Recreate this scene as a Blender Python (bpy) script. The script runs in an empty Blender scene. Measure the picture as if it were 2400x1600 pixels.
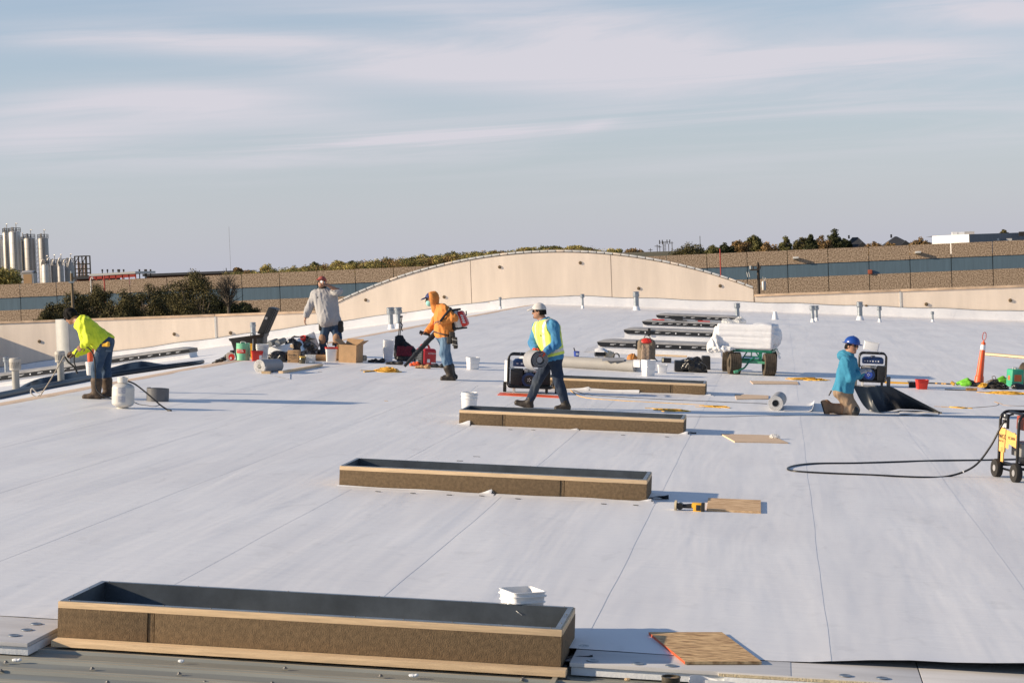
import bpy, bmesh, math, random
import numpy as np
from mathutils import Vector, Matrix

S = bpy.context.scene
COL = S.collection
rng = random.Random(11)
V = Vector

# ---------------------------------------------------------------- camera
F = 4667.0                                   # focal length in pixels of the 2400 px wide photograph (70 mm)
_Z = V((-.0375, 1, .03672)).normalized()
_Y = V((630, 195, -F)).normalized()
_Y = (_Y - _Z*_Y.dot(_Z)).normalized()
_X = _Y.cross(_Z)
CR = Matrix((_X, _Y, _Z))
cam_d = bpy.data.cameras.new('camera')
cam_d.lens = F/2400*36
cam_d.sensor_width = 36
cam_d.clip_start = .5
cam_d.clip_end = 9000
cam = bpy.data.objects.new('camera', cam_d)
cam.matrix_world = CR.to_4x4()
COL.objects.link(cam)
S.camera = cam

# ---------------------------------------------------------------- light
SUN_EL, SUN_OFF = 20.5, 16.0                 # elevation, and how far the sun stands in front of the x axis
el, az = math.radians(SUN_EL), math.radians(SUN_OFF)
to_sun = V((-math.cos(el)*math.cos(az), -math.cos(el)*math.sin(az), math.sin(el)))
sun_d = bpy.data.lights.new('sun', 'SUN')
sun_d.energy = 5.0
sun_d.angle = math.radians(.55)
sun_d.color = (1, .825, .605)
sun = bpy.data.objects.new('sun', sun_d)
sun.rotation_euler = to_sun.to_track_quat('Z', 'Y').to_euler()
COL.objects.link(sun)

world = bpy.data.worlds.new('World')
S.world = world
world.use_nodes = True
wt = world.node_tree
wn, wl = wt.nodes, wt.links
wn.clear()
w_out = wn.new('ShaderNodeOutputWorld')
w_bg = wn.new('ShaderNodeBackground')
w_bg.inputs['Strength'].default_value = .095
w_sky = wn.new('ShaderNodeTexSky')
w_sky.sky_type = 'NISHITA'
w_sky.sun_disc = False
w_sky.sun_elevation = el
w_sky.sun_rotation = math.atan2(to_sun.x, to_sun.y)
w_sky.air_density = 1.0
w_sky.dust_density = .05
w_sky.ozone_density = 3.0
CLOUD = (5.3, 5.12, 5.6)
HAZE = (3.82, 3.90, 4.58)

def wm(op, a, b=None, c=None):
    n = wn.new('ShaderNodeMath')
    n.operation = op
    for i, x in enumerate((a, b, c)):
        if x is None:
            continue
        if isinstance(x, (int, float)):
            n.inputs[i].default_value = x
        else:
            wl.new(x, n.inputs[i])
    return n.outputs[0]

w_tc = wn.new('ShaderNodeTexCoord')
w_sep = wn.new('ShaderNodeSeparateXYZ')
wl.new(w_tc.outputs['Generated'], w_sep.inputs[0])
sx, sy, sz = w_sep.outputs
inv = wm('DIVIDE', 1.0, wm('ADD', wm('MAXIMUM', sz, 0.0), .055))
cv = wn.new('ShaderNodeCombineXYZ')
wl.new(wm('MULTIPLY', sx, inv), cv.inputs[0])
wl.new(wm('MULTIPLY', sy, inv), cv.inputs[1])

def w_noise(scale, sxyz, detail, rough, dist, off=0):
    mp = wn.new('ShaderNodeMapping')
    mp.inputs['Scale'].default_value = sxyz
    mp.inputs['Rotation'].default_value = (0, 0, math.radians(-9))
    mp.inputs['Location'].default_value = (off, off*.7, 0)
    wl.new(cv.outputs[0], mp.inputs[0])
    n = wn.new('ShaderNodeTexNoise')
    n.inputs['Scale'].default_value = scale
    n.inputs['Detail'].default_value = detail
    n.inputs['Roughness'].default_value = rough
    n.inputs['Distortion'].default_value = dist
    wl.new(mp.outputs[0], n.inputs[0])
    return n.outputs['Fac']

def w_ramp(fac, lo, hi):
    n = wn.new('ShaderNodeMapRange')
    n.interpolation_type = 'SMOOTHSTEP'
    n.inputs['From Min'].default_value = lo
    n.inputs['From Max'].default_value = hi
    wl.new(fac, n.inputs['Value'])
    return n.outputs[0]

w_az = wm('DIVIDE', sx, wm('MAXIMUM', sy, .05))
w_el = wm('DIVIDE', sz, wm('MAXIMUM', sy, .05))
big = w_ramp(w_noise(.30, (.5, 1.0, 1), 5, .55, .8, 3.1), .42, .72)
fine = w_ramp(w_noise(.8, (.45, 1.0, 1), 9, .62, 1.1, 8.0), .30, .68)

def w_bank(px, py, w, h, tilt, amp):
    """a bank of cirrus: direction, half sizes and slant in the sky"""
    d = ray_dir(px, py)
    a0, e0 = d.x/d.y, d.z/d.y
    da, de = wm('SUBTRACT', w_az, a0), wm('SUBTRACT', w_el, e0)
    de = wm('SUBTRACT', de, wm('MULTIPLY', da, tilt))
    q = wm('ADD', wm('POWER', wm('DIVIDE', da, w/F), 2.0), wm('POWER', wm('DIVIDE', de, h/F), 2.0))
    return wm('MULTIPLY', wm('EXPONENT', wm('MULTIPLY', q, -1.0)), amp)

def ray_dir(px, py):
    return CR @ V((px - 1200, 800 - py, -F))
banks = None
for bk in ((430, 95, 420, 34, -.07, .8), (1050, 150, 520, 60, -.09, .75), (540, 250, 330, 46, -.09, .65), (960, 332, 330, 30, .05, .8), (150, 300, 380, 90, .02, .55),
           (1250, 40, 500, 45, -.10, .45), (1560, 130, 380, 50, -.12, .6), (2080, 130, 360, 44, -.03, .6), (2320, 20, 240, 40, -.05, .6), (1400, 290, 60, 13, .15, .5), (1700, 215, 420, 46, -.04, .45)):
    v_ = w_bank(*bk)
    banks = v_ if banks is None else wm('ADD', banks, v_)
# other parts of the sky carry loose cirrus of the same kind
cl = wm('ADD', wm('MULTIPLY', banks, wm('ADD', wm('MULTIPLY', fine, 1.35), .35)), wm('MULTIPLY', big, wm('MULTIPLY', fine, .6)))
w_fac = wm('MINIMUM', wm('MULTIPLY', cl, w_ramp(sz, .02, .07)), .92)

def w_mixer(fac, a, b):
    n = wn.new('ShaderNodeMix')
    n.data_type = 'RGBA'
    wl.new(fac, n.inputs[0])
    wl.new(a, n.inputs[6])
    n.inputs[7].default_value = (*b, 1)
    return n
# thin haze veil, thickest at the horizon
veil = wm('ADD', wm('MULTIPLY', wm('EXPONENT', wm('MULTIPLY', wm('MAXIMUM', sz, 0.0), -8.0)), .90), .08)
w_veil = w_mixer(veil, w_sky.outputs[0], HAZE)
w_mix = w_mixer(w_fac, w_veil.outputs[2], CLOUD)
wl.new(w_mix.outputs[2], w_bg.inputs['Color'])
wl.new(w_bg.outputs[0], w_out.inputs[0])

S.view_settings.view_transform = 'Standard'
S.view_settings.look = 'None'
S.view_settings.gamma = 1
S.view_settings.use_curve_mapping = False
S.view_settings.exposure = .46
S.cycles.max_bounces = 6
S.cycles.diffuse_bounces = 3
S.cycles.glossy_bounces = 3

# ---------------------------------------------------------------- the roof's shape; measuring from the photograph
RIDGE = -11.4
SLOPE, SLOPE_W = .07, .098
Z0 = -2.513
TILT = math.atan(SLOPE)
WALL_Y = 93.0
GROUND = -9.5

def zr(x, y=0):
    if x >= RIDGE:
        return Z0 - SLOPE*x
    return Z0 - SLOPE*RIDGE + SLOPE_W*(x - RIDGE)

def ray(px, py):
    return CR @ V((px - 1200, 800 - py, -F))

def P(px, py, y):
    """the point seen at a pixel, at distance y along the roof"""
    d = ray(px, py)
    return d*(y/d.y)

def G(px, py, dz=0.0):
    """the point of the roof (dz above it) seen at a pixel"""
    d = ray(px, py)
    p = d*((Z0 + dz)/(d.z + SLOPE*d.x))
    if p.x < RIDGE:
        p = d*((Z0 - SLOPE*RIDGE - SLOPE_W*RIDGE + dz)/(d.z - SLOPE_W*d.x))
    return p

def mpp(p):
    """metres per photograph pixel at a point"""
    return -(CR.transposed() @ p).z/F

# ---------------------------------------------------------------- materials
MATS = {}

def mat(name, col, rough=.6, metal=0.0, var=.12, scale=6.0, bump=0.0, bscale=60.0, stretch=(1, 1, 1), spec=.5,
        col2=None, contrast=(.35, .65), coat=0.0, trans=0.0, alpha=1.0, island=0.0, detail=5):
    if name in MATS:
        return MATS[name]
    m = bpy.data.materials.new(name)
    m.use_nodes = True
    nt = m.node_tree
    b = nt.nodes['Principled BSDF']
    b.inputs['Roughness'].default_value = rough
    b.inputs['Metallic'].default_value = metal
    b.inputs['Specular IOR Level'].default_value = spec
    b.inputs['Coat Weight'].default_value = coat
    b.inputs['Transmission Weight'].default_value = trans
    b.inputs['Alpha'].default_value = alpha
    tc = nt.nodes.new('ShaderNodeTexCoord')
    mp = nt.nodes.new('ShaderNodeMapping')
    mp.inputs['Scale'].default_value = stretch
    nt.links.new(tc.outputs['Object'], mp.inputs[0])
    n = nt.nodes.new('ShaderNodeTexNoise')
    n.inputs['Scale'].default_value = scale
    n.inputs['Detail'].default_value = detail
    n.inputs['Roughness'].default_value = .6
    nt.links.new(mp.outputs[0], n.inputs['Vector'])
    r = nt.nodes.new('ShaderNodeValToRGB')
    a = col2 or tuple(c*(1 - var) for c in col)
    z = col if col2 else tuple(min(1, c*(1 + var)) for c in col)
    r.color_ramp.elements[0].color = (*a, 1)
    r.color_ramp.elements[0].position = contrast[0]
    r.color_ramp.elements[1].color = (*z, 1)
    r.color_ramp.elements[1].position = contrast[1]
    src = n.outputs['Fac']
    if island:
        g = nt.nodes.new('ShaderNodeNewGeometry')
        mx = nt.nodes.new('ShaderNodeMix')
        mx.inputs[0].default_value = island
        nt.links.new(n.outputs['Fac'], mx.inputs[2])
        nt.links.new(g.outputs['Random Per Island'], mx.inputs[3])
        src = mx.outputs[0]
    nt.links.new(src, r.inputs[0])
    nt.links.new(r.outputs[0], b.inputs['Base Color'])
    if bump:
        n2 = nt.nodes.new('ShaderNodeTexNoise')
        n2.inputs['Scale'].default_value = bscale
        n2.inputs['Detail'].default_value = 4
        nt.links.new(mp.outputs[0], n2.inputs['Vector'])
        bp = nt.nodes.new('ShaderNodeBump')
        bp.inputs['Strength'].default_value = 1
        bp.inputs['Distance'].default_value = bump
        nt.links.new(n2.outputs['Fac'], bp.inputs['Height'])
        nt.links.new(bp.outputs[0], b.inputs['Normal'])
    MATS[name] = m
    return m

# ---------------------------------------------------------------- mesh building
class MB:
    def __init__(s):
        s.v, s.f, s.m = [], [], []

    def add(s, vs, fs, mi=0, M=None):
        o = len(s.v)
        s.v += [(M @ V(p)) if M else V(p) for p in vs]
        s.f += [tuple(i + o for i in f) for f in fs]
        s.m += [mi]*len(fs)
        return s

    def box(s, c, size, mi=0, rot=None, bev=0.0, taper=(1, 1)):
        hx, hy, hz = size[0]/2, size[1]/2, size[2]/2
        vs = []
        for z in (-1, 1):
            tx, ty = (taper if z > 0 else (1, 1))
            vs += [(-hx*tx, -hy*ty, z*hz), (hx*tx, -hy*ty, z*hz), (hx*tx, hy*ty, z*hz), (-hx*tx, hy*ty, z*hz)]
        fs = [(3, 2, 1, 0), (4, 5, 6, 7), (0, 1, 5, 4), (1, 2, 6, 5), (2, 3, 7, 6), (3, 0, 4, 7)]
        if bev:
            bm = bmesh.new()
            bv = [bm.verts.new(p) for p in vs]
            for f in fs:
                bm.faces.new([bv[i] for i in f])
            bmesh.ops.bevel(bm, geom=bm.edges[:] + bm.verts[:], offset=bev, segments=2, profile=.7, affect='EDGES')
            bm.verts.index_update()
            vs = [tuple(x.co) for x in bm.verts]
            fs = [tuple(x.index for x in f.verts) for f in bm.faces]
            bm.free()
        M = Matrix.Translation(V(c)) @ (rot.to_4x4() if rot else Matrix())
        return s.add(vs, fs, mi, M)

    def cyl(s, a, b, r0, r1=None, n=14, mi=0, cap=True):
        a, b = V(a), V(b)
        r1 = r0 if r1 is None else r1
        q = (b - a).to_track_quat('Z', 'Y')
        vs = []
        for p, r in ((a, r0), (b, r1)):
            for i in range(n):
                t = 2*math.pi*i/n
                vs.append(p + q @ V((r*math.cos(t), r*math.sin(t), 0)))
        fs = [(i, (i + 1) % n, n + (i + 1) % n, n + i) for i in range(n)]
        if cap:
            fs += [tuple(range(n - 1, -1, -1)), tuple(range(n, 2*n))]
        return s.add(vs, fs, mi)

    def tube(s, pts, r, n=8, mi=0, closed=False, flat=1.0):
        pts = [V(p) for p in pts]
        k = len(pts)
        vs, up = [], None
        for i, p in enumerate(pts):
            if closed:
                d = pts[(i + 1) % k] - pts[i - 1]
            else:
                d = pts[min(i + 1, k - 1)] - pts[max(i - 1, 0)]
            if d.length < 1e-9:
                d = V((0, 0, 1))
            d.normalize()
            if up is None:
                up = d.orthogonal().normalized() if abs(d.z) > .9 else V((0, 0, 1))
            sd = d.cross(up)
            if sd.length < 1e-6:
                sd = d.orthogonal()
            sd.normalize()
            up = sd.cross(d).normalized()
            rr = r[i] if isinstance(r, (list, tuple)) else r
            for j in range(n):
                t = 2*math.pi*j/n
                vs.append(p + sd*(rr*math.cos(t)) + up*(rr*flat*math.sin(t)))
        fs = []
        for i in range(k if closed else k - 1):
            a, b = i*n, ((i + 1) % k)*n
            fs += [(a + j, a + (j + 1) % n, b + (j + 1) % n, b + j) for j in range(n)]
        if not closed:
            fs += [tuple(range(n - 1, -1, -1)), tuple(range((k - 1)*n, k*n))]
        return s.add(vs, fs, mi)

    def lathe(s, prof, n=24, mi=0, c=(0, 0, 0), M=None, arc=2*math.pi):
        vs, fs = [], []
        full = arc > 6.28
        w = n if full else n + 1
        for r, z in prof:
            for i in range(w):
                t = arc*i/n
                vs.append((c[0] + r*math.cos(t), c[1] + r*math.sin(t), c[2] + z))
        for k in range(len(prof) - 1):
            for i in range(n):
                a, b = k*w + i, k*w + (i + 1) % w
                fs.append((a, b, b + w, a + w))
        return s.add(vs, fs, mi, M)

    def loft(s, rings, mi=0, cap0=True, cap1=True, M=None):
        n = len(rings[0])
        vs = [p for r in rings for p in r]
        fs = []
        for k in range(len(rings) - 1):
            a, b = k*n, (k + 1)*n
            fs += [(a + i, a + (i + 1) % n, b + (i + 1) % n, b + i) for i in range(n)]
        if cap0:
            fs.append(tuple(range(n - 1, -1, -1)))
        if cap1:
            fs.append(tuple(range((len(rings) - 1)*n, len(rings)*n)))
        return s.add(vs, fs, mi, M)

    def grid(s, rows, mi=0, thick=0.0, mi2=None):
        """rows of points; with a thickness the sheet gets an underside (along -normal) and edges"""
        nu, nv = len(rows), len(rows[0])
        top = [V(p) for r in rows for p in r]
        fs = [(i*nv + j, (i + 1)*nv + j, (i + 1)*nv + j + 1, i*nv + j + 1) for i in range(nu - 1) for j in range(nv - 1)]
        if not thick:
            return s.add(top, fs, mi)
        nrm = [V((0, 0, 0)) for _ in top]
        for f in fs:
            n = (top[f[1]] - top[f[0]]).cross(top[f[2]] - top[f[0]])
            for i in f:
                nrm[i] += n
        bot = [p - n.normalized()*thick for p, n in zip(top, nrm)]
        N = len(top)
        s.add(top + bot, fs, mi)
        o = len(s.v) - 2*N
        e = [i*nv for i in range(nu)]
        per = [j for j in range(nv)] + [i*nv + nv - 1 for i in range(1, nu)] + [(nu - 1)*nv + j for j in range(nv - 2, -1, -1)] + \
              [i*nv for i in range(nu - 2, 0, -1)]
        m2 = mi if mi2 is None else mi2
        s.f += [tuple(o + N + i for i in reversed(f)) for f in fs]
        s.m += [m2]*len(fs)
        L = len(per)
        s.f += [(o + per[i], o + per[(i + 1) % L], o + N + per[(i + 1) % L], o + N + per[i]) for i in range(L)]
        s.m += [mi]*L
        return s

    def mesh(s, name, mats, angle=40):
        me = bpy.data.meshes.new(name)
        me.from_pydata([tuple(p) for p in s.v], [], s.f)
        for m in mats:
            me.materials.append(m)
        if len(mats) > 1:
            me.polygons.foreach_set('material_index', s.m)
        if angle:
            me.polygons.foreach_set('use_smooth', [True]*len(s.f))
            me.set_sharp_from_angle(angle=math.radians(angle))
        me.validate()
        me.update()
        return me

    def obj(s, name, mats, parent=None, angle=40):
        if not isinstance(mats, (list, tuple)):
            mats = [mats]
        return link(name, s.mesh(name, mats, angle), parent)

def link(name, me, parent=None):
    o = bpy.data.objects.new(name, me)
    COL.objects.link(o)
    o.parent = parent
    return o

def tag(o, label=None, cat=None, group=None, kind=None):
    if label:
        o['label'] = label
    if cat:
        o['category'] = cat
    if group:
        o['group'] = group
    if kind:
        o['kind'] = kind
    return o

def thing(name, label, cat, loc, rot=0.0, group=None, tilt=None, kind=None):
    """an Empty at the thing's base; standing on the roof it leans with the roof"""
    o = bpy.data.objects.new(name, None)
    o.empty_display_size = .1
    COL.objects.link(o)
    t = (TILT if loc[0] > RIDGE else -math.atan(SLOPE_W)) if tilt is None else tilt
    M = Matrix.Rotation(t, 4, 'Y') @ Matrix.Rotation(rot, 4, 'Z')
    M.translation = V(loc)
    o.matrix_world = M
    return tag(o, label, cat, group, kind)

def roofthing(name, label, cat, px, py, rot=0.0, group=None, tilt=None, dz=0.0):
    p = G(px, py, dz)
    o = thing(name, label, cat, p, rot, group, tilt)
    return o, mpp(p)

def dup(o, loc=None, rot=None, label=None, parent=None):
    c = o.copy()
    COL.objects.link(c)
    if parent:
        c.parent = parent
    for ch in list(o.children):
        dup(ch, parent=c)
    if label:
        c['label'] = label
    if loc is not None:
        M = o.matrix_world.to_3x3().to_4x4() if rot is None else (Matrix.Rotation(TILT if loc[0] > RIDGE else -math.atan(SLOPE_W), 4, 'Y') @ Matrix.Rotation(rot, 4, 'Z'))
        M.translation = V(loc)
        c.matrix_world = M
    return c

def smooth_path(pts, n=8):
    """Catmull-Rom through points"""
    pts = [V(p) for p in pts]
    out = []
    for i in range(len(pts) - 1):
        a, b, c, d = pts[max(i - 1, 0)], pts[i], pts[i + 1], pts[min(i + 2, len(pts) - 1)]
        for k in range(n):
            t = k/n
            out.append(.5*((2*b) + (c - a)*t + (2*a - 5*b + 4*c - d)*t*t + (3*b - a - 3*c + d)*t**3))
    out.append(pts[-1])
    return out

def rsq(hx, hy, r, z, n=4):
    """rounded rectangle ring"""
    out = []
    for cx, cy, a0 in ((hx - r, hy - r, 0), (-hx + r, hy - r, 90), (-hx + r, -hy + r, 180), (hx - r, -hy + r, 270)):
        for i in range(n + 1):
            t = math.radians(a0 + 90*i/n)
            out.append(V((cx + r*math.cos(t), cy + r*math.sin(t), z)))
    return out

def text_mesh(txt, size, mi=0, name='lettering', mats=None, parent=None, M=None, depth=.0006):
    cu = bpy.data.curves.new(name, 'FONT')
    cu.body = txt
    cu.size = size
    cu.align_x = 'CENTER'
    cu.align_y = 'CENTER'
    cu.resolution_u = 2
    cu.extrude = depth
    tmp = bpy.data.objects.new('tmp_text', cu)
    COL.objects.link(tmp)
    dg = bpy.context.evaluated_depsgraph_get()
    me = bpy.data.meshes.new_from_object(tmp.evaluated_get(dg))
    bpy.data.objects.remove(tmp)
    bpy.data.curves.remove(cu)
    if M:
        me.transform(M)
    me.materials.clear()
    me.materials.append(mats)
    return link(name, me, parent)

def facing(loc, xdir=(1, 0, 0), up=(0, 0, 1)):
    """matrix for print on a vertical face: x along xdir, y up"""
    x = V(xdir).normalized()
    u = V(up).normalized()
    z = x.cross(u).normalized()
    M = Matrix((x, u, z)).transposed().to_4x4()
    M.translation = V(loc)
    return M

# ---------------------------------------------------------------- rounded bodies: distance field + surface nets
def cone(a, b, ra, rb=None, k=None):
    return ('c', np.array(a, float), np.array(b, float), float(ra), float(ra if rb is None else rb), k)

def ell(c, r, R=None, k=None):
    return ('e', np.array(c, float), np.array(r, float), np.array(R if R is not None else np.eye(3), float), None, k)

def rbox(c, h, R=None, rd=.01, k=None):
    return ('b', np.array(c, float), np.array(h, float), np.array(R if R is not None else np.eye(3), float), rd, k)

def _bounds(p):
    if p[0] == 'c':
        r = max(p[3], p[4])
        return np.minimum(p[1], p[2]) - r, np.maximum(p[1], p[2]) + r
    if p[0] == 'e':
        e = np.abs(p[3]).T @ p[2]
        return p[1] - e, p[1] + e
    e = np.abs(p[3]).T @ (p[2] + p[4])
    return p[1] - e, p[1] + e

def grow(prims, d):
    out = []
    for p in prims:
        if p[0] == 'c':
            out.append((p[0], p[1], p[2], p[3] + d, p[4] + d, p[5]))
        else:
            out.append((p[0], p[1], p[2] + d, p[3], p[4], p[5]))
    return out

def field_mesh(prims, h=.009, k=.03, wr=0.0, wf=28.0, cuts=(), seed=0, aniso=(1, 1, 1)):
    lo = np.min([_bounds(p)[0] for p in prims], 0) - .03
    hi = np.max([_bounds(p)[1] for p in prims], 0) + .03
    n = np.ceil((hi - lo)/h).astype(int) + 1
    ax = [(lo[i] + h*np.arange(n[i])).astype(np.float32) for i in range(3)]
    Fd = np.full(n, .12, np.float32)
    for p in prims:
        kk = k if p[5] is None else p[5]
        a, b = _bounds(p)
        pad = kk + 3*h
        i0 = np.clip(np.floor((a - pad - lo)/h).astype(int), 0, n - 1)
        i1 = np.clip(np.ceil((b + pad - lo)/h).astype(int) + 1, 1, n)
        x = ax[0][i0[0]:i1[0]][:, None, None]
        y = ax[1][i0[1]:i1[1]][None, :, None]
        z = ax[2][i0[2]:i1[2]][None, None, :]
        if p[0] == 'c':
            ba = p[2] - p[1]
            L = max(float(ba @ ba), 1e-9)
            dx, dy, dz = x - p[1][0], y - p[1][1], z - p[1][2]
            t = np.clip((dx*ba[0] + dy*ba[1] + dz*ba[2])/L, 0, 1)
            d = np.sqrt((dx - t*ba[0])**2 + (dy - t*ba[1])**2 + (dz - t*ba[2])**2) - (p[3] + (p[4] - p[3])*t)
        else:
            R = p[3]
            dx, dy, dz = x - p[1][0], y - p[1][1], z - p[1][2]
            u = [R[i, 0]*dx + R[i, 1]*dy + R[i, 2]*dz for i in range(3)]
            if p[0] == 'e':
                r = p[2]
                q = np.sqrt((u[0]/r[0])**2 + (u[1]/r[1])**2 + (u[2]/r[2])**2)
                g = np.sqrt((u[0]/r[0]**2)**2 + (u[1]/r[1]**2)**2 + (u[2]/r[2]**2)**2) + 1e-6
                d = q*(q - 1)/g
            else:
                q = [np.abs(u[i]) - p[2][i] + p[4] for i in range(3)]
                d = np.sqrt(sum(np.maximum(c, 0)**2 for c in q)) + np.minimum(np.maximum(q[0], np.maximum(q[1], q[2])), 0) - p[4]
        sl = Fd[i0[0]:i1[0], i0[1]:i1[1], i0[2]:i1[2]]
        if kk > 0:
            w = np.clip(.5 + .5*(d - sl)/kk, 0, 1)
            sl[...] = d + (sl - d)*w - kk*w*(1 - w)
        else:
            np.minimum(sl, d, out=sl)
    if wr:
        r_ = np.random.RandomState(seed)
        x, y, z = ax[0][:, None, None]*aniso[0], ax[1][None, :, None]*aniso[1], ax[2][None, None, :]*aniso[2]
        tot = 0
        for o in range(4):
            f = wf*(1.65**o)
            d = r_.normal(size=(3, 3))
            d /= np.linalg.norm(d, axis=1)[:, None]
            ph = r_.uniform(0, 6.28, 3)
            wv = np.sin(f*.6*(d[1, 0]*x + d[1, 1]*y + d[1, 2]*z) + ph[1])
            tot = tot + np.sin(f*(d[0, 0]*x + d[0, 1]*y + d[0, 2]*z) + 2.2*wv + ph[0])/(1.35**o)
        Fd += (wr*tot).astype(np.float32)
    for c, nn in cuts:
        d = (ax[0][:, None, None] - c[0])*nn[0] + (ax[1][None, :, None] - c[1])*nn[1] + (ax[2][None, None, :] - c[2])*nn[2]
        np.maximum(Fd, d.astype(np.float32), out=Fd)
    for a_ in range(3):                      # close at the border
        ix = [slice(None)]*3
        for e in (0, -1):
            ix[a_] = e
            Fd[tuple(ix)] = np.maximum(Fd[tuple(ix)], .01)
    ins = Fd < 0
    nx, ny, nz = n
    cnt = np.zeros((nx - 1, ny - 1, nz - 1), np.int8)
    pos = np.zeros((nx - 1, ny - 1, nz - 1, 3), np.float32)
    for a_ in range(3):
        o1, o2 = [i for i in range(3) if i != a_]
        s0 = [slice(None)]*3
        s1 = [slice(None)]*3
        s0[a_], s1[a_] = slice(0, -1), slice(1, None)
        f0, f1 = Fd[tuple(s0)], Fd[tuple(s1)]
        cr = ins[tuple(s0)] != ins[tuple(s1)]
        with np.errstate(divide='ignore', invalid='ignore'):
            t = np.where(cr, f0/(f0 - f1), 0).astype(np.float32)
        for e1 in (0, 1):
            for e2 in (0, 1):
                q = [slice(None)]*3
                q[o1] = slice(e1, cr.shape[o1] - 1 + e1)
                q[o2] = slice(e2, cr.shape[o2] - 1 + e2)
                c_ = cr[tuple(q)]
                cnt += c_
                pos[..., a_] += t[tuple(q)]
                pos[..., o1] += e1*c_
                pos[..., o2] += e2*c_
    act = cnt > 0
    idx = np.full(cnt.shape, -1, np.int32)
    idx[act] = np.arange(act.sum())
    base = np.argwhere(act)
    verts = (base + pos[act]/cnt[act][:, None])*h + lo
    quads = []
    for a_ in range(3):
        o1, o2 = (a_ + 1) % 3, (a_ + 2) % 3
        s0 = [slice(1, -1)]*3
        s1 = [slice(1, -1)]*3
        s0[a_], s1[a_] = slice(0, -1), slice(1, None)
        A, B = ins[tuple(s0)], ins[tuple(s1)]
        e = np.argwhere(A != B)
        if not len(e):
            continue
        off = np.ones(3, int)
        off[a_] = 0
        g = e + off
        flip = A[tuple(e.T)]
        c4 = []
        for d1, d2 in ((-1, -1), (0, -1), (0, 0), (-1, 0)):
            gg = g.copy()
            gg[:, o1] += d1
            gg[:, o2] += d2
            c4.append(idx[tuple(gg.T)])
        qd = np.stack(c4, 1)
        qd[~flip] = qd[~flip][:, ::-1]
        quads.append(qd)
    return verts, np.concatenate(quads)

def blob(name, prims, mats, parent=None, off=(0, 0, 0), matfn=None, **kw):
    v, q = field_mesh(prims, **kw)
    me = bpy.data.meshes.new(name)
    me.from_pydata((v - np.array(off)).tolist(), [], q.tolist())
    if not isinstance(mats, (list, tuple)):
        mats = [mats]
    for m in mats:
        me.materials.append(m)
    if matfn:
        c = v[q].mean(1)
        me.polygons.foreach_set('material_index', np.asarray(matfn(c), np.int32))
    me.polygons.foreach_set('use_smooth', np.ones(len(q), bool))
    me.update()
    return link(name, me, parent)
# ================================================================ materials
def membrane_mat(name, col, bump=1.0):
    m = bpy.data.materials.new(name)
    m.use_nodes = True
    nt = m.node_tree
    N, Lk = nt.nodes, nt.links
    b = N['Principled BSDF']
    b.inputs['Roughness'].default_value = .52
    b.inputs['Specular IOR Level'].default_value = .35
    tc = N.new('ShaderNodeTexCoord')

    def noise(scale, st, det=4, dist=0.0):
        mp = N.new('ShaderNodeMapping')
        mp.inputs['Scale'].default_value = st
        Lk.new(tc.outputs['Object'], mp.inputs[0])
        n = N.new('ShaderNodeTexNoise')
        n.inputs['Scale'].default_value = scale
        n.inputs['Detail'].default_value = det
        n.inputs['Distortion'].default_value = dist
        Lk.new(mp.outputs[0], n.inputs['Vector'])
        return n.outputs['Fac']

    def math_(op, a, c):
        n = N.new('ShaderNodeMath')
        n.operation = op
        for i, x in enumerate((a, c)):
            if isinstance(x, (int, float)):
                n.inputs[i].default_value = x
            else:
                Lk.new(x, n.inputs[i])
        return n.outputs[0]
    dirt = noise(.9, (1, .35, 1), 7, .4)
    r = N.new('ShaderNodeValToRGB')
    r.color_ramp.elements[0].position = .25
    r.color_ramp.elements[0].color = (col[0]*.90, col[1]*.895, col[2]*.90, 1)
    r.color_ramp.elements[1].position = .62
    r.color_ramp.elements[1].color = (*col, 1)
    spots = noise(3.4, (1, .5, 1), 9, 1.2)
    sr = N.new('ShaderNodeMapRange')
    sr.inputs['From Min'].default_value = .30
    sr.inputs['From Max'].default_value = .40
    sr.inputs['To Min'].default_value = .93
    Lk.new(spots, sr.inputs['Value'])
    Lk.new(dirt, r.inputs[0])
    sm = N.new('ShaderNodeMix')
    sm.data_type = 'RGBA'
    sm.blend_type = 'MULTIPLY'
    sm.inputs[0].default_value = 1
    Lk.new(r.outputs[0], sm.inputs[6])
    cc = N.new('ShaderNodeCombineColor')
    for k_ in range(3):
        Lk.new(sr.outputs[0], cc.inputs[k_])
    Lk.new(cc.outputs[0], sm.inputs[7])
    Lk.new(sm.outputs[2], b.inputs['Base Color'])
    long_ = noise(1.6, (1, .10, 1), 3, .3)        # long soft waves along the sheet
    cross = noise(5.0, (.22, 1.5, 1), 4, .5)      # fine creases across it
    pim = noise(14, (1, 1, 1), 2)
    h = math_('ADD', math_('MULTIPLY', long_, .020), math_('ADD', math_('MULTIPLY', cross, .0052), math_('MULTIPLY', pim, .0006)))
    bp = N.new('ShaderNodeBump')
    bp.inputs['Strength'].default_value = 1
    bp.inputs['Distance'].default_value = bump
    Lk.new(h, bp.inputs['Height'])
    Lk.new(bp.outputs[0], b.inputs['Normal'])
    MATS[name] = m
    return m

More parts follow.
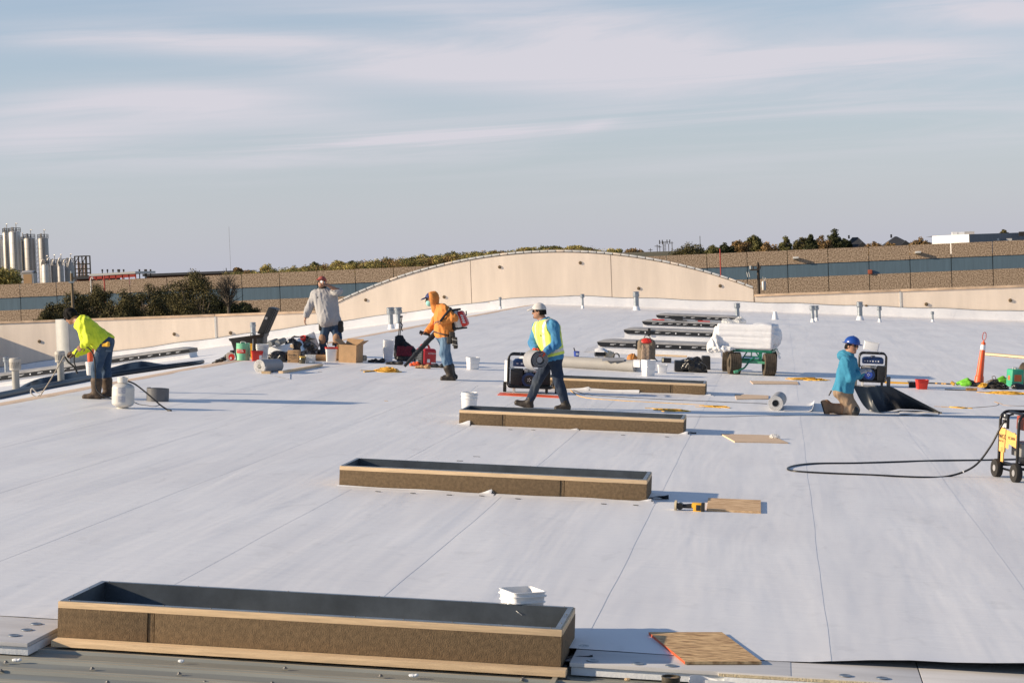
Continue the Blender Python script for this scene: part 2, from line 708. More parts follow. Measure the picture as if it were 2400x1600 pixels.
M_MEM = membrane_mat('white_membrane', (.80, .795, .80))
M_MEMG = mat('grey_membrane', (.30, .30, .31), .55, var=.08, scale=3)
M_MEMB = mat('black_membrane_underside', (.012, .020, .033), .40, var=.25, scale=2.5, bump=.004, bscale=3)
M_FIBER = mat('brown_fibre_board', (.185, .125, .068), .95, var=.22, scale=30, bump=.004, bscale=110, detail=8)
M_WOOD = mat('pine_wood', (.78, .56, .335), .7, var=.20, scale=5, stretch=(.8, 14, 14), bump=.001, bscale=30, contrast=(.3, .7))
M_WOODX = mat('pine_wood_end', (.56, .40, .23), .75, var=.2, scale=14)
M_OSB = mat('strand_board', (.74, .49, .24), .8, col2=(.30, .16, .065), scale=20, stretch=(.5, 2.0, 1), bump=.003, bscale=40, contrast=(.36, .60), detail=3)
M_PLY = mat('plywood', (.66, .48, .32), .75, var=.14, scale=5, stretch=(.5, 6, 1))
M_GALV = mat('galvanised_steel', (.30, .33, .36), .42, .75, var=.16, scale=7, bump=.0006, bscale=9)
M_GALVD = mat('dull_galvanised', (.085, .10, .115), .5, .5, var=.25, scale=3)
M_SCREW = mat('bright_screw', (.7, .7, .7), .3, .9)
M_DECK = mat('painted_deck', (.27, .275, .245), .55, .15, var=.13, scale=1.6, stretch=(.4, 3, 1), bump=.002, bscale=4)
M_DECKR = mat('worn_rib', (.36, .325, .25), .65, var=.22, scale=3.5, stretch=(.5, 3, 1))
M_BOARD = mat('cover_board', (.60, .585, .575), .85, var=.08, scale=4, stretch=(.4, 2, 1))
M_FOAM = mat('insulation_edge', (.60, .50, .33), .9, var=.2, scale=30, bump=.006, bscale=90)
M_FOIL = mat('white_foam', (.74, .76, .78), .8, var=.05, scale=25, bump=.002, bscale=50)
M_TANSTRIP = mat('tan_cover_board', (.56, .43, .33), .9, var=.14, scale=3, stretch=(2.5, .7, 1))
M_CREAM = mat('cream_painted_concrete', (.80, .67, .54), .85, var=.085, scale=.9, stretch=(1.6, 1, .25), bump=.004, bscale=2.2, contrast=(.3, .7))
M_CREAM_STAIN = mat('stained_concrete_cap', (.62, .44, .29), .9, var=.25, scale=1.5, stretch=(1, 1, 2))
M_HOLE = mat('rusty_plug', (.16, .11, .06), .9, var=.4, scale=18)
M_AGG = mat('exposed_aggregate', (.56, .42, .30), .95, col2=(.22, .15, .095), scale=11, bump=.012, bscale=15, contrast=(.37, .63), detail=1)
M_BLUE = mat('faded_blue_paint', (.105, .165, .215), .75, var=.10, scale=1.2, stretch=(3, 1, .3))
M_JOINT = mat('dark_joint', (.05, .045, .04), .9)
M_WHITE = mat('white_plastic', (.78, .775, .77), .42, var=.03, scale=4)
M_WHITED = mat('scuffed_white_plastic', (.74, .73, .72), .5, var=.09, scale=14)
M_BLACK = mat('black_plastic', (.014, .014, .015), .45, var=.3, scale=10)
M_BLACKM = mat('black_metal', (.012, .012, .013), .35, .2, var=.3, scale=10)
M_RUBBER = mat('rubber', (.018, .016, .014), .8, var=.3, scale=20)
M_TYRE = mat('dusty_tyre', (.075, .058, .040), .9, var=.35, scale=9)
M_RED = mat('red_plastic', (.62, .035, .022), .4, var=.08)
M_ORANGE = mat('safety_orange', (.83, .115, .03), .45, var=.08)
M_YEL = mat('yellow_plastic', (.80, .42, .03), .45, var=.08)
M_CORD = mat('yellow_cord', (.72, .40, .05), .55, var=.15, scale=20)
M_DARKCORD = mat('dark_cord', (.03, .025, .02), .6, var=.3, scale=20)
M_HOSE = mat('black_hose', (.01, .01, .011), .38)
M_GREY = mat('grey_plastic', (.30, .30, .31), .5, var=.1)
M_STEELP = mat('white_painted_steel', (.62, .60, .56), .5, var=.07, scale=9)
M_CARD = mat('cardboard', (.42, .26, .135), .85, var=.10, scale=9)
M_CARDD = mat('cardboard_inside', (.30, .175, .085), .9, var=.1)
M_BAG = mat('black_bin_bag', (.012, .012, .013), .28, var=.3, bump=.01, bscale=22)
M_GREEN = mat('green_plastic', (.05, .36, .20), .45, var=.10, scale=5)
M_GREENP = mat('green_painted_steel', (.012, .17, .105), .45, var=.2, scale=9)
M_NAVY = mat('blue_enamel', (.010, .028, .095), .3, .1, var=.2)
M_BLUEP = mat('blue_plastic', (.02, .06, .33), .4)
M_MARK = mat('dark_print', (.03, .03, .03), .7)
M_MARKW = mat('white_print', (.75, .75, .75), .7)
M_MARKR = mat('red_print', (.5, .03, .02), .7)
M_CLEAR = mat('clear_plastic', (.72, .72, .70), .25, var=.05, alpha=.55)
M_FILM = mat('grey_wrap_film', (.36, .35, .34), .5, var=.22, scale=5, bump=.012, bscale=14, stretch=(.4, 1.5, 1))
M_VENT = mat('weathered_vent', (.46, .43, .38), .65, .1, var=.12, scale=12)
M_PVC = mat('grey_pipe', (.33, .32, .29), .6, var=.08)

# ================================================================ ground, roof
g = MB()
rings = []
xs = [-4200, -1200, -500, -250, -150, -100, -70, -50, -30, -10, 10, 40, 90, 160, 300, 700, 1500, 4200]
ys = [-400, 0, 60, 110, 170, 250, 300, 330, 360, 400, 450, 520, 700, 1200, 2500, 6500]

def hill_z(x, y):
    h = 11.2*math.exp(-((x + 42)/44)**2)*(1/(1 + math.exp(-(y - 330)/22)))*(1/(1 + math.exp((y - 640)/60)))
    h += 8.5*math.exp(-((x - 22)/60)**2)*(1/(1 + math.exp(-(y - 300)/20)))*(1/(1 + math.exp((y - 700)/60)))
    return GROUND + min(h, 11.6)
g.grid([[(x, y, hill_z(x, y)) for y in ys] for x in xs])
M_GRASS = mat('dry_ground', (.13, .105, .055), .95, col2=(.07, .065, .03), scale=.08, detail=8)
o = g.obj('ground', M_GRASS, angle=180)
tag(o, kind='structure')
for f in o.data.polygons:
    pass

# building body under the roof
roof_b = MB()
prof = [(-39.3, zr(-39.3) - .06), (RIDGE, zr(RIDGE) - .06), (45, zr(45) - .06)]
roof_b.grid([[(x, y, z) for y in (12.35, 40, WALL_Y + .1)] for x, z in prof])
roof = roof_b.obj('roof', M_BOARD, angle=0)
tag(roof, kind='structure')

w_ = MB()
for a, b_ in (((-39.5, 2), (-39.5, WALL_Y + .5)), ((45, 2), (45, WALL_Y + .5))):
    w_.box((a[0], (a[1] + b_[1])/2, (GROUND - 4.6)/2 - .1), (.3, b_[1] - a[1], -4.6 - GROUND))
o = w_.obj('building_wall', M_CREAM)
tag(o, kind='structure')

# metal deck in front: flat pans with low double ribs running along x
dk = MB()
y = 5.0
ylist = []
while y < 13.2:
    for dy, dz, mi in ((0, 0, 0), (.105, 0, 0), (.120, .016, 1), (.150, .016, 1), (.165, 0, 0), (.20, 0, 0), (.212, .010, 1), (.232, .010, 1), (.244, 0, 0)):
        ylist.append((y + dy, dz, mi))
    y += .305
xs_ = [-9 + .5*i for i in range(41)]
vs, fs, ms = [], [], []
for yy, dz, mi in ylist:
    for x in xs_:
        vs.append((x, yy, zr(x) - .092 + dz + .0015*math.sin(x*2.1 + yy*3)))
nx = len(xs_)
for i in range(len(ylist) - 1):
    for j in range(nx - 1):
        dk.f.append((i*nx + j, i*nx + j + 1, (i + 1)*nx + j + 1, (i + 1)*nx + j))
        dk.m.append(1 if ylist[i][2] and ylist[i + 1][2] else 0)
dk.v = [V(p) for p in vs]
deck = dk.obj('metal_deck', [M_DECK, M_DECKR], angle=20)
tag(deck, kind='structure')
sc_ = MB()
sc_.lathe([(.0, .014), (.010, .013), (.014, .004), (.020, .002), (.021, -.002)], 8)
screw_me = sc_.mesh('deck_screw', [mat('dull_screw', (.14, .135, .13), .55, .3)])
screw_px = [(72, 1526), (14, 1551), (216, 1566), (420, 1578), (638, 1600), (668, 1565), (252, 1598), (2, 1571), (1223, 1592),
            (1226, 1590), (2372, 1596), (892, 1583), (1330, 1590), (480, 1598), (1950, 1599)]
for px, py in screw_px:
    p = G(px, py, -.080)
    o = link('screw', screw_me, deck)
    o.location = p
    o.scale = (.8, .8, .8)
# lap joint between two deck pans
lj = MB()
p = G(1300, 1590, -.07)
lj.box(p, (.03, .30, .012), rot=Matrix.Rotation(TILT, 3, 'Y'))
lj.obj('lap_joint', M_DECKR, deck)

# ---------------------------------------------------------------- membrane sheets (x strips running away along y)
XB = [1.735 + 1.556*k for k in range(-8, 14)]
nrg = np.random.RandomState(5)

def wob(y, seed):
    return (.55*math.sin(y*.9 + seed*2.1) + .3*math.sin(y*2.3 + seed*5.7) + .15*math.sin(y*5.1 + seed))*.008
yv = [12.4]
while yv[-1] < 50:
    yv.append(yv[-1] + .3)
while yv[-1] < WALL_Y - .35:
    yv.append(min(yv[-1] + 1.6, WALL_Y - .35))
FRONT = 12.44

def front_y(x):
    """front edge of the laid membrane"""
    if x < -3.0:
        return 12.43 + .02*math.sin(x*1.7)
    return 12.43 + .012*math.sin(x*3.1)
for i in range(len(XB)):
    xa = XB[i] if i else -11.25
    xb = XB[i + 1] if i + 1 < len(XB) else XB[i] + 1.566
    rows = []
    cols = [0, .06, .2, .35, .5, .65, .8, .92, .985, 1.0]
    for c in cols:
        row = []
        for y in yv:
            yy = max(y, front_y(xa + c*(xb - xa)))
            left = xa + .0 + (wob(y, i) if i else .03*math.sin(y*1.3) + .02*math.sin(y*4.1))
            right = xb + .05 + wob(y, i + 1)
            x = left - .05 + (right - left + .05)*c
            z = zr(x) + .0014*math.sin(y*.35 + x*7) + .0009*math.sin(y*1.3 - x*11)
            z += .0045 + (.0005 if i > 3 else .0002)*max(0, (c - .8)/.2) - (.0008 if c < .07 and i else 0)
            if yy < 13.3 and x > 0.05:                 # the front edge curls up on the right
                k = max(0, 1 - (yy - 12.43)/.42)
                z += .085*k*k*min(1, max(0, (x - .05)/1.2))*(1 + .25*math.sin(x*4))
            row.append((x, yy, z))
        rows.append(row)
    m = MB()
    m.grid(rows, 0)
    o = m.obj('membrane_sheet', [M_MEM], roof, angle=60)
    if xb > .1 and xa < 6:
        m = MB()
        m.grid([[p_ - V((0, 0, .003)) for p_ in map(V, r_[:3])] for r_ in rows], 0)
        m.obj('sheet_underside', [M_MEMB], roof, angle=60)
# west slope: sheets laid along the ridge too
XW = [-11.85 - 2.9*k for k in range(10)]
for i in range(9):
    xa, xb = XW[i + 1], XW[i]
    rows = []
    for c in (0, .02, .25, .5, .75, .98, 1):
        row = []
        for y in yv[::2] + [WALL_Y - .35]:
            x = xa - .05 + (xb - xa + .05)*c + wob(y, i + 40)*(c < .01)
            row.append((x, y, zr(x) + .002 + .006*max(0, (.02 - c)/.02)))
        rows.append(row)
    m = MB()
    m.grid(rows, 0)
    m.obj('membrane_sheet', [M_MEM], roof, angle=60)
# tan boards bared along the ridge
y = 14.0
i = 0
while y < 92:
    L = 2.44
    m = MB()
    rows = []
    for c in (0, .2, .5, .8, 1):
        x = -11.95 + .72*c
        rows.append([(x, y + .005, zr(x) + .004), (x, y + L*.5, zr(x) + .004), (x, y + L - .005, zr(x) + .004)])
    m.grid(rows, 0, thick=.012)
    m.obj('cover_board', M_TANSTRIP, roof)
    y += L
    i += 1
# insulation boards at the front edge, two layers
x = -9.0
k = 0
while x < 9:
    L = 1.22
    if not (-4.9 < x + L/2 < -1.0):
        m = MB()
        yf = 12.0 + .01*((k*7) % 3) if x > -1.2 else 11.62 + .02*(k % 2)
        rot = Matrix.Rotation(TILT, 3, 'Y')
        xc = x + L/2
        m.box((xc, yf + .7, zr(xc) - .014), (L - .006, 1.4, .024), 0, rot, .002)
        m.obj('insulation_board', [M_BOARD], roof)
        m = MB()
        m.box((xc + .03, yf + .715, zr(xc) - .056), (L - .012, 1.4 + .06*(x > -1.2), .052), 0, rot, .004)
        m.obj('foam_board', [M_FOIL if x > -1.2 else M_FOIL], roof)
        m = MB()
        m.box((xc, yf - .003, zr(xc) - .017), (L - .01, .012, .016), 0, rot)
        m.obj('board_edge', [M_FOAM], roof)
    x += L
    k += 1
# short boards that close the gap beside the first curb
for x0, x1, yf in ((-1.36, -.02, 12.02), (-5.9, -4.66, 11.64)):
    m = MB()
    xc = (x0 + x1)/2
    rot = Matrix.Rotation(TILT, 3, 'Y')
    m.box((xc, yf + .7, zr(xc) - .012), (x1 - x0, 1.4, .024), 0, rot, .002)
    m.obj('insulation_board', [M_BOARD], roof)
    m = MB()
    m.box((xc, yf + .72, zr(xc) - .054), (x1 - x0 - .01, 1.4, .052), 0, rot, .004)
    m.obj('foam_board', [M_FOIL], roof)
# fastener plates on the boards
pl = MB()
pl.lathe([(0, .002), (.012, .001), (.02, .004), (.036, .003), (.038, 0)], 14)
plate_me = pl.mesh('fastener_plate', [M_GALV])
for px, py in ((1389, 1547), (1495, 1554), (1573, 1559), (1368, 1513), (1981, 1582), (2068, 1588), (85, 1461), (63, 1475), (33, 1488)):
    p = G(px, py, .003)
    o = link('fastener_plate', plate_me, roof)
    o.location = p
    o.rotation_euler = (0, TILT, 0)

# ---------------------------------------------------------------- end walls
ARC_C, ARC_R, ARC_TOP, ARC_H = -11.2, 24.8, .72, 9.9

def arc_z(x):
    return ARC_TOP - (ARC_R - math.sqrt(ARC_R**2 - (x - ARC_C)**2))
wallt = thing('parapet_wall', 'cream arched parapet wall with a segmented metal coping at the far end of the white roof', 'wall', (ARC_C, WALL_Y, zr(ARC_C)), tilt=0)

def local(root, m):
    inv_ = root.matrix_world.inverted()
    m.v = [inv_ @ p for p in m.v]
    return m
PXJ = [ARC_C - ARC_H, -14.53, -7.88, ARC_C + ARC_H]
for a, b_ in zip(PXJ[:-1], PXJ[1:]):
    m = MB()
    xs_ = np.linspace(a + .015, b_ - .015, 14)
    pts = [(x, arc_z(x)) for x in xs_]
    ring = [V((x, 0, z)) for x, z in pts] + [V((b_ - .015, 0, GROUND)), V((a + .015, 0, GROUND))]
    m.loft([[V((p.x, WALL_Y + .28, p.z)) for p in ring], [V((p.x, WALL_Y, p.z)) for p in ring]])
    local(wallt, m).obj('wall_panel', M_CREAM, wallt, angle=20)
m = MB()
for x in PXJ[1:-1]:
    m.box((x, WALL_Y + .14, (arc_z(x) + GROUND)/2 - .02), (.06, .2, arc_z(x) - GROUND))
local(wallt, m).obj('joint_sealant', mat('sealant', (.45, .36, .29), .8), wallt)
n = 52
for i in range(n):
    x0, x1 = ARC_C - ARC_H + 2*ARC_H*i/n, ARC_C - ARC_H + 2*ARC_H*(i + 1)/n
    m = MB()
    a = math.atan2(arc_z(x1) - arc_z(x0), x1 - x0)
    m.box(((x0 + x1)/2, WALL_Y + .14, (arc_z(x0) + arc_z(x1))/2 + .03), (x1 - x0 - .035, .36, .085), 0, Matrix.Rotation(-a, 3, 'Y'), .01)
    local(wallt, m).obj('coping_cap', M_STEELP if i % 7 else M_CREAM, wallt)
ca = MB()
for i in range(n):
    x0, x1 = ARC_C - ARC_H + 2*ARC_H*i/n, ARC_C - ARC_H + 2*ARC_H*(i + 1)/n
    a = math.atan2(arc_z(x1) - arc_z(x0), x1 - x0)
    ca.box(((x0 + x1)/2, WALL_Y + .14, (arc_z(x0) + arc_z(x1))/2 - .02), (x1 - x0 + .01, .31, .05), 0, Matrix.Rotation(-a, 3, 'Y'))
local(wallt, ca).obj('coping_shade_strip', mat('coping_shadow_strip', (.12, .085, .055), .8), wallt)  # dark strip that paints in the shade under the coping caps

def side_wall(label, x0, x1, zt, joints):
    t = thing('parapet_wall', label, 'wall', ((x0 + x1)/2, WALL_Y, zr((x0 + x1)/2)), tilt=0)
    js = [x0] + joints + [x1]
    for a, b_ in zip(js[:-1], js[1:]):
        m = MB()
        m.box(((a + b_)/2, WALL_Y + .16, (zt + GROUND)/2), (b_ - a - .03, .28, zt - GROUND))
        local(t, m).obj('wall_panel', M_CREAM, t)
        m = MB()
        m.box(((a + b_)/2, WALL_Y + .15, zt + .02), (b_ - a - .02, .36, .10), 0, None, .02)
        local(t, m).obj('wall_cap', M_CREAM_STAIN, t)
    m = MB()
    for x in joints:
        m.box((x, WALL_Y + .10, (zt + GROUND)/2), (.09, .2, zt - GROUND - .02))
    if joints:
        local(t, m).obj('joint_sealant', M_STEELP, t)
    return t
wl_w = side_wall('low cream parapet wall left of the arch with a stained cap', -39.4, ARC_C - ARC_H - .02, -1.74, [-33.9, -27.05])
wl_e = side_wall('low cream parapet wall right of the arch with a stained cap', ARC_C + ARC_H + .02, 45, -1.70, [5.38, 11.9, 18.4, 25, 31.5])
t = thing('parapet_wall', 'side parapet wall closing the left edge of the white roof', 'wall', (-39.3, 60, zr(-39.3)), tilt=0)
m = MB()
m.box((-39.4, 50, (-1.9 + GROUND)/2), (.3, 85.5, -1.9 - GROUND))
local(t, m).obj('wall_panel', M_CREAM, t)
# round plugs in the walls
pk = MB()
pk.cyl((0, .02, 0), (0, -.035, 0), .085, .07, 12)
pk.cyl((0, -.03, 0), (0, -.05, 0), .04, .03, 10)
plug_me = pk.mesh('wall_plug', [M_HOLE])
for px, py in ((857, 703), (1041, 696), (1171, 626), (1360, 616), (1497, 676), (1688, 670)):
    o = link('wall_plug', plug_me, wallt)
    o.location = wallt.matrix_world.inverted() @ P(px, py, WALL_Y)
for px, py, w in ((2030, 718, wl_e), (2171, 713, wl_e), (2368, 704, wl_e), (92, 800, wl_w), (408, 783, wl_w), (540, 780, wl_w)):
    o = link('wall_plug', plug_me, w)
    o.location = w.matrix_world.inverted() @ P(px, py, WALL_Y)
# white flashing turned up the foot of the walls
rows = []
xs_ = [-39.2 + .5*i for i in range(169)]
for dy, dz in ((-.42, .004), (-.16, .02), (-.06, .10), (-.03, .38), (-.012, .43)):
    rows.append([(x, WALL_Y + dy + (.02*math.sin(x*3.1) + .015*math.sin(x*7.7) if .05 < dz < .4 else 0),
                  zr(x) + dz + (.02*math.sin(x*1.9) if dz > .3 else 0) - (.10*math.exp(-((x - RIDGE)/1.2)**2))) for x in xs_])
m = MB()
m.grid(rows[::-1])
m.obj('wall_flashing', M_MEM, roof, angle=50)
m = MB()
m.tube([(x, WALL_Y - .012, zr(x) + .44 + .02*math.sin(x*1.9) - (.10*math.exp(-((x - RIDGE)/1.2)**2))) for x in xs_], .014, 5)
m.obj('termination_bar', M_GALV, roof)

# ---------------------------------------------------------------- brown warehouse beyond
WH_Y, WH_P = 153.0, 3.05
wh = thing('warehouse', 'long brown warehouse of pebble panels with a blue band beyond the parapet', 'warehouse', (-20, WH_Y, GROUND), tilt=0)
for k in range(-21, 10):
    xa = -2.56 + WH_P*k
    zt = .47 + .0056*(xa + 20)
    m = MB()
    prof = [(zt, .0), (zt - 1.08, .0), (zt - 1.085, .045), (zt - 2.08, .045), (zt - 2.085, 0), (GROUND, 0)]
    for (z0, d0), (z1, d1), mi in zip(prof[:-1], prof[1:], (0, 2, 1, 2, 0)):
        m.add([(xa + .025, WH_Y + d0, z0), (xa + .025, WH_Y + d1, z1), (xa + WH_P - .025, WH_Y + d1, z1), (xa + WH_P - .025, WH_Y + d0, z0)], [(0, 1, 2, 3)], mi)
    m.add([(xa + .025, WH_Y, zt), (xa + WH_P - .025, WH_Y, zt), (xa + WH_P - .025, WH_Y + .3, zt), (xa + .025, WH_Y + .3, zt)], [(0, 1, 2, 3)], 0)
    local(wh, m).obj('wall_panel', [M_AGG, M_BLUE, M_JOINT], wh, angle=0)
m = MB()
m.box((-20, WH_Y + 20, GROUND/2 - .3), (94, 39.8, -GROUND + .2))
local(wh, m).obj('building_core', M_JOINT, wh)
for px, py in ((1865, 605), (2151, 592)):
    m = MB()
    p = P(px, py, WH_Y)
    m.box((p.x, WH_Y - .18, p.z), (.44, .34, .15), 0, Matrix.Rotation(-.25, 3, 'X'), .02)
    m.cyl((p.x, WH_Y, p.z), (p.x, WH_Y - .1, p.z), .05)
    local(wh, m).obj('wall_light', M_STEELP, wh)
p = P(2039, 637, WH_Y)
m = MB()
m.box((p.x, WH_Y - .06, p.z), (.32, .12, .32), 0, None, .02)
local(wh, m).obj('alarm_box', mat('faded_orange', (.42, .10, .05), .7), wh)

# ================================================================ curbs
def curb(y0, label, H=.215, joint=.61, x0=-4.60, L=3.18, W=.80, first=False):
    t = thing('skylight_curb', label, 'curb', (x0, y0, zr(x0) - (.03 if first else 0)), group='open skylight curbs in a row down the roof')
    Hb, T = H - .052, .034
    bd = MB()
    for a, b_ in ((0, joint - .022), (joint + .022, L)):
        m = MB()
        m.box(((a + b_)/2, T/2, Hb/2), (b_ - a - .004, T, Hb), 0, None, .003)
        m.obj('fibre_board', M_FIBER, t)
    m = MB()
    m.box((joint, T/2 + .004, Hb/2), (.038, T - .004, Hb), 0, None, .002)
    m.obj('fibre_filler', M_FIBER, t)
    m = MB()
    m.box((L/2, W - T/2, Hb/2), (L, T, Hb), 0)
    m.obj('fibre_board', M_FIBER, t)
    for x in (T/2, L - T/2):
        m = MB()
        m.box((x, W/2, Hb/2), (T, W - 2*T - .002, Hb), 0)
        m.obj('fibre_board', M_FIBER, t)
    zt = Hb + .0205
    for c, s in (((L/2, .021, zt), (L - .004, .042, .040)), ((L/2, W - .021, zt), (L - .004, .042, .040)),
                 ((.021, W/2, zt), (.042, W - .09, .040)), ((L - .021, W/2, zt), (.042, W - .09, .040))):
        m = MB()
        m.box(c, s, 0, None, .003)
        m.obj('wood_plate', M_WOOD, t)
    # bent steel liner with a flange lying on the wood
    m = MB()
    zf = Hb + .042
    a, c = .046, .012
    for (p0, p1, q0, q1) in (((c, c), (L - c, c), (a, a), (L - a, a)), ((L - c, W - c), (c, W - c), (L - a, W - a), (a, W - a)),
                             ((L - c, c), (L - c, W - c), (L - a, a), (L - a, W - a)), ((c, W - c), (c, c), (a, W - a), (a, a))):
        m.add([(*p0, zf - .012), (*p1, zf - .012), (*p0, zf + .004), (*p1, zf + .004), (*q0, zf + .004), (*q1, zf + .004)],
              [(0, 1, 3, 2), (2, 3, 5, 4)], 0)
    m.obj('steel_flange', M_GALV, t, angle=0)
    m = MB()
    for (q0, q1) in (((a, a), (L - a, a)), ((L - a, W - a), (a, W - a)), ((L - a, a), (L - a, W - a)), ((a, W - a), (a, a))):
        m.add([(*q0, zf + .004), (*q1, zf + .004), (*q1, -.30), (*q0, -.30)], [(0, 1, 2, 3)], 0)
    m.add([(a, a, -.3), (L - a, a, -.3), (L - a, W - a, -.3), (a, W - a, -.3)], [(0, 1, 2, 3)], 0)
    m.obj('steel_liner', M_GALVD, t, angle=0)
    for k in range(11):
        for yy in ((.028, W - .028) if k % 2 == 0 else (.028,)):
            o = link('screw', screw_me, t)
            o.location = (.07 + (L - .14)*k/10, yy, zf + .004)
            o.scale = (.30, .30, .30)
    for yy in (.2, .5):
        for x in (.028, L - .028):
            o = link('screw', screw_me, t)
            o.location = (x, yy, zf + .004)
            o.scale = (.30, .30, .30)
    return t, Hb

CURB_Y = [11.98, 20.08, 27.82, 35.82]
c1, Hb = curb(CURB_Y[0], 'nearest open skylight curb of brown fibre board beside the bare metal deck', .245, .61, L=3.20, first=True)
m = MB()
m.box((1.62, -.055, -.012), (3.24, .10, .040), 0, None, .004)
m.obj('wood_sill', M_WOOD, c1)
m = MB()
m.box((1.62, .10, -.030), (3.2, .20, .028))
m.obj('gap_shade_strip', M_BLACK, c1)  # black strip in the gap below the boards, standing in for its shade

def skirt(t, xs, h, seed=0, name='membrane_skirt', L=3.18, peaks=()):
    """white membrane lapped up against the front of a curb, its edge wavy"""
    m = MB()
    rows = []
    n = 46
    for j, (yy, hh) in enumerate(((-.17, .004), (-.10, .006), (-.05, .016), (-.022, .45), (-.008, 1.0))):
        row = []
        for i in range(n + 1):
            x = xs[0] + (xs[1] - xs[0])*i/n
            e = h*(.75 + .3*math.sin(x*2.3 + seed) + .2*math.sin(x*5.9 + seed*2))
            for px, ph in peaks:
                e += ph*math.exp(-((x - px)/.10)**2)*(x <= px + .005)
            row.append((x, yy, hh if hh < .1 else max(.008, hh*e)))
        rows.append(row)
    m.grid(rows, 0, thick=-.002, mi2=1)
    return m.obj(name, [M_MEM, M_MEMB], t, angle=60)

def flap(t, x, y, w, h, name='membrane_flap'):
    """torn black flap lifting beside the curb's end"""
    m = MB()
    rows = []
    for i in range(7):
        u = i/6
        rows.append([(x + w*u, y - .03*k, .004 + h*(u**1.2)*(k/3)**1.5 + .01*math.sin(u*5)) for k in range(4)])
    m.grid(rows, 0, thick=.003, mi2=0)
    return m.obj(name, M_MEMB, t, angle=60)
flap(c1, 3.20, .33, .17, .05)
c2, _ = curb(CURB_Y[1], 'second open skylight curb from the camera, a yellow power tool lying past its right end', .232, 2.32)
skirt(c2, (-.02, 1.63), .022, 1.0, peaks=((1.62, .055),))
skirt(c2, (1.65, 3.26), .014, 2.6, peaks=((3.24, .03),))
flap(c2, 3.19, .34, .20, .06)
c3, _ = curb(CURB_Y[2], 'third open skylight curb, the man in the yellow vest walking just behind it', .228, .64)
skirt(c3, (-.02, .17), .02, .4, peaks=((.16, .05),))
skirt(c3, (.19, 1.72), .012, 1.9, peaks=((1.71, .02),))
skirt(c3, (1.74, 3.27), .012, 3.1, peaks=((3.25, .05),))
flap(c3, 3.19, .30, .16, .03)
c4, _ = curb(CURB_Y[3], 'farthest open skylight curb, half hidden by the walking man and the generator', .225, 2.58)
skirt(c4, (-.02, 2.0), .05, 4.1, peaks=((1.1, .03),))
skirt(c4, (2.02, 3.34), .016, 2.2, peaks=((3.3, .03),))

def skylight(y0, x0, label, wrap=0, L=3.06, W=.80, straps=(), H=.20):
    t = thing('skylight', label, 'skylight', (x0, y0, zr(x0)), group='new skylights wrapped in film')
    m = MB()
    rings = []
    for z, e in ((0.0, .06), (.02, .015), (.06, 0), (H, 0)):
        rings.append([(-e, -e, z), (L + e, -e, z), (L + e, W + e, z), (-e, W + e, z)])
    m.loft([[V(p) for p in r] for r in rings], cap0=False)
    m.obj('membrane_curb', M_MEM, t, angle=30)
    # dark skirt of the wrapped frame
    m = MB()
    zt = H + .02
    m.loft([[V((x, yy, z)) for x, yy in ((-.03 + s, -.03), (L + .03, -.03), (L + .03, W + .03), (-.03 + s, W + .03))] for z, s in ((zt - .055, .10), (zt - .01, .03), (zt + .055, .0))])
    m.obj('black_film_skirt', mat('black_print_film', (.016, .016, .017), .4, var=.3), t)
    pr = MB()
    r_ = random.Random(int(y0*10))
    x = .35
    while x < L - .2:
        if r_.random() < .75:
            pr.box((x, -.0315, zt + .0), (.10, .002, .010))
            pr.box((x + .03, -.0315, zt + .018), (.14, .002, .009))
        else:
            pr.box((x, -.0315, zt + .005), (.035, .002, .04))
        x += r_.uniform(.22, .34)
    tag(pr.obj('film_print', M_MARKW, t), kind='stuff')
    # domed top under grey film
    m = MB()
    rings = []
    for i in range(21):
        u = i/20
        e = min(1, math.sin(math.pi*min(u, 1 - u)/.11/2 if min(u, 1 - u) < .11 else math.pi/2))
        ring = []
        for k in range(13):
            a = math.pi*k/12
            q = .045*r_.uniform(-.12, .12)
            ring.append(V((-.03 + (L + .06)*u, W/2 - (W/2 + .03)*math.cos(a), zt + .052 + (.075*e**.8 + .012)*math.sin(a)**.8 + q*e*.35)))
        rings.append(ring)
    nn = 13
    m.grid([[rings[i][k] for i in range(21)] for k in range(nn)][::-1])
    m.obj('film_dome', M_FILM, t, angle=50)
    for s in straps:
        m = MB()
        m.box((s, -.045, zt + .02), (.075, .02, .22), 0, Matrix.Rotation(.1, 3, 'X'), .004)
        m.obj('hanging_strap', M_BLACK, t)
    return t

sk = [(49.5, -4.6, 'nearest film wrapped skylight, the backpack standing in front of it', (.98,)),
      (58.0, -4.6, 'second film wrapped skylight behind the brown backpack', (.72,)),
      (65.8, -4.6, 'third film wrapped skylight with red print along its grey top', ()),
      (73.2, -4.6, 'farthest film wrapped skylight, two black patches on its front', ())]
sko = [skylight(y0, x0, lb, straps=st) for y0, x0, lb, st in sk]
for k in range(3):
    m = MB()
    m.box((.5 + .75*k, .10, .345), (.40, .09, .004), 0, Matrix.Rotation(.5, 3, 'X'))
    m.obj('red_film_print', M_MARKR if k != 1 else M_MARK, sko[2])
for x, w in ((.75, .42), (1.55, .26)):
    m = MB()
    m.box((x, -.04, .19), (w, .02, .12), 0, None, .005)
    m.obj('black_patch', M_BLACK, sko[3])
skylight(49.5, -20.85, 'film wrapped skylight on the left slope, behind the two capped vents', W=.8)
skylight(58.0, -20.75, 'film wrapped skylight on the left slope, behind the bending man', W=.8)

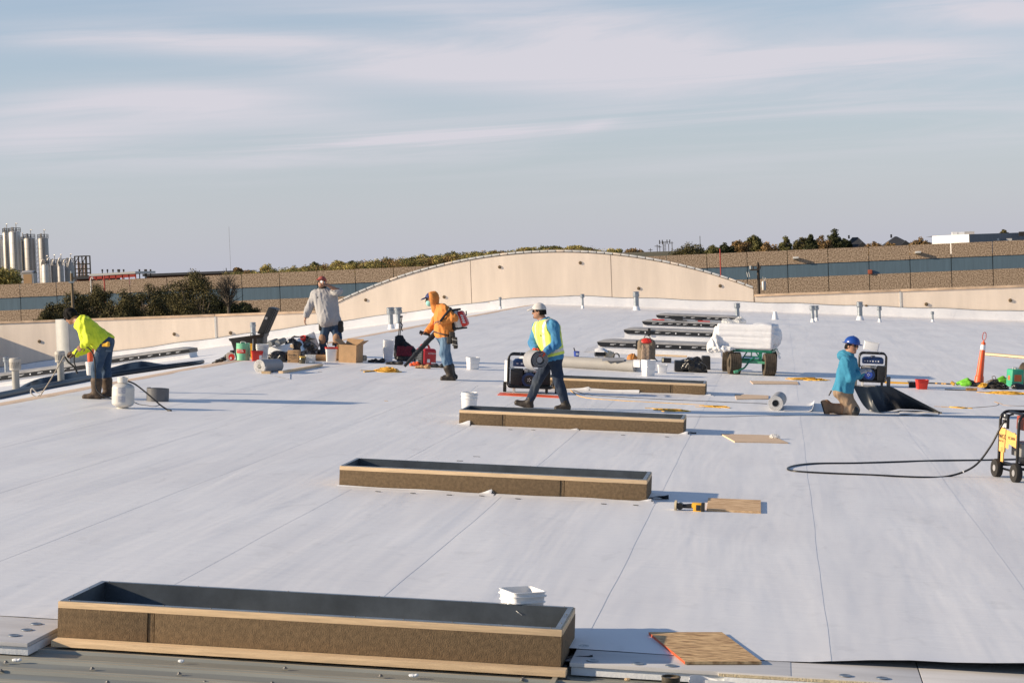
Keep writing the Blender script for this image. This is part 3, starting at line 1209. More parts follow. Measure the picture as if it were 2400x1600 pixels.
# ================================================================ vents
def vent(px, top, base, wcap, wpipe, label, style='cap', y=None, group='vent pipes standing on the roof', boot=True):
    p = G(px, base) if y is None else P(px, base, y)
    if y is not None:
        p = V((p.x, p.y, zr(p.x)))
    s = mpp(p)
    pt = P(px, top, p.y)
    H = pt.z - p.z
    r, rc = wpipe*s/2, wcap*s/2
    t = thing('roof_vent', label, 'vent', p, tilt=0, group=group)
    m = MB()
    hc = rc*1.75
    if style == 'boot':
        m.lathe([(rc, 0), (rc*.98, .03), (rc*.72, H*.5), (rc*.52, H*.93), (rc*.5, H), (0, H)], 20)
        m.obj('membrane_boot', M_MEM, t)
        return t
    m.cyl((0, 0, -.05), (0, 0, H - hc*.5), r, r, 20)
    m.obj('pipe', M_PVC if style == 'flute' else M_GALV, t)
    if boot:
        m = MB()
        bh = H*.22
        m.lathe([(r*1.6, 0), (r*1.5, .015), (r*1.22, bh*.7), (r*1.12, bh), (r*1.0, bh + .004)], 20)
        m.obj('membrane_boot', M_MEM, t)
    m = MB()
    if style == 'flute':
        m.lathe([(r*1.05, H - hc*1.25), (rc*.96, H - hc*1.22), (rc, H - hc*1.1), (rc*.98, H - hc*1.0)], 20)
        for k in range(18):
            a = 2*math.pi*k/18
            m.box((rc*.92*math.cos(a), rc*.92*math.sin(a), H - hc*.72), (rc*.16, rc*.20, hc*.62), 0, Matrix.Rotation(a, 3, 'Z'))
        m.lathe([(rc*.78, H - hc*1.0), (rc*.78, H - hc*.4)], 18)
        m.lathe([(rc*.98, H - hc*.45), (rc*1.02, H - hc*.38), (rc*.98, H - hc*.12), (rc*.8, H - hc*.02), (rc*.3, H), (0, H)], 20)
        m.obj('fluted_cap', M_VENT, t)
    else:
        m.lathe([(r*1.02, H - hc), (rc*.9, H - hc*.97), (rc, H - hc*.8), (rc, H - hc*.42), (rc*.9, H - hc*.38)], 20)
        m.lathe([(rc*.85, H - hc*.38), (rc*.85, H - hc*.2)], 14)
        m.lathe([(rc*1.03, H - hc*.24), (rc*1.03, H - hc*.10), (rc*.7, H), (0, H)], 20)
        m.obj('vent_cap', M_GALV, t)
    return t

vent(38, 838, 912, 27, 17, 'grey vent pipe with a fluted cap at the left edge of the roof', 'flute', y=36, boot=False)
vent(143, 822, 886, 24, 16, 'grey vent pipe with a fluted cap, next to the bending man', 'flute', y=37, boot=False)
vent(15, 836, 863, 14, 9, 'small vent with an open hood at the far left edge', 'cap', y=52)
vent(594, 755, 790, 14, 12, 'ribbed metal vent pipe behind the open black toolbox', 'cap', y=50)
vent(917, 720, 771, 19, 11, 'metal vent with a round cap, left one of a close pair')
vent(935, 720, 769, 18, 10, 'metal vent with a round cap, right one of a close pair')
vent(1173, 696, 724, 8, 5, 'small capped vent left of the ridge near the arched wall')
vent(1366, 689, 723, 10, 5, 'slim capped vent just right of the ridge near the arched wall')
vent(1492, 683, 727, 15, 12, 'thick metal vent pipe below the middle of the arched wall')
vent(1729, 710, 757, 14, 10, 'metal vent pipe rising behind the white wrapped bundle')
vent(1817, 730, 749, 16, 16, 'white cone vent boot without a pipe', 'boot')
vent(1905, 716, 755, 13, 7, 'capped vent, front one of the pair right of the white cone')
vent(1914, 716, 752, 12, 7, 'capped vent, rear one of the pair right of the white cone')
vent(2016, 707, 750, 15, 12, 'thick metal vent with a band cap near the right parapet')
vent(2062, 718, 755, 11, 6, 'slim capped vent, second from the right')
vent(2186, 730, 754, 8, 5, 'small vent farthest right on the roof')
# broad grey duct on the left slope
p = P(171, 860, 50.5)
p = V((p.x, p.y, zr(p.x)))
t = thing('exhaust_duct', 'broad round grey exhaust duct on the left slope behind the bending man', 'duct', p, tilt=0)
s = mpp(p)
H = P(171, 747, 50.5).z - p.z
m = MB()
m.cyl((0, 0, 0), (0, 0, H), 35*s, 35.5*s, 36)
m.obj('duct_shell', mat('painted_duct', (.40, .40, .38), .55, .2, var=.05), t)
m = MB()
m.box((.06, -35*s, H/2), (.03, .02, H*.99))
m.obj('duct_seam', M_GREY, t)
m = MB()
m.lathe([(36*s, .0), (44*s, .02), (44*s, .28), (36*s, .30)], 36)
m.obj('duct_base', M_MEM, t)
# small white box on the roof behind the bundle
t, s = roofthing('junction_box', 'wrapped white box standing behind the white bundle', 'box', 1722, 762)
m = MB()
m.box((0, 0, .16), (.36, .3, .32), 0, None, .05)
m.obj('box_body', M_MEM, t)
m = MB()
m.box((.19, 0, .18), (.06, .16, .2), 0, None, .02)
m.obj('dark_valve', M_BLACKM, t)
# ================================================================ trees
def leaf_mat(name, a, b):
    m = mat(name, a, .75, col2=b, scale=.55, island=.55, contrast=(.25, .75), spec=.25)
    return m
M_LEAF_OAK = leaf_mat('olive_leaves', (.15, .125, .045), (.035, .032, .015))
M_LEAF_DARK = leaf_mat('dark_green_leaves', (.075, .08, .028), (.02, .024, .011))
M_LEAF_GREEN = leaf_mat('green_leaves', (.20, .185, .06), (.06, .06, .024))
M_LEAF_YEL = leaf_mat('yellow_green_leaves', (.52, .42, .13), (.20, .17, .06))
M_LEAF_RUST = leaf_mat('rust_leaves', (.33, .205, .085), (.11, .075, .034))
M_BARK = mat('grey_bark', (.10, .08, .06), .95, var=.3, scale=10)

def leaves_arrays(rs, clumps, n, size):
    """leaf quads spread through clumps [(centre, radius)]"""
    w = np.array([c[1]**2 for c in clumps])
    w = w/w.sum()
    pick = rs.choice(len(clumps), n, p=w)
    cen = np.array([c[0] for c in clumps])[pick]
    rad = np.array([c[1] for c in clumps])[pick][:, None]
    d = rs.normal(size=(n, 3))
    d /= np.linalg.norm(d, axis=1)[:, None]
    d[:, 2] *= .85
    rr = rad*(rs.uniform(0, 1, (n, 1))**.42)*rs.uniform(.85, 1.15, (n, 1))
    c = cen + d*rr
    nrm = d + rs.normal(size=(n, 3))*.8
    nrm /= np.linalg.norm(nrm, axis=1)[:, None]
    t = np.cross(nrm, rs.normal(size=(n, 3)))
    t /= np.linalg.norm(t, axis=1)[:, None]
    b = np.cross(nrm, t)
    s = size*rs.uniform(.6, 1.35, (n, 1))
    q = np.stack([c - t*s, c - b*s*.55, c + t*s, c + b*s*.55], 1)
    return q.reshape(-1, 3)

def quads_obj(name, arr, m, parent=None, off=(0, 0, 0)):
    n = len(arr)//4
    me = bpy.data.meshes.new(name)
    me.from_pydata((arr - np.array(off)).tolist(), [], [(4*i, 4*i + 1, 4*i + 2, 4*i + 3) for i in range(n)])
    me.materials.append(m)
    me.update()
    return link(name, me, parent)

def tree(label, px, top, y, wpx, mat_, hfrac=.6, n=1500, leaf=.3, seed=0, group=None, name='tree', shape='round', bare=False, base=None):
    rs = np.random.RandomState(seed)
    pt = P(px, top, y)
    gz = hill_z(pt.x, y) if base is None else base
    H = pt.z - gz
    R = wpx/2*y/F
    ch = min(H*.8, max(2*R*hfrac, .6))        # crown height
    t = thing(name, label, 'tree', (pt.x, y, gz), tilt=0, group=group)
    clumps = []
    hz = min(ch/2, R*.95)
    for i in range(34):
        while True:
            q = rs.uniform(-1, 1, 3)
            if q @ q < 1:
                break
        if shape == 'cone':
            u = (q[2] + 1)/2
            w = R*(1.08 - .80*u)
            clumps.append(((q[0]*w*.8, q[1]*w*.8, H - ch + ch*u*.93), R*(.34 - .16*u)))
        else:
            cr = R*rs.uniform(.20, .36)
            clumps.append(((q[0]*(R*1.04 - cr), q[1]*(R*1.04 - cr), H - hz + q[2]*(hz - cr)), cr))
    clumps.append(((rs.uniform(-.1, .1)*R, 0, H - R*.24), R*.24))
    if shape != 'cone':
        for i in range(10):              # skirts that close the crown towards the ground
            a = rs.uniform(0, 6.28)
            clumps.append(((R*.7*math.cos(a), R*.7*math.sin(a), H - hz*rs.uniform(1.2, 2.1)), R*.34))
    if not bare:
        quads_obj('crown', leaves_arrays(rs, clumps, n, leaf), mat_, t)
    m = MB()
    fork = max(H - ch*.85, H*.25)
    m.tube([(0, 0, -.3), (R*.03, 0, fork*.6), (0, R*.03, fork)], [R*.10 + .05, R*.08 + .04, R*.07 + .03], 7)
    for c, cr in clumps[::2 if not bare else 1]:
        c = V(c)
        mid = V((c.x*.4, c.y*.4, fork + (c.z - fork)*.5))
        m.tube([(0, 0, fork - .1), mid, c], [R*.05 + .02, R*.03 + .015, .012], 5)
        if bare:
            for q in range(5):
                e = c + V((rs.uniform(-1, 1), rs.uniform(-1, 1), rs.uniform(.0, 1.2)))*R*.45
                m.tube([mid.lerp(c, .5 + .1*q), e], [.014, .006], 4)
    m.obj('trunk', M_BARK, t)
    return t

# dark row between the parapet and the warehouse
GRP = 'dark trees in the row behind the left parapet'
row = [(118, 704, 84, M_LEAF_OAK, 'lowest dark round tree at the left end of the row behind the parapet', 'round'),
       (172, 676, 96, M_LEAF_OAK, 'dark olive tree behind the left utility pole', 'round'),
       (226, 662, 90, M_LEAF_OAK, 'dark olive tree just right of the left utility pole', 'round'),
       (285, 672, 100, M_LEAF_OAK, 'bushy dark tree in the middle of the row, below the red pole', 'round'),
       (345, 660, 98, M_LEAF_OAK, 'bushy brownish tree left of the tallest tree of the row', 'round'),
       (402, 656, 92, M_LEAF_OAK, 'tree leaning against the tallest tree of the row', 'round'),
       (460, 626, 118, M_LEAF_OAK, 'tallest tree of the dark row behind the left parapet', 'round'),
       (516, 672, 92, M_LEAF_DARK, 'dark tree right of the tallest one, thin twigs above it', 'round'),
       (572, 704, 66, M_LEAF_DARK, 'lowest dark bush at the right end of the row, near the drinking man', 'round')]
for i, (px, top, w, mm, lb, sh) in enumerate(row):
    tree(lb, px, top, 118 + (i % 3)*4, w*1.32, mm, 1.5, 15000, .052, 50 + i, GRP, shape=sh)
tree('bare twiggy tree sticking up right of the tallest dark tree', 532, 640, 116, 70, M_LEAF_DARK, 1.3, 200, .08, 77, GRP, bare=True)
# trees right of the arch
GRP = 'autumn trees above the warehouse roof, right of the arch'
rt = [(1612, 565, 74, M_LEAF_OAK, 'round brown tree standing alone beside the utility poles', 'round'),
      (1672, 574, 46, M_LEAF_GREEN, 'first low green tree right of the lone round tree', 'round'),
      (1700, 569, 40, M_LEAF_DARK, 'small dark tree behind the thin red pole', 'round'),
      (1733, 562, 46, M_LEAF_RUST, 'rust coloured tree left of the pointed green one', 'round'),
      (1765, 552, 50, M_LEAF_GREEN, 'pointed green tree at the left of the group', 'cone'),
      (1798, 566, 52, M_LEAF_RUST, 'rust brown tree, wide and low', 'round'),
      (1842, 553, 44, M_LEAF_GREEN, 'mid green tree with a pointed top in the middle of the group', 'cone'),
      (1880, 556, 42, M_LEAF_OAK, 'olive tree in the middle of the group', 'round'),
      (1893, 569, 50, M_LEAF_YEL, 'bright yellow green shrub in front of the group', 'round'),
      (1900, 550, 38, M_LEAF_DARK, 'narrow dark green tree behind the yellow shrub', 'cone'),
      (1925, 551, 46, M_LEAF_RUST, 'rusty tree left of the tallest tree', 'round'),
      (1956, 536, 50, M_LEAF_DARK, 'tallest dark green tree of the group, left of the dark roofs', 'cone'),
      (1980, 560, 30, M_LEAF_DARK, 'dark tree against the first dark roof', 'round'),
      (2046, 566, 46, M_LEAF_RUST, 'low rusty tree between the two dark roofs', 'round'),
      (2082, 568, 40, M_LEAF_RUST, 'low brown tree left of the second dark roof', 'round'),
      (2155, 556, 44, M_LEAF_RUST, 'brown tree between the second dark roof and the white building', 'round'),
      (2352, 539, 22, M_LEAF_OAK, 'small treetop showing above the white building', 'round')]
for i, (px, top, w, mm, lb, sh) in enumerate(rt):
    tree(lb, px, top - 2, 318 + (i*7) % 30 + (110 if px > 2300 else 0), w*1.34, mm, .95, 8500, .135, 120 + i, GRP, shape=sh)
# scrubby hill
GRP = 'scrub trees standing out on the hill'
hl = [(556, 622, 24, M_LEAF_RUST, 'small rusty tree at the left foot of the scrub hill'),
      (628, 613, 44, M_LEAF_YEL, 'yellow scrub tree near the left end of the hill'),
      (690, 617, 40, M_LEAF_YEL, 'orange yellow bush low on the hill'),
      (735, 609, 36, M_LEAF_GREEN, 'green tree on the left of the hill'),
      (790, 604, 40, M_LEAF_YEL, 'yellow green tree left of the dark hill tree'),
      (826, 606, 34, M_LEAF_DARK, 'dark green tree standing out on the hill'),
      (905, 596, 50, M_LEAF_GREEN, 'green tree in the middle of the hill'),
      (990, 589, 44, M_LEAF_YEL, 'dull yellow tree near the middle of the hill'),
      (1058, 583, 46, M_LEAF_GREEN, 'round green tree on the hill skyline'),
      (1110, 583, 50, M_LEAF_GREEN, 'wide green tree left of where the arch meets the hill'),
      (1160, 583, 42, M_LEAF_YEL, 'yellow green tree just above the left shoulder of the arch'),
      (1235, 575, 46, M_LEAF_YEL, 'yellow scrub tree above the arch'),
      (1290, 572, 56, M_LEAF_GREEN, 'broad tree above the top of the arch'),
      (1350, 570, 50, M_LEAF_YEL, 'yellow round tree at the top of the arch'),
      (1440, 584, 36, M_LEAF_YEL, 'small yellow tree right of the arch top'),
      (1485, 590, 40, M_LEAF_RUST, 'low rusty bush where the arch falls to the right')]
for i, (px, top, w, mm, lb) in enumerate(hl):
    tree(lb, px, top + 3, 386 + (i*5) % 16, w*1.25, mm, .8, 4200, .155, 200 + i, GRP)
rs = np.random.RandomState(3)
arrs = {0: [], 1: [], 2: []}
for i in range(950):
    px = rs.uniform(540, 1500)
    top = np.interp(px, [540, 700, 830, 950, 1060, 1200, 1380, 1440, 1500], [632, 620, 607, 598, 589, 580, 573, 588, 598]) + abs(rs.normal())*8
    y = 372 + rs.uniform(0, 24)
    p = P(px, top, y)
    r = rs.uniform(.9, 1.9)
    cl_ = [((p.x + rs.uniform(-1, 1)*r, y + rs.uniform(-1, 1)*r, p.z - r*rs.uniform(.6, 1.6)), r*.6) for _ in range(5)]
    arrs[rs.randint(3)].append(leaves_arrays(rs, cl_, 190, .145))
for k, mm in ((0, M_LEAF_YEL), (1, M_LEAF_RUST), (2, M_LEAF_GREEN)):
    o = quads_obj('scrub', np.concatenate(arrs[k]), mm)
    tag(o, ['yellow scrub covering the hill', 'rusty scrub covering the hill', 'green scrub covering the hill'][k], 'scrub', kind='stuff')
arr = []
for i in range(70):
    px = rs.uniform(-30, 34)
    p = P(px, rs.uniform(640, 662), 300)
    arr.append(leaves_arrays(rs, [((p.x, 300 + rs.uniform(-2, 2), p.z), 1.1)], 60, .25))
o = quads_obj('scrub', np.concatenate(arr), M_LEAF_YEL)
tag(o, 'yellow green scrub in front of the silos', 'scrub', kind='stuff')

# ================================================================ silos and plant on the left
SY = 550.0
M_SILO = mat('silo_steel', (.66, .62, .56), .45, .3, var=.10, scale=.35, stretch=(1.5, 1.5, .2))
M_SILOD = mat('grey_silo_steel', (.46, .43, .40), .5, .3, var=.10, scale=.35, stretch=(1.5, 1.5, .2))
M_FRAMEK = mat('black_frame', (.03, .025, .022), .7)
M_REDST = mat('red_steel', (.42, .045, .03), .6)
u = SY/F

def silo(x0, x1, top, label, m_, y=SY, rails=True, cone_base=False, ladder=True, group='steel silos of the plant'):
    pc = P((x0 + x1)/2, top, y)
    r = (x1 - x0)/2*y/F
    H = pc.z - GROUND
    t = thing('silo', label, 'silo', (pc.x, y, GROUND), tilt=0, group=group)
    m = MB()
    m.lathe([(r*.98, 0), (r, .1), (r, H - .2), (r*.97, H), (r*.3, H + .35), (0, H + .4)], 28)
    m.obj('tank_shell', m_, t)
    m = MB()
    for k in range(1, 8):
        m.lathe([(r + .0, H*k/8 - .05), (r + .035, H*k/8), (r + .0, H*k/8 + .05)], 28)
    tag(m.obj('weld_band', m_, t), kind='stuff')
    if rails:
        m = MB()
        for zz in (.55, 1.15):
            m.tube([(r*1.05*math.cos(a*.3491), r*1.05*math.sin(a*.3491), H + zz) for a in range(18)], .05, 4, closed=True)
        for a in range(12):
            q = a*math.pi/6
            m.cyl((r*1.05*math.cos(q), r*1.05*math.sin(q), H - .1), (r*1.05*math.cos(q), r*1.05*math.sin(q), H + 1.15), .05, n=4)
        m.obj('railing', M_FRAMEK, t)
        m = MB()
        m.box((-r*.25, -r*.3, H + .8), (r*.35, r*.35, 1.3))
        m.cyl((r*.3, 0, H), (r*.3, 0, H + 2.1), .13, n=6)
        m.tube([(r*.3, 0, H + 2.1), (r*.3, -.2, H + 2.5), (r*.7, -.4, H + 2.4)], .12, 5)
        m.obj('filter_unit', M_SILOD, t)
    if ladder:
        m = MB()
        for sx_ in (-.25, .25):
            m.cyl((r*.45 + sx_, -r*.93 - .25, 1), (r*.45 + sx_, -r*.93 - .25, H + 1), .05, n=4)
        for k in range(int(H*1.6)):
            m.box((r*.45, -r*.93 - .25, 1.2 + k*.6), (.5, .05, .06))
        m.obj('ladder', M_FRAMEK, t)
    return t
silo(-14, 6, 562, 'pale steel silo cut by the left edge of the photo', M_SILO)
silo(6, 22, 545, 'tall narrow bright silo, second from the left edge', M_SILO, y=SY + 3)
silo(20, 48, 544, 'tallest wide bright steel silo with ladders', M_SILO)
silo(46, 58, 566, 'dark silo behind, between the tallest one and the grey pair', M_SILOD, y=SY + 6)
silo(55, 82, 559, 'smooth grey silo left of the white stair shaft', M_SILOD)
silo(88, 113, 559, 'grey silo at the right of the tall group', M_SILOD)
silo(97, 118, 620, 'low pale tank at the left of the small tanks', M_SILO, y=SY - 12, ladder=False, group='low tanks beside the silos')
silo(118, 134, 618, 'low dark tank, second of the small tanks', M_SILOD, y=SY - 10, ladder=False, group='low tanks beside the silos')
silo(134, 149, 617, 'low grey tank, third of the small tanks', M_SILOD, y=SY - 12, ladder=False, group='low tanks beside the silos')
silo(150, 175, 616, 'low wide grey tank beside the black frame', M_SILOD, y=SY - 8, ladder=False, group='low tanks beside the silos')
# stair shaft
p = P(84.5, 560, SY)
t = thing('stair_tower', 'white lattice stair shaft between the two smooth grey silos', 'tower', (p.x, SY, GROUND), tilt=0)
m = MB()
H = p.z - GROUND
for a in (-.35, .35):
    for b in (-.35, .35):
        m.cyl((a, b, 0), (a, b, H), .06, n=4)
for k in range(int(H/1.2)):
    m.box((0, 0, k*1.2), (.8, .8, .08))
    m.cyl((-.35, -.37, k*1.2), (.35, -.37, k*1.2 + 1.2), .04, n=4)
m.obj('lattice', M_STEELP, t)
# black frame
p0, p1 = P(175, 601, SY - 5), P(204, 648, SY - 5)
t = thing('pipe_rack', 'black open steel frame with pipes right of the low tanks', 'frame', (p0.x, SY - 5, GROUND), tilt=0)
m = MB()
W_, H = p1.x - p0.x, p0.z - GROUND
for a in (0, W_*.32, W_*.62, W_):
    for b in (0, 3):
        m.box((a, b, H/2), (.32 if a in (0, W_) else .22, .3, H))
for z in (H, H - 2.2, H - 3.6, H - 4.8, H - 5.6):
    for b in (0, 3):
        m.box((W_/2, b, z), (W_ + .3, .28, .3))
for a, z in ((0, H - 2), (W_*.62, H - 2), (W_*.32, H - 4.8)):
    m.tube([(a, 0, z), (a + W_*.35, 0, z + 1.9)], .12, 4)
m.obj('steel_frame', M_FRAMEK, t)
m = MB()
for k in range(7):
    m.tube([(W_*(.1 + .12*k), 1.5, H - 6), (W_*(.1 + .12*k), 1.5, H - 1.4 - .5*(k % 3)), (W_*(.22 + .1*k), 1.2, H - 1.2 - .5*(k % 3))], .14, 5)
m.obj('pipework', mat('rusty_pipe', (.22, .13, .08), .7), t)
# pipe arches on the low tanks
m = MB()
t = thing('pipe_run', 'thin pipes arching over the low tanks', 'pipes', P(135, 640, SY - 11), tilt=0)
for k in range(6):
    a, b = P(96 + 13*k, 622, SY - 13), P(108 + 13*k, 622, SY - 13)
    m.tube(smooth_path([a, a + V((.2, 0, 1.2)), (a + b)/2 + V((0, 0, 1.7 + .5*(k % 2))), b + V((-.2, 0, 1.2)), b], 4), .10, 5)
local(t, m).obj('pipe', M_SILOD, t)
p = P(68, 650, SY - 30)
t = thing('shed', 'small grey shed at the foot of the silos', 'shed', (p.x, SY - 30, GROUND), tilt=0)
m = MB()
zt = P(68, 640, SY - 30).z - GROUND
m.box((0, 0, zt/2), (3.6, 3, zt))
m.obj('shed_wall', M_SILOD, t)
m = MB()
m.tube([(0, -1.6, zt), (0, 0, zt + .5), (0, 1.6, zt)], 1.8, 12, flat=.15)
m.obj('roof', M_SILOD, t)
m = MB()
m.box((.2, -1.53, zt*.8), (2.4, .06, zt*.35))
m.obj('door', M_CARD, t)
# long dark roof and red canopy
t = thing('canopy', 'red steel canopy with a white roof edge beyond the warehouse', 'canopy', P(290, 655, 420), tilt=0)
a, b = P(235, 644, 420), P(341, 638, 420)
m = MB()
m.box((a + b)/2, (b.x - a.x, 14, .45), 0, Matrix.Rotation(-math.atan2(b.z - a.z, b.x - a.x), 3, 'Y'))
local(t, m).obj('roof', M_STEELP, t)
m = MB()
for k in range(8):
    q = a.lerp(b, k/7)
    m.box((q.x, 413.2, (q.z + GROUND)/2 - .3), (.2, .2, q.z - GROUND))
m.box(((a.x + b.x)/2, 413.2, (a.z + b.z)/2 - .65), (b.x - a.x, .2, .6), 0, Matrix.Rotation(-math.atan2(b.z - a.z, b.x - a.x), 3, 'Y'))
local(t, m).obj('post', M_REDST, t)
t = thing('long_shed', 'long low dark roofed shed stretching right of the red canopy', 'shed', P(450, 660, 440), tilt=0)
for (xa, ya, xb, yb) in ((176, 648, 236, 647), (340, 637, 560, 638)):
    a, b = P(xa, ya, 440), P(xb, yb, 440)
    m = MB()
    m.box(((a.x + b.x)/2, 446, (a.z + b.z)/2 - .3), (b.x - a.x, 16, .55))
    local(t, m).obj('roof', mat('dark_roof', (.05, .05, .055), .5), t)
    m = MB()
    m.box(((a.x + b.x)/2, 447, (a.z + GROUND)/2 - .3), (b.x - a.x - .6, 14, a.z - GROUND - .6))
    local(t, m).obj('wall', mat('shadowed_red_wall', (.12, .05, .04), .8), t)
# dark pegs on the red canopy's roof line
GRP = 'short dark stacks along the red canopy'
for i, px in enumerate((240, 252, 265, 277, 280, 290, 327, 340, 343, 353)):
    p = P(px, 640, 424)
    t = thing('roof_stack', ('first', 'second', 'third', 'fourth', 'fifth', 'sixth', 'seventh', 'eighth', 'ninth', 'tenth')[i] + ' short dark stack from the left behind the red canopy', 'stack', (p.x, 424, GROUND), tilt=0, group=GRP)
    m = MB()
    m.cyl((0, 0, 0), (0, 0, P(px, 634, 424).z - GROUND), .12, n=6)
    m.cyl((0, 0, P(px, 636, 424).z - GROUND), (0, 0, P(px, 631, 424).z - GROUND), .2, n=6)
    m.obj('pipe', M_FRAMEK, t)

# ================================================================ poles
def pole(name, label, px, top, bot, y, wpx, m_, cat='pole', group=None):
    p = P(px, bot, y)
    pt = P(px, top, y)
    t = thing(name, label, cat, (p.x, y, GROUND), tilt=0, group=group)
    m = MB()
    r = wpx/2*y/F
    m.cyl((0, 0, 0), (0, 0, pt.z - GROUND), r*1.15, r, 10)
    m.obj('post', m_, t)
    return t, pt.z - GROUND, r
M_POLE = mat('weathered_pole', (.22, .165, .105), .9, var=.2, scale=3, stretch=(4, 4, .3))
M_POLED = mat('dark_pole', (.05, .038, .03), .9, var=.2, scale=3, stretch=(4, 4, .3))
t, H, r = pole('utility_pole', 'weathered wooden pole in front of the dark trees behind the left parapet', 172, 640, 740, 108, 7, M_POLE)
m = MB()
m.cyl((0, 0, H - .25), (.0, 0, H + .12), .05)
m.box((0, -r, H - .5), (.3, .08, .1))
m.obj('bracket', M_GALV, t)
t, H, r = pole('vent_stack', 'thin red pole in front of the brown warehouse on the left', 246, 645, 690, 149, 3.2, M_REDST)
p = P(214, 690, 140)
t = thing('gooseneck_pipe', 'white gooseneck vent pipe behind the dark trees on the left', 'pipe', (p.x, 140, GROUND), tilt=0)
H = P(214, 655, 140).z - GROUND
m = MB()
m.tube([(0, 0, 0), (0, 0, H), (.05, 0, H + .12), (.15, 0, H + .14), (.2, 0, H + .02)], .05, 8)
m.obj('pipe_body', M_STEELP, t)
t, H, r = pole('utility_pole', 'dark wooden utility pole with a transformer in front of the warehouse on the right', 1779, 620, 692, 120, 6.5, M_POLED)
m = MB()
m.cyl((0, 0, H), (0, 0, H + .14), .06)
m.box((-.22, -.12, H - .30), (.5, .09, .09))
for x in (-.45, -.30, .12):
    m.cyl((x, -.12, H - .26), (x, -.12, H - .10), .035)
m.obj('crossarm', M_POLED, t)
m = MB()
m.cyl((-.45, -.12, H - .25), (-.45, -.12, H - .05), .05)
for x in (-.62, -.5):
    m.cyl((x, -.2, H - .72), (x - .06, -.2, H - .42), .022)
m.obj('insulator', M_STEELP, t)
m = MB()
m.lathe([(0, H - 1.55), (.12, H - 1.53), (.13, H - 1.05), (.09, H - .99), (0, H - .97)], 16, c=(.30, -.05, 0))
m.cyl((.3, -.05, H - .98), (.27, -.05, H - .74), .025)
m.cyl((.38, -.05, H - .98), (.42, -.05, H - .80), .025)
m.box((.17, -.05, H - 1.3), (.12, .1, .12))
m.obj('transformer', M_SILOD, t)
pole('flag_pole', 'thin bright red pole rising above the warehouse roof right of the arch', 1690, 583, 660, 128, 2.6, M_REDST)
GRP = 'far power poles right of the arch'
for i, (px, top, arm) in enumerate(((1525, 582, 10), (1541, 573, 12), (1547, 575, 8), (1555, 566, 0), (1568, 571, 0), (1576, 566, 6), (1506, 589, 8), (1490, 580, 0), (1500, 582, 0))):
    t, H, r = pole('power_pole', {1490: 'far pole with no crossarm, leftmost of the thin poles right of the arch', 1500: 'second thin far pole from the left right of the arch', 1506: 'low far pole with a short crossarm, third from the left', 1525: 'low far pole with a wide crossarm standing clear of the others', 1541: 'far pole with the widest crossarm in the cluster', 1547: 'far pole leaning close right of the widest crossarm', 1555: 'tall bare far pole left of the lattice mast', 1568: 'bare far pole right of the lattice mast', 1576: 'tall far pole nearest the lone round tree'}[px], px, top, 600, 420 + i*3, 1.5, M_POLED, group=GRP)
    if arm:
        m = MB()
        m.box((0, -.1, H - .35), (arm*420/F, .1, .12))
        m.obj('crossarm', M_POLED, t)
p = P(1558, 570, 430)
t = thing('lattice_mast', 'small lattice mast with antennas among the far power poles', 'mast', (p.x, 430, GROUND), tilt=0)
H = P(1558, 566, 430).z - GROUND
m = MB()
for a in (-.25, .25):
    m.cyl((a, 0, 0), (a*.6, 0, H), .05, n=4)
for k in range(10):
    m.box((0, 0, H*.4 + k*H*.06), (.5, .05, .05))
m.box((0, 0, H - .15), (2.4, .1, .1))
for x in (-1.1, -.5, .5, 1.1):
    m.box((x, -.05, H - .1), (.2, .1, .9))
m.obj('mast_frame', M_FRAMEK, t)
pole('radio_mast', 'very thin tall mast beside the lone round tree', 1642, 553, 600, 400, 1.3, M_FRAMEK, 'mast')
pole('radio_mast', 'faint hair thin mast in the sky above the left end of the hill', 541, 531, 640, 800, .7, mat('far_mast', (.30, .31, .33), .8), 'mast')
pole('lamp_pole', 'small dark pole rising from the shed roof left of the hill', 531, 628, 650, 400, 2, M_FRAMEK)

# ================================================================ houses and white building
M_SHING = mat('dark_shingles', (.028, .030, .035), .9, var=.25, scale=2)
for px0, px1, pxa, pxb, top, base, y, lb in ((1976, 2036, 1998, 2012, 556, 582, 345, 'house with a dark hipped roof, left of the two'),
                                          (2064, 2142, 2098, 2104, 554, 578, 350, 'house with a steep dark hipped roof, right of the two')):
    a, b, c, d = P(px0, base, y), P(px1, base, y), P(pxa, top, y), P(pxb, top, y)
    t = thing('house', lb, 'house', ((a.x + b.x)/2, y, GROUND), tilt=0)
    m = MB()
    yb, zt = y + 5, (a.z + b.z)/2
    vs = [(a.x, y - 4, zt), (b.x, y - 4, zt), (b.x, y + 8, zt), (a.x, y + 8, zt), (c.x, y + 1, c.z), (d.x, y + 2.5, c.z)]
    m.add(vs, [(0, 1, 5, 4), (1, 2, 5), (2, 3, 4, 5), (3, 0, 4), (3, 2, 1, 0)])
    q = a.lerp(b, .72)
    m.add([(q.x - 1.1, y - 4.1, zt), (q.x + 1.1, y - 4.1, zt), (q.x, y - 4.1, zt + 1.0), (q.x, y - .5, zt + 1.0), (q.x - 1.1, y - 1, zt), (q.x + 1.1, y - 1, zt)],
          [(0, 1, 2), (0, 2, 3, 4), (1, 5, 3, 2)])
    local(t, m).obj('roof', M_SHING, t, angle=0)
    m = MB()
    m.box(((a.x + b.x)/2, y + 2, (zt + GROUND)/2), (b.x - a.x - 1, 11, zt - GROUND))
    local(t, m).obj('wall', M_CREAM, t)
    m = MB()
    m.box((c.x - .5, y + 3, c.z + .1), (.3, .3, .6))
    local(t, m).obj('chimney', M_SHING, t)
a, b, c = P(2185, 557, 430), P(2271, 549, 418), P(2420, 546, 428)
t = thing('white_building', 'low white flat roofed building beyond the warehouse at the right', 'building', (b.x, 430, GROUND), tilt=0)
m = MB()
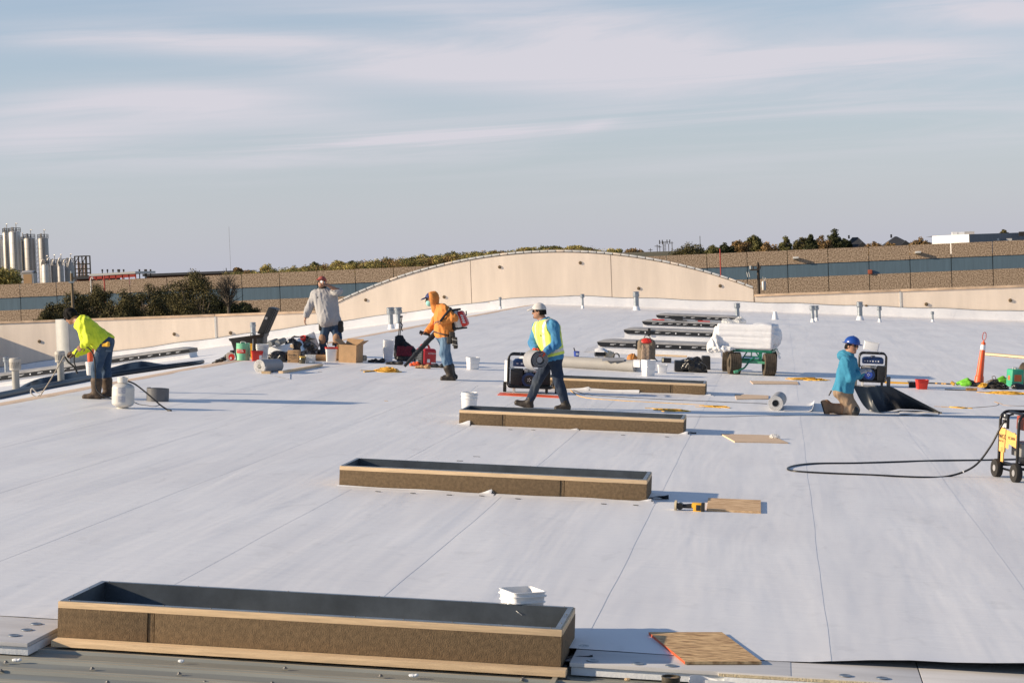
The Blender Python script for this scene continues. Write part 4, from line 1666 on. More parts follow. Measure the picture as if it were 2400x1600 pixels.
m.add([(a.x, 430, GROUND), (b.x, 418, GROUND), (b.x, 418, b.z), (a.x, 430, b.z)], [(0, 1, 2, 3)], 0)
m.add([(b.x, 418, GROUND), (c.x, 428, GROUND), (c.x, 428, b.z), (b.x, 418, b.z)], [(0, 1, 2, 3)], 1)
m.add([(a.x, 430, b.z), (b.x, 418, b.z), (c.x, 428, b.z), (c.x, 450, b.z), (a.x, 450, b.z)], [(0, 1, 2, 3, 4)], 0)
local(t, m).obj('wall', [mat('white_stucco', (.78, .76, .74), .8, var=.04), mat('grey_cladding', (.22, .23, .25), .7, var=.08, scale=1.5, stretch=(2, 2, .1))], t, angle=0)
for x0, x1, y0, y1 in ((2231, 2244, 544, 552), (2245, 2260, 544, 549), (2260, 2283, 543, 549)):
    p, q = P(x0, y0, 425), P(x1, y1, 425)
    m = MB()
    m.box(((p.x + q.x)/2, 425, (p.z + q.z)/2), (q.x - p.x, 1.5, p.z - q.z))
    local(t, m).obj('roof_unit', M_WHITED if x0 != 2260 else M_SILOD, t)
for x0 in (2328, 2358):
    p, q = P(x0, 559, 423), P(x0 + 13, 564, 423)
    m = MB()
    m.box(((p.x + q.x)/2, 422.6, (p.z + q.z)/2), (q.x - p.x, .5, p.z - q.z))
    local(t, m).obj('window', M_STEELP, t)
p = P(2396, 548, 425)
m = MB()
m.box((p.x, 424, p.z), (1.6, .6, .9))
local(t, m).obj('dark_sign', M_FRAMEK, t)
# ================================================================ people
def nrm(v):
    v = np.array(v, float)
    return v/np.linalg.norm(v)
M_SKIN = mat('tanned_skin', (.36, .185, .115), .55, var=.08, scale=14)
M_HAIR = mat('black_hair', (.006, .005, .0045), .8, var=.3, scale=40, spec=.2)
M_JEAN = mat('blue_jeans', (.020, .048, .10), .9, col2=(.07, .11, .16), scale=3.5, bump=.011, bscale=12, stretch=(1, 1, .55), contrast=(.25, .55))
M_JEANL = mat('faded_jeans', (.055, .13, .24), .9, col2=(.17, .26, .35), scale=3.2, bump=.011, bscale=12, stretch=(1, 1, .55), contrast=(.28, .62))
M_JEAND = mat('dark_jeans', (.014, .026, .052), .9, col2=(.10, .115, .12), scale=2.3, bump=.011, bscale=12, stretch=(1, 1, .55), contrast=(.20, .46))
M_BOOT = mat('brown_boot', (.085, .055, .035), .75, var=.35, scale=12)
M_BOOTT = mat('tan_boot', (.27, .15, .08), .8, var=.2, scale=9)
M_BOOTK = mat('dark_work_boot', (.030, .022, .016), .6, var=.4, scale=12)
M_HIVIS = mat('hi_vis_yellow', (.68, .78, .035), .75, var=.08, scale=6, bump=.011, bscale=12, stretch=(1, 1, .55))
M_VEST = mat('vest_yellow', (.66, .76, .12), .7, var=.06, scale=6)
M_REFL = mat('reflective_tape', (.56, .54, .50), .4, .2, var=.05)
M_SHIRTG = mat('grey_shirt', (.38, .37, .37), .9, var=.07, scale=5, bump=.011, bscale=12, stretch=(1, 1, .55))
M_HOOD = mat('orange_hoodie', (.66, .235, .05), .9, var=.09, scale=6, bump=.011, bscale=12, stretch=(1, 1, .55))
M_BLUES = mat('blue_shirt', (.028, .15, .35), .85, col2=(.07, .27, .42), scale=6, bump=.011, bscale=12, stretch=(1, 1, .55))
M_CYAN = mat('cyan_hoodie', (.036, .22, .345), .9, var=.08, scale=5, bump=.011, bscale=12, stretch=(1, 1, .55))
M_KHAKI = mat('khaki_trousers', (.29, .20, .13), .9, var=.12, scale=5, bump=.005, bscale=18)
M_LENS = mat('dark_lens', (.006, .006, .007), .15)
M_CAPR = mat('faded_red_cap', (.36, .085, .065), .85, var=.15, scale=20)
M_CAPG = mat('pale_grey_cap', (.56, .53, .50), .85, var=.12, scale=22)
M_CAPB = mat('navy_cap', (.012, .028, .13), .7)
M_MASK = mat('mint_face_mask', (.30, .62, .56), .8, var=.05)
M_GAITER = mat('dark_neck_gaiter', (.045, .042, .035), .9)
M_GLOVE = mat('red_glove', (.62, .06, .02), .7, var=.15, scale=25)
M_GLOVEB = mat('brown_glove', (.10, .055, .035), .8, var=.4, scale=25)
M_GLOVEG = mat('grey_glove', (.42, .42, .43), .8)
M_LEATHER = mat('dark_tool_pouch', (.022, .018, .014), .6, var=.4, scale=14)
M_KNEE = mat('tan_knee_pad', (.34, .20, .12), .8, var=.1)
M_HELMET = mat('blue_hard_hat', (.012, .06, .30), .28, var=.05, coat=.4)
M_SOLE = mat('boot_sole', (.03, .025, .02), .8)

def hand_prims(wr, d, palm, side, curl=.5, size=1.0, spread=.10):
    """wr wrist, d along the hand, palm = palm normal (towards what it holds), side = +1/-1 thumb side along d x palm"""
    wr, d, palm = np.array(wr, float), nrm(d), np.array(palm, float)
    palm = nrm(palm - d*(palm @ d))
    lat = np.cross(d, palm)*side
    P_ = []
    for i in range(4):
        o = lat*(.030 - .020*i)*size
        P_.append(cone(wr + o*.55, wr + d*.085*size + o, .014*size, .0125*size, .012))
    ln = (.92, 1.0, .95, .78)
    for i in range(4):
        p = wr + d*.088*size + lat*(.030 - .020*i)*size
        a = curl*.55
        dd = nrm(d + lat*spread*(1.5 - i)*.25)
        for k, (L, r) in enumerate(((.044, .0100), (.027, .0092), (.021, .0082))):
            dk = nrm(dd*math.cos(a) + palm*math.sin(a))
            q = p + dk*L*ln[i]*size
            P_.append(cone(p, q, r*size, r*size*.93, .004))
            p = q
            a += curl*1.15
    p = wr + d*.025*size + lat*.030*size
    dk = nrm(d*.55 + lat*.75 + palm*.35)
    q = p + dk*.045*size
    P_.append(cone(p, q, .0135*size, .0110*size, .010))
    dk = nrm(d*.8 + lat*.15 + palm*(.2 + .5*curl))
    P_.append(cone(q, q + dk*.034*size, .0108*size, .0090*size, .004))
    return P_

def frame(f, up):
    f = nrm(f)
    up = np.array(up, float)
    up = nrm(up - f*(up @ f))
    return nrm(np.cross(up, f)), f, up        # lateral (to the left), forward, up

def person(label, J, o):
    """J: joints in world space. o: clothes and options. Returns the person's body object (one continuous figure)."""
    A = {k: np.array(v, float) for k, v in J.items()}
    root = A['ground']
    lat, f, up = frame(A['f'], A['head'] - A['neck'] if 'hup' not in A else A['hup'])
    H = A['head']
    hs = o.get('hs', 1.0)
    Rh = np.stack([lat, f, up])
    B = o.get('build', 1.0)
    head = [ell(H, np.array([.074, .093, .112])*hs, Rh, .02), ell(H + (f*.028 - up*.066)*hs, np.array([.055, .060, .052])*hs, Rh, .03),
            ell(H + (-f*.022 + up*.025)*hs, np.array([.077, .082, .088])*hs, Rh, .02),
            cone(H + (f*.086 + up*.022)*hs, H + (f*.106 - up*.022)*hs, .010*hs, .0155*hs, .012),
            cone(H + (f*.080 + lat*.03 + up*.030)*hs, H + (f*.080 - lat*.03 + up*.030)*hs, .011*hs, .011*hs, .014),
            cone(H + (f*.083 + lat*.018 - up*.058)*hs, H + (f*.083 - lat*.018 - up*.058)*hs, .010*hs, .010*hs, .008),
            cone(H + (f*.078 + lat*.012 - up*.088)*hs, H + (f*.078 - lat*.012 - up*.088)*hs, .016*hs, .016*hs, .02)]
    for s in (1, -1):
        head.append(ell(H + (lat*s*.077 - f*.008 - up*.008)*hs, np.array([.011, .020, .032])*hs, Rh, .006))
    neck = [cone(A['neck'], H - up*.05*hs - f*.012, .058*B, .052, .03)]
    shm = (A['shL'] + A['shR'])/2
    hpm = (A['hipL'] + A['hipR'])/2
    torso = []
    bel = o.get('belly', 0.0)
    fw = nrm(A.get('ft', A['f']))
    for s in 'LR':
        a, b = shm + (A['sh' + s] - shm)*.62, hpm + (A['hip' + s] - hpm)*.85
        torso.append(cone(a - nrm(shm - hpm)*.06, b + nrm(shm - hpm)*.03, .108*B, .108*B, .07))
        torso.append(cone(A['sh' + s], shm + nrm(shm - hpm)*.01, .062*B, .085*B, .05))
    torso.append(cone(shm - nrm(shm - hpm)*.12 + fw*.03, hpm + nrm(shm - hpm)*.10 + fw*(.02 + bel*.06), .105*B, (.105 + bel*.05)*B, .07))
    torso.append(cone(shm + nrm(shm - hpm)*.0, A['neck'], .075, .06, .05))
    pelvis = [cone(A['hipL'] + nrm(shm - hpm)*.03, A['hipR'] + nrm(shm - hpm)*.03, .108*B, .108*B, .06)]
    arms, fore, hands, legs, shins, feet = {}, {}, {}, {}, {}, {}
    for s in 'LR':
        arms[s] = [cone(A['sh' + s], A['el' + s], .056*B, .046*B, .03)]
        fore[s] = [cone(A['el' + s], A['wr' + s], .045*B, .030, .03)]
        hands[s] = hand_prims(A['wr' + s], A['hd' + s], A['hp' + s], o.get('thumb' + s, 1), o.get('curl' + s, .5), o.get('hsz', 1.0))
        legs[s] = [cone(A['hip' + s], A['kn' + s], .092*B, .062*B, .04)]
        m_ = A['kn' + s] + (A['an' + s] - A['kn' + s])*.35
        shins[s] = [cone(A['kn' + s], m_, .060*B, .056*B, .03), cone(m_, A['an' + s], .056*B, .040, .03)]
        t_ = nrm(A['to' + s] - A['an' + s])
        hl = A['he' + s]
        feet[s] = [cone(A['an' + s], hl, .042, .040, .02), cone(hl, A['to' + s], .040, .034, .02), cone(A['an' + s], A['to' + s]*.6 + hl*.4, .038, .032, .03)]
    allp = head + neck + torso + pelvis
    for s in 'LR':
        allp += arms[s] + fore[s] + hands[s] + legs[s] + shins[s] + feet[s]
    body = blob('person', allp, M_SKIN, h=.0072, k=.03, off=root)
    body.location = root
    tag(body, label, 'person', o.get('group'))

    def part(name, prims, m, grow_=.012, k=.03, wr=.0, wf=26, cuts=(), h=.009, matfn=None, seed=1, an=(1, 1, 1)):
        return blob(name, grow(prims, grow_), m, body, off=root, h=h, k=k, wr=wr, wf=wf, cuts=cuts, matfn=matfn, seed=seed, aniso=an)
    sl = o.get('sleeve', 1.0)
    sleeves = []
    for s in 'LR':
        sleeves += arms[s] + [cone(A['el' + s], A['el' + s] + (A['wr' + s] - A['el' + s])*sl*.97, .048*B, .048*B + (.035 - .048*B)*sl, .03)]
    hem = hpm + nrm(hpm - shm)*o.get('hem', .0)
    hn = nrm(hpm - shm)
    part('shirt', torso + pelvis + sleeves, o['shirt'], o.get('shirt_off', .017), .05, o.get('wrinkle', .005), cuts=[(hem, hn)] + ([(A['neck'] + nrm(A['neck'] - shm)*o.get('collar', .035), nrm(H - A['neck']))] if not o.get('hood') else []), seed=3, an=(1.25, 1.25, .5))
    tr = list(pelvis) + torso
    for s in 'LR':
        tr += legs[s] + shins[s]
    wt_ = hpm + hn*(o.get('hem', 0) - .014)
    cuts = [(wt_, -hn)]
    part('trousers', tr, o['trousers'], o.get('tr_off', .018), .04, .0042, 24, cuts, seed=4, an=(1, 1, .7))
    for s in 'LR':
        top = A['an' + s] + (A['kn' + s] - A['an' + s])*o.get('boot_h', .2)
        dn = nrm(A['an' + s] - A['kn' + s])
        sole_n = nrm(np.cross(A['to' + s] - A['he' + s], np.cross(A['kn' + s] - A['an' + s], A['to' + s] - A['he' + s])))
        c_ = A['he' + s] - sole_n*.034
        part('boot', [cone(top, A['an' + s], .080 if o.get('boot_h', .2) > .25 else .054, .060 if o.get('boot_h', .2) > .25 else .050, .03)] + feet[s], o['boots'], .012, .03, .0012, 40, cuts=[(c_, -sole_n)], h=.008, seed=5)
        part('boot_sole', feet[s], M_SOLE, .016, .02, cuts=[(c_ - sole_n*.012, -sole_n), (c_ + sole_n*.010, sole_n)], h=.007)
    # belt
    if o.get('hem', 0) < 0:
        part('belt', pelvis, M_LEATHER, .021, .05, 0, cuts=[(hpm - hn*.075, -hn), (hpm - hn*.042, hn)])
    if o.get('hair'):
        part('hair', [ell(H + (up*.012 - f*.012)*hs, np.array([.080, .097, .112])*hs, Rh), ell(H - (f*.055 + up*.035)*hs, np.array([.062, .05, .07])*hs, Rh)], M_HAIR, .011 if o['hair'] == 'full' else .006, .02, .0035, 70,
             cuts=[(H + (f*.045 + up*.035)*hs, nrm(f*.8 - up*.62)), (H - up*.055*hs, -up)] if o['hair'] == 'short' else [(H + f*.055*hs, nrm(f - up*.5)), (H - up*.06*hs, -up)], h=.006)
    if o.get('glasses'):
        for s in (1, -1):
            part('sunglass_lens', [ell(H + (f*.088 + lat*s*.034 + up*.012)*hs, np.array([.030, .012, .020])*hs, Rh)], M_LENS, .001, h=.005)
        m = MB()
        for s in (1, -1):
            m.tube([H + (f*.086 + lat*s*.062 + up*.016)*hs, H + (-f*.012 + lat*s*.082 + up*.012)*hs], .0045, 6)
        for i_ in range(len(m.v)):
            m.v[i_] -= V(root)
        m.obj('glasses_arm', M_LENS, body)
    else:
        for s in (1, -1):
            part('eye', [ell(H + (f*.083 + lat*s*.031 + up*.012)*hs, np.array([.013, .009, .008])*hs, Rh)], M_LENS, .001, h=.004)
    if o.get('cap'):
        c0 = H + (up*.022 - f*.004)*hs
        part('cap', [ell(c0, np.array([.086, .104, .106])*hs, Rh)], o['cap'], .013, cuts=[(H + (up*.036)*hs, nrm(-up + f*.10))], h=.006)
        part('cap_brim', [ell(H + (f*.125 + up*.045)*hs, np.array([.070, .072, .012])*hs, np.stack([lat, nrm(f - up*.22), nrm(up + f*.22)]))], o.get('brim', o['cap']), .002, h=.005)
    return body, A, part, dict(head=head, neck=neck, torso=torso, pelvis=pelvis, arms=arms, fore=fore, legs=legs, shins=shins, H=H, lat=lat, f=f, up=up, shm=shm, hpm=hpm, hn=hn, root=root, Rh=Rh, fw=fw)

def pt_fn(Y0):
    return lambda px, py, dd=0.0: np.array(P(px, py, Y0 + dd))

# ---- walking man in the vest
g0 = G(1318, 960)
Y0 = g0.y
J = pt_fn(Y0)
walk = dict(ground=G(1285, 960), head=J(1263.5, 730, .02), neck=J(1273, 752, .02), f=(-1, .10, -.05), ft=(-.85, -.5, 0),
            shL=J(1298, 764, -.17), shR=J(1261, 762, .16), elL=J(1305, 806, -.24), elR=J(1249, 803, .14),
            wrL=J(1280, 823, -.30), wrR=J(1254, 818, -.02), hdL=(-1, -.25, -.25), hpL=(-.1, .3, -1), hdR=(-.2, -1, -.2), hpR=(.3, -.1, -1),
            hipL=J(1301, 838, -.09), hipR=J(1291, 838, .09), knL=J(1310, 898, -.14), knR=J(1259, 893, .08), anL=J(1326, 947, -.12), anR=J(1240, 942, .07),
            toL=J(1305, 957, -.16), toR=J(1212, 943, .07), heL=J(1330, 954, -.11), heR=J(1243, 951, .07))
b, A, part, D = person('man in a yellow reflective vest walking with a grey roll behind the third curb', walk,
                       dict(shirt=M_BLUES, trousers=M_JEAND, boots=M_BOOTK, cap=M_CAPG, glasses=1, hair='short', hem=.05, shirt_off=.026, curlL=1.0, curlR=.7, build=1.0, boot_h=.15))
hn = D['hn']
fw, lt = nrm(np.array([-.85, -.5, 0])), nrm(np.cross([0, 0, 1], [-.85, -.5, 0]))

def vest_mat(c):
    r = c - D['hpm']
    z = -(r @ hn)
    u = r @ lt
    k = np.zeros(len(c), int)
    k[(z > .075) & (z < .125)] = 1
    front = (r @ fw) > .0
    k[(np.abs(np.abs(u) - .105) < .024) & (z > .1)] = 1
    k[(np.abs(u) < .008) & front] = 2
    return k
part('vest', D['torso'] + D['pelvis'], [M_VEST, M_REFL, M_HIVIS], .040, .05, .0035, 22, matfn=vest_mat, seed=9,
     cuts=[(D['hpm'] - hn*.03, hn), (D['shm'] - hn*.10, -hn), (A['shL'] + (D['shm'] - A['shL'])*.12, nrm(nrm(A['shL'] - D['shm']) - hn*.45)), (A['shR'] + (D['shm'] - A['shR'])*.12, nrm(nrm(A['shR'] - D['shm']) - hn*.45))])
part('pocket_tab', [rbox(D['shm'] + fw*.155 + lt*.08 + hn*.15, (.012, .022, .010))], M_LEATHER, .001, h=.006)
part('watch', [cone(A['wrL'] + nrm(A['elL'] - A['wrL'])*.035 - np.array([.001, 0, 0]), A['wrL'] + nrm(A['elL'] - A['wrL'])*.055, .040, .040)], M_BLACK, .0, h=.006)
for s in 'LR':
    part('glove', hand_prims(A['wr' + s], A['hd' + s], A['hp' + s], 1, 1.0 if s == 'L' else .7) + [cone(A['wr' + s] - nrm(A['hd' + s])*.02, A['wr' + s] + nrm(A['hd' + s])*.03, .032, .03)], M_GLOVE, .004, .012, h=.006)
part('beard', [ell(D['H'] + D['f']*.082 - D['up']*.085, (.022, .02, .02), D['Rh'])], M_HAIR, .002, h=.005)
# the grey roll in his hands: a loose spiral of membrane seen from its end
t = thing('membrane_roll', 'loose grey roll of membrane held by the walking man', 'roll', J(1258, 845, -.22), tilt=0)
m = MB()
c0 = J(1266, 843, -.40)
ax = nrm(np.array([-.55, 1, .02]))
e1 = nrm(np.cross(ax, [0, 0, 1]))
e2 = np.cross(e1, ax)
rows = []
for i in range(110):
    a = i/109*2*math.pi*3.7
    r = .066 + .021*a/6.283 + (.07*max(0, a/6.283 - 3.2)**1.3)
    q = c0 + e1*r*math.cos(a) + e2*r*math.sin(a)
    L = .30 if a < 17 else .33
    rows.append([q + ax*L*k for k in (0, .34, .67, 1)])
m.grid(rows, 0, thick=.007, mi2=1)
local(t, m).obj('membrane', [M_MEMG, M_MEMG], t, angle=60)
m = MB()
m.cyl(c0 + ax*.02, c0 + ax*.28, .05, n=18)
local(t, m).obj('core_tube', M_GREY, t)

# ---- bending man in the hi-vis shirt
g0 = G(232, 934)
Y0 = g0.y
J = pt_fn(Y0)
bend = dict(ground=G(236, 934), head=J(165, 740, .06), neck=J(183.5, 752, .05), f=(-.80, .28, -.62), hup=(-.45, .05, .8), ft=(-.5, .3, -1),
            shL=J(197, 762, -.17), shR=J(190, 756, .20), elL=J(208, 793, -.22), elR=J(203, 815, .22), wrL=J(197.5, 808, -.20), wrR=J(178, 829, .12),
            hdL=(-.75, -.2, -.55), hpL=(-.2, .9, -.1), hdR=(-1, -.1, .12), hpR=(0, .5, -1), hipL=J(243, 805, -.10), hipR=J(250, 804, .10),
            knL=J(227, 858, -.10), knR=J(247, 860, .12), anL=J(226, 918, -.10), anR=J(252, 914, .13), toL=J(199, 930, -.13), toR=J(240, 927, .06), heL=J(231, 928, -.10), heR=J(257, 923, .14))
b, A, part, D = person('man in a bright yellow green shirt bending over by the propane tank', bend,
                       dict(shirt=M_HIVIS, trousers=M_JEAN, boots=M_BOOT, glasses=1, hair='full', hem=.02, shirt_off=.030, collar=-.005, curlL=.9, curlR=.9, boot_h=.42, wrinkle=.0055, build=1.02))
part('glove', hand_prims(A['wrR'], A['hdR'], A['hpR'], 1, .9) + [cone(A['wrR'], A['wrR'] + nrm(A['hdR'])*.03, .034, .034)], M_GLOVEB, .006, .014, h=.006)
part('shirt_print', [rbox(A['neck']*.72 + D['hpm']*.28 + np.array([.0, -.10, .105]), (.05, .02, .006), np.stack([nrm([1, .1, -.5]), [0, 1, 0], nrm([.5, 0, 1])]))], M_MARK, .001, h=.006)
hp = J(247, 806, -.22)
part('yellow_glove', [rbox(np.array(J(247, 808, -.23)), (.05, .02, .025), None, .012), rbox(np.array(J(254, 806, -.23)), (.018, .015, .032), None, .01)], M_YEL, .002, h=.007)
part('back_pocket', [rbox(np.array(J(256, 815, -.17)), (.05, .025, .06), None, .012)], M_JEAN, .003, h=.008)

# ---- man drinking, facing us
g0 = G(775, 843)
Y0 = g0.y
J = pt_fn(Y0)
drk = dict(ground=G(775, 843), head=J(754.5, 662, -.04), neck=J(757, 678, .0), f=(-.22, -1, .20), ft=(-.25, -1, 0),
           shL=J(780, 688, .03), shR=J(738.5, 690, -.02), elL=J(793, 682, -.20), elR=J(724, 722, -.02), wrL=J(769, 669, -.30), wrR=J(716, 744, -.10),
           hdL=(-.9, -.2, .30), hpL=(-.2, -.3, .4), hdR=(-.15, -.3, -1), hpR=(1, 0, -.1), hipL=J(783, 757, .02), hipR=J(764, 757, -.02),
           knL=J(792, 792, -.06), knR=J(759, 793, -.08), anL=J(795, 833, .02), anR=J(757, 833, .0), toL=J(798, 841, -.18), toR=J(752, 842, -.20), heL=J(795, 838.5, .04), heR=J(757.5, 838.5, .03))
b, A, part, D = person('heavy man in a grey shirt and red cap drinking behind the tool pile', drk,
                       dict(shirt=M_SHIRTG, trousers=M_JEAN, boots=M_BOOTT, cap=M_CAPR, brim=M_CAPR, glasses=1, hair='short', hem=.075, curlL=.9, curlR=.45, build=1.16, belly=.9, sleeve=.8, shirt_off=.030, wrinkle=.0042))
part('neck_gaiter', D['neck'], M_GAITER, .022, .03, .003, 30, cuts=[(D['H'] - D['up']*.068, D['up'])])
for s in 'LR':
    part('knee_pad', [ell(A['kn' + s] + np.array([-.02, -.075, -.01]), (.075, .045, .105))], M_KNEE, .004, h=.008)
part('tool_pouch', [rbox(np.array(J(798, 766, -.04)), (.055, .06, .12), None, .03), rbox(np.array(J(800, 757, -.08)), (.03, .03, .05), None, .02)], M_LEATHER, .003, .02, .003, 40)
part('tool_pouch', [rbox(np.array(J(752, 766, -.10)), (.04, .05, .08), None, .03)], M_LEATHER, .003, .02, .003, 40)
part('chest_badge', [cone(np.array(J(744.5, 697, -.155)), np.array(J(744.5, 697, -.16)), .018, .018)], M_MARK, .001, h=.006)
t = thing('drinking_cup', 'small clear cup held at the mouth of the drinking man', 'cup', J(757, 664, -.16), tilt=0)
m = MB()
a, c_ = J(758, 663, -.15), J(753, 660, -.27)
m.cyl(a, c_, .032, .028, 14)
local(t, m).obj('cup_wall', M_WHITE, t)

# ---- man with the leaf blower
g0 = G(1052, 891)
Y0 = g0.y
J = pt_fn(Y0)
blw = dict(ground=G(1052, 891), head=J(1010.5, 702, .02), neck=J(1022, 720, .02), f=(-1, -.18, -.14), ft=(-1, -.1, -.15),
           shL=J(1043, 727, -.18), shR=J(1030, 727, .17), elL=J(1064, 745, -.25), elR=J(1018, 758, .22), wrL=J(1036, 754, -.27), wrR=J(1001, 778, .08),
           hdL=(-1, -.1, .05), hpL=(0, .4, -1), hdR=(-1, -.25, .0), hpR=(.1, -.2, -1), hipL=J(1046, 790, -.08), hipR=J(1040, 790, .08),
           knL=J(1040, 829, -.09), knR=J(1047, 832, .09), anL=J(1055, 876, -.08), anR=J(1058, 873, .10), toL=J(1037, 887, -.11), toR=J(1042, 884, .08), heL=J(1062, 886.5, -.08), heR=J(1066, 883, .10))
b, A, part, D = person('man in an orange hooded sweatshirt walking with a backpack leaf blower', blw,
                       dict(shirt=M_HOOD, trousers=M_JEANL, boots=M_BOOTK, cap=M_CAPB, glasses=1, hem=.0, curlL=.5, curlR=1.0, build=1.03, hood=1, shirt_off=.024, belly=.4, boot_h=.3))
H, f, up, lat = D['H'], D['f'], D['up'], D['lat']
part('hood', [ell(H - f*.030 + up*.01, (.112, .115, .135), D['Rh']), cone(H - f*.03 - up*.09, A['neck'] + np.array([0, 0, -.02]), .095, .10, .04), ell(H - f*.085 + up*.045, (.07, .06, .09), D['Rh'])], M_HOOD, .006, .04, .004, 30,
     cuts=[(H + f*.028, f)], h=.007)
part('face_mask', [ell(H + f*.040 - up*.055, (.068, .070, .066), D['Rh'])], M_MASK, .002, h=.005, cuts=[(H - up*.004, up)])
part('shoulder_strap', [cone(np.array(J(1055, 724, -.26)), np.array(J(1032, 752, -.34)), .022, .018), cone(np.array(J(1055, 724, -.26)), np.array(J(1062, 728, -.12)), .024, .02)], M_BLACK, .004, .03)
part('waist_strap', D['pelvis'] + D['torso'], M_LEATHER, .034, .05, cuts=[(np.array(J(1043, 784, 0)), nrm([-.25, 0, -1])), (np.array(J(1043, 780.5, 0)), nrm([.25, 0, 1]))])
for (x, y_, dd, hx, hz) in ((1060, 790, -.2, .05, .10), (1066, 800, -.23, .045, .08), (1068, 811, -.22, .035, .045), (1054, 797, -.22, .05, .07)):
    part('tool_pouch', [rbox(np.array(J(x, y_, dd)), (hx, .045, hz), None, .02)], M_LEATHER, .003, .02, .002, 40)
for z in (795, 806):
    part('pouch_trim', [cone(np.array(J(1060, z, -.28)), np.array(J(1073, z + 3, -.28)), .006, .006)], M_REFL, .001, h=.006)
# the blower: a machine on his back, a thing of its own
t = thing('leaf_blower', 'red and white backpack leaf blower with a long black tube', 'leaf blower', J(1068, 770, .0), tilt=0)
c0 = np.array(J(1079, 748, .02))
q = np.array([[.94, 0, .34], [0, 1, 0], [-.34, 0, .94]])
blob('housing', [ell(c0 - np.array([.055, 0, -.005]), (.10, .19, .20), q), ell(c0 - np.array([.02, 0, .12]), (.13, .15, .07), q)], M_STEELP, t, off=t.location, h=.009, cuts=[])
blob('engine_cover', [rbox(c0 + np.array([.045, 0, .01]), (.065, .15, .155), q, .06), rbox(c0 + np.array([.085, 0, -.04]), (.05, .10, .08), q, .03)], M_RED, t, off=t.location, h=.009, k=.03)
blob('back_frame', [cone(c0 + np.array([-.15, -.13, .17]), c0 + np.array([-.11, -.13, -.17]), .022), cone(c0 + np.array([-.11, -.13, -.17]), c0 + np.array([.13, -.10, -.16]), .022, .016),
                    cone(c0 + np.array([-.15, .13, .17]), c0 + np.array([-.11, .13, -.17]), .022), cone(c0 + np.array([-.12, -.13, .18]), c0 + np.array([.0, 0, .19]), .022)], M_BLACK, t, off=t.location, h=.008)
m = MB()
for k in range(4):
    m.box(c0 + np.array([.055 + .012*k, -.153, .07 - .042*k]), (.055, .012, .026), 0, Matrix.Rotation(.35, 3, 'Y'))
local(t, m).obj('white_label', M_MARKW, t)
m = MB()
m.box(c0 + np.array([.125, -.05, .11]), (.02, .03, .09), 0, None, .006)
local(t, m).obj('throttle_lever', M_BLACK, t)
m = MB()
m.tube(smooth_path([c0 + np.array([-.05, .12, -.12]), J(1052, 776, .22), J(1036, 772, .20), J(1022, 780, .05)], 6), [.05]*18 + [.048], 12)
local(t, m).obj('flex_hose', M_BLACK, t)
a, e = V(J(1024, 777, .05)), V(J(948, 858, -.25))
pts = [a.lerp(e, k/12) for k in range(13)]
m = MB()
m.tube(pts, [.050, .048, .050, .046, .048, .045, .047, .043, .044, .040, .036, .030, .028], 14)
for k in (2, 4, 6, 8):
    m.tube([pts[k] - (e - a).normalized()*.012, pts[k] + (e - a).normalized()*.012], .053, 14)
local(t, m).obj('blower_tube', M_BLACK, t)
m = MB()
h0 = V(J(996, 782, .02))
m.tube([h0 + V((-.09, 0, .03)), h0 + V((.0, 0, .0)), h0 + V((.07, .02, -.02)), J(1010, 792, .03)], .026, 10)
m.cyl(h0 + V((-.10, 0, .035)), h0 + V((-.05, 0, .02)), .036, .03, 12)
local(t, m).obj('control_handle', M_BLACK, t)

# ---- kneeling man with the blue helmet (faces right, half turned away)
g0 = G(1962, 970)
Y0 = g0.y
J = pt_fn(Y0)
kne = dict(ground=G(1965, 968), head=J(1996, 812, -.02), neck=J(1985, 832, .0), f=(.80, -.55, -.12), ft=(1, .15, -.1),
           shL=J(1992, 846, .17), shR=J(1985, 848, -.18), elL=J(2012, 878, .20), elR=J(1994, 886, -.22), wrL=J(2020, 872, .16), wrR=J(2010, 876, -.10),
           hdL=(.8, -.3, .4), hpL=(-.3, .2, -1), hdR=(.9, .1, .5), hpR=(0, .6, -.8), hipL=J(1977, 919, .09), hipR=J(1972, 920, -.10),
           knL=J(2003, 961, .12), knR=J(1999, 962, -.13), anL=J(1952, 955, .10), anR=J(1946, 955, -.13), toL=J(1944, 968, .10), toR=J(1938, 969, -.13), heL=J(1937, 944, .10), heR=J(1931, 945, -.13))
b, A, part, D = person('man in a blue hard hat and blue hoodie kneeling by the lifted black sheet', kne,
                       dict(shirt=M_CYAN, trousers=M_KHAKI, boots=M_BOOTT, glasses=1, hair='short', hem=-.01, curlL=.6, curlR=.6, shirt_off=.026, wrinkle=.005, boot_h=.45, build=1.05))
H, f, up, lat = D['H'], D['f'], D['up'], D['lat']
part('hard_hat', [ell(H + up*.055, (.112, .135, .118), D['Rh'])], M_HELMET, .003, h=.006, cuts=[(H + up*.045, -up)])
part('hat_brim', [ell(H + up*.047 + f*.01, (.150, .178, .016), D['Rh'])], M_HELMET, .002, h=.006)
part('hat_ridge', [cone(H + up*.128 - f*.095, H + up*.164, .012), cone(H + up*.164, H + up*.128 + f*.10, .012)], M_HELMET, .002, .02, h=.006)
part('hood', [ell(A['neck'] - f*.03 - up*.025, (.12, .09, .055), D['Rh']), cone(A['neck'] - up*.015 + f*.04, A['neck'] - up*.02 - f*.06, .085, .09)], M_CYAN, .01, .05, .004, 28)
for s in 'LR':
    part('glove', hand_prims(A['wr' + s], A['hd' + s], A['hp' + s], 1, .6) + [cone(A['wr' + s], A['wr' + s] + nrm(A['hd' + s])*.03, .032, .032)], M_GLOVEG, .004, .012, h=.006)
part('knee_pad', [ell(A['knR'] + np.array([.03, -.01, -.015]), (.065, .075, .075))], M_BLACK, .01, h=.008)
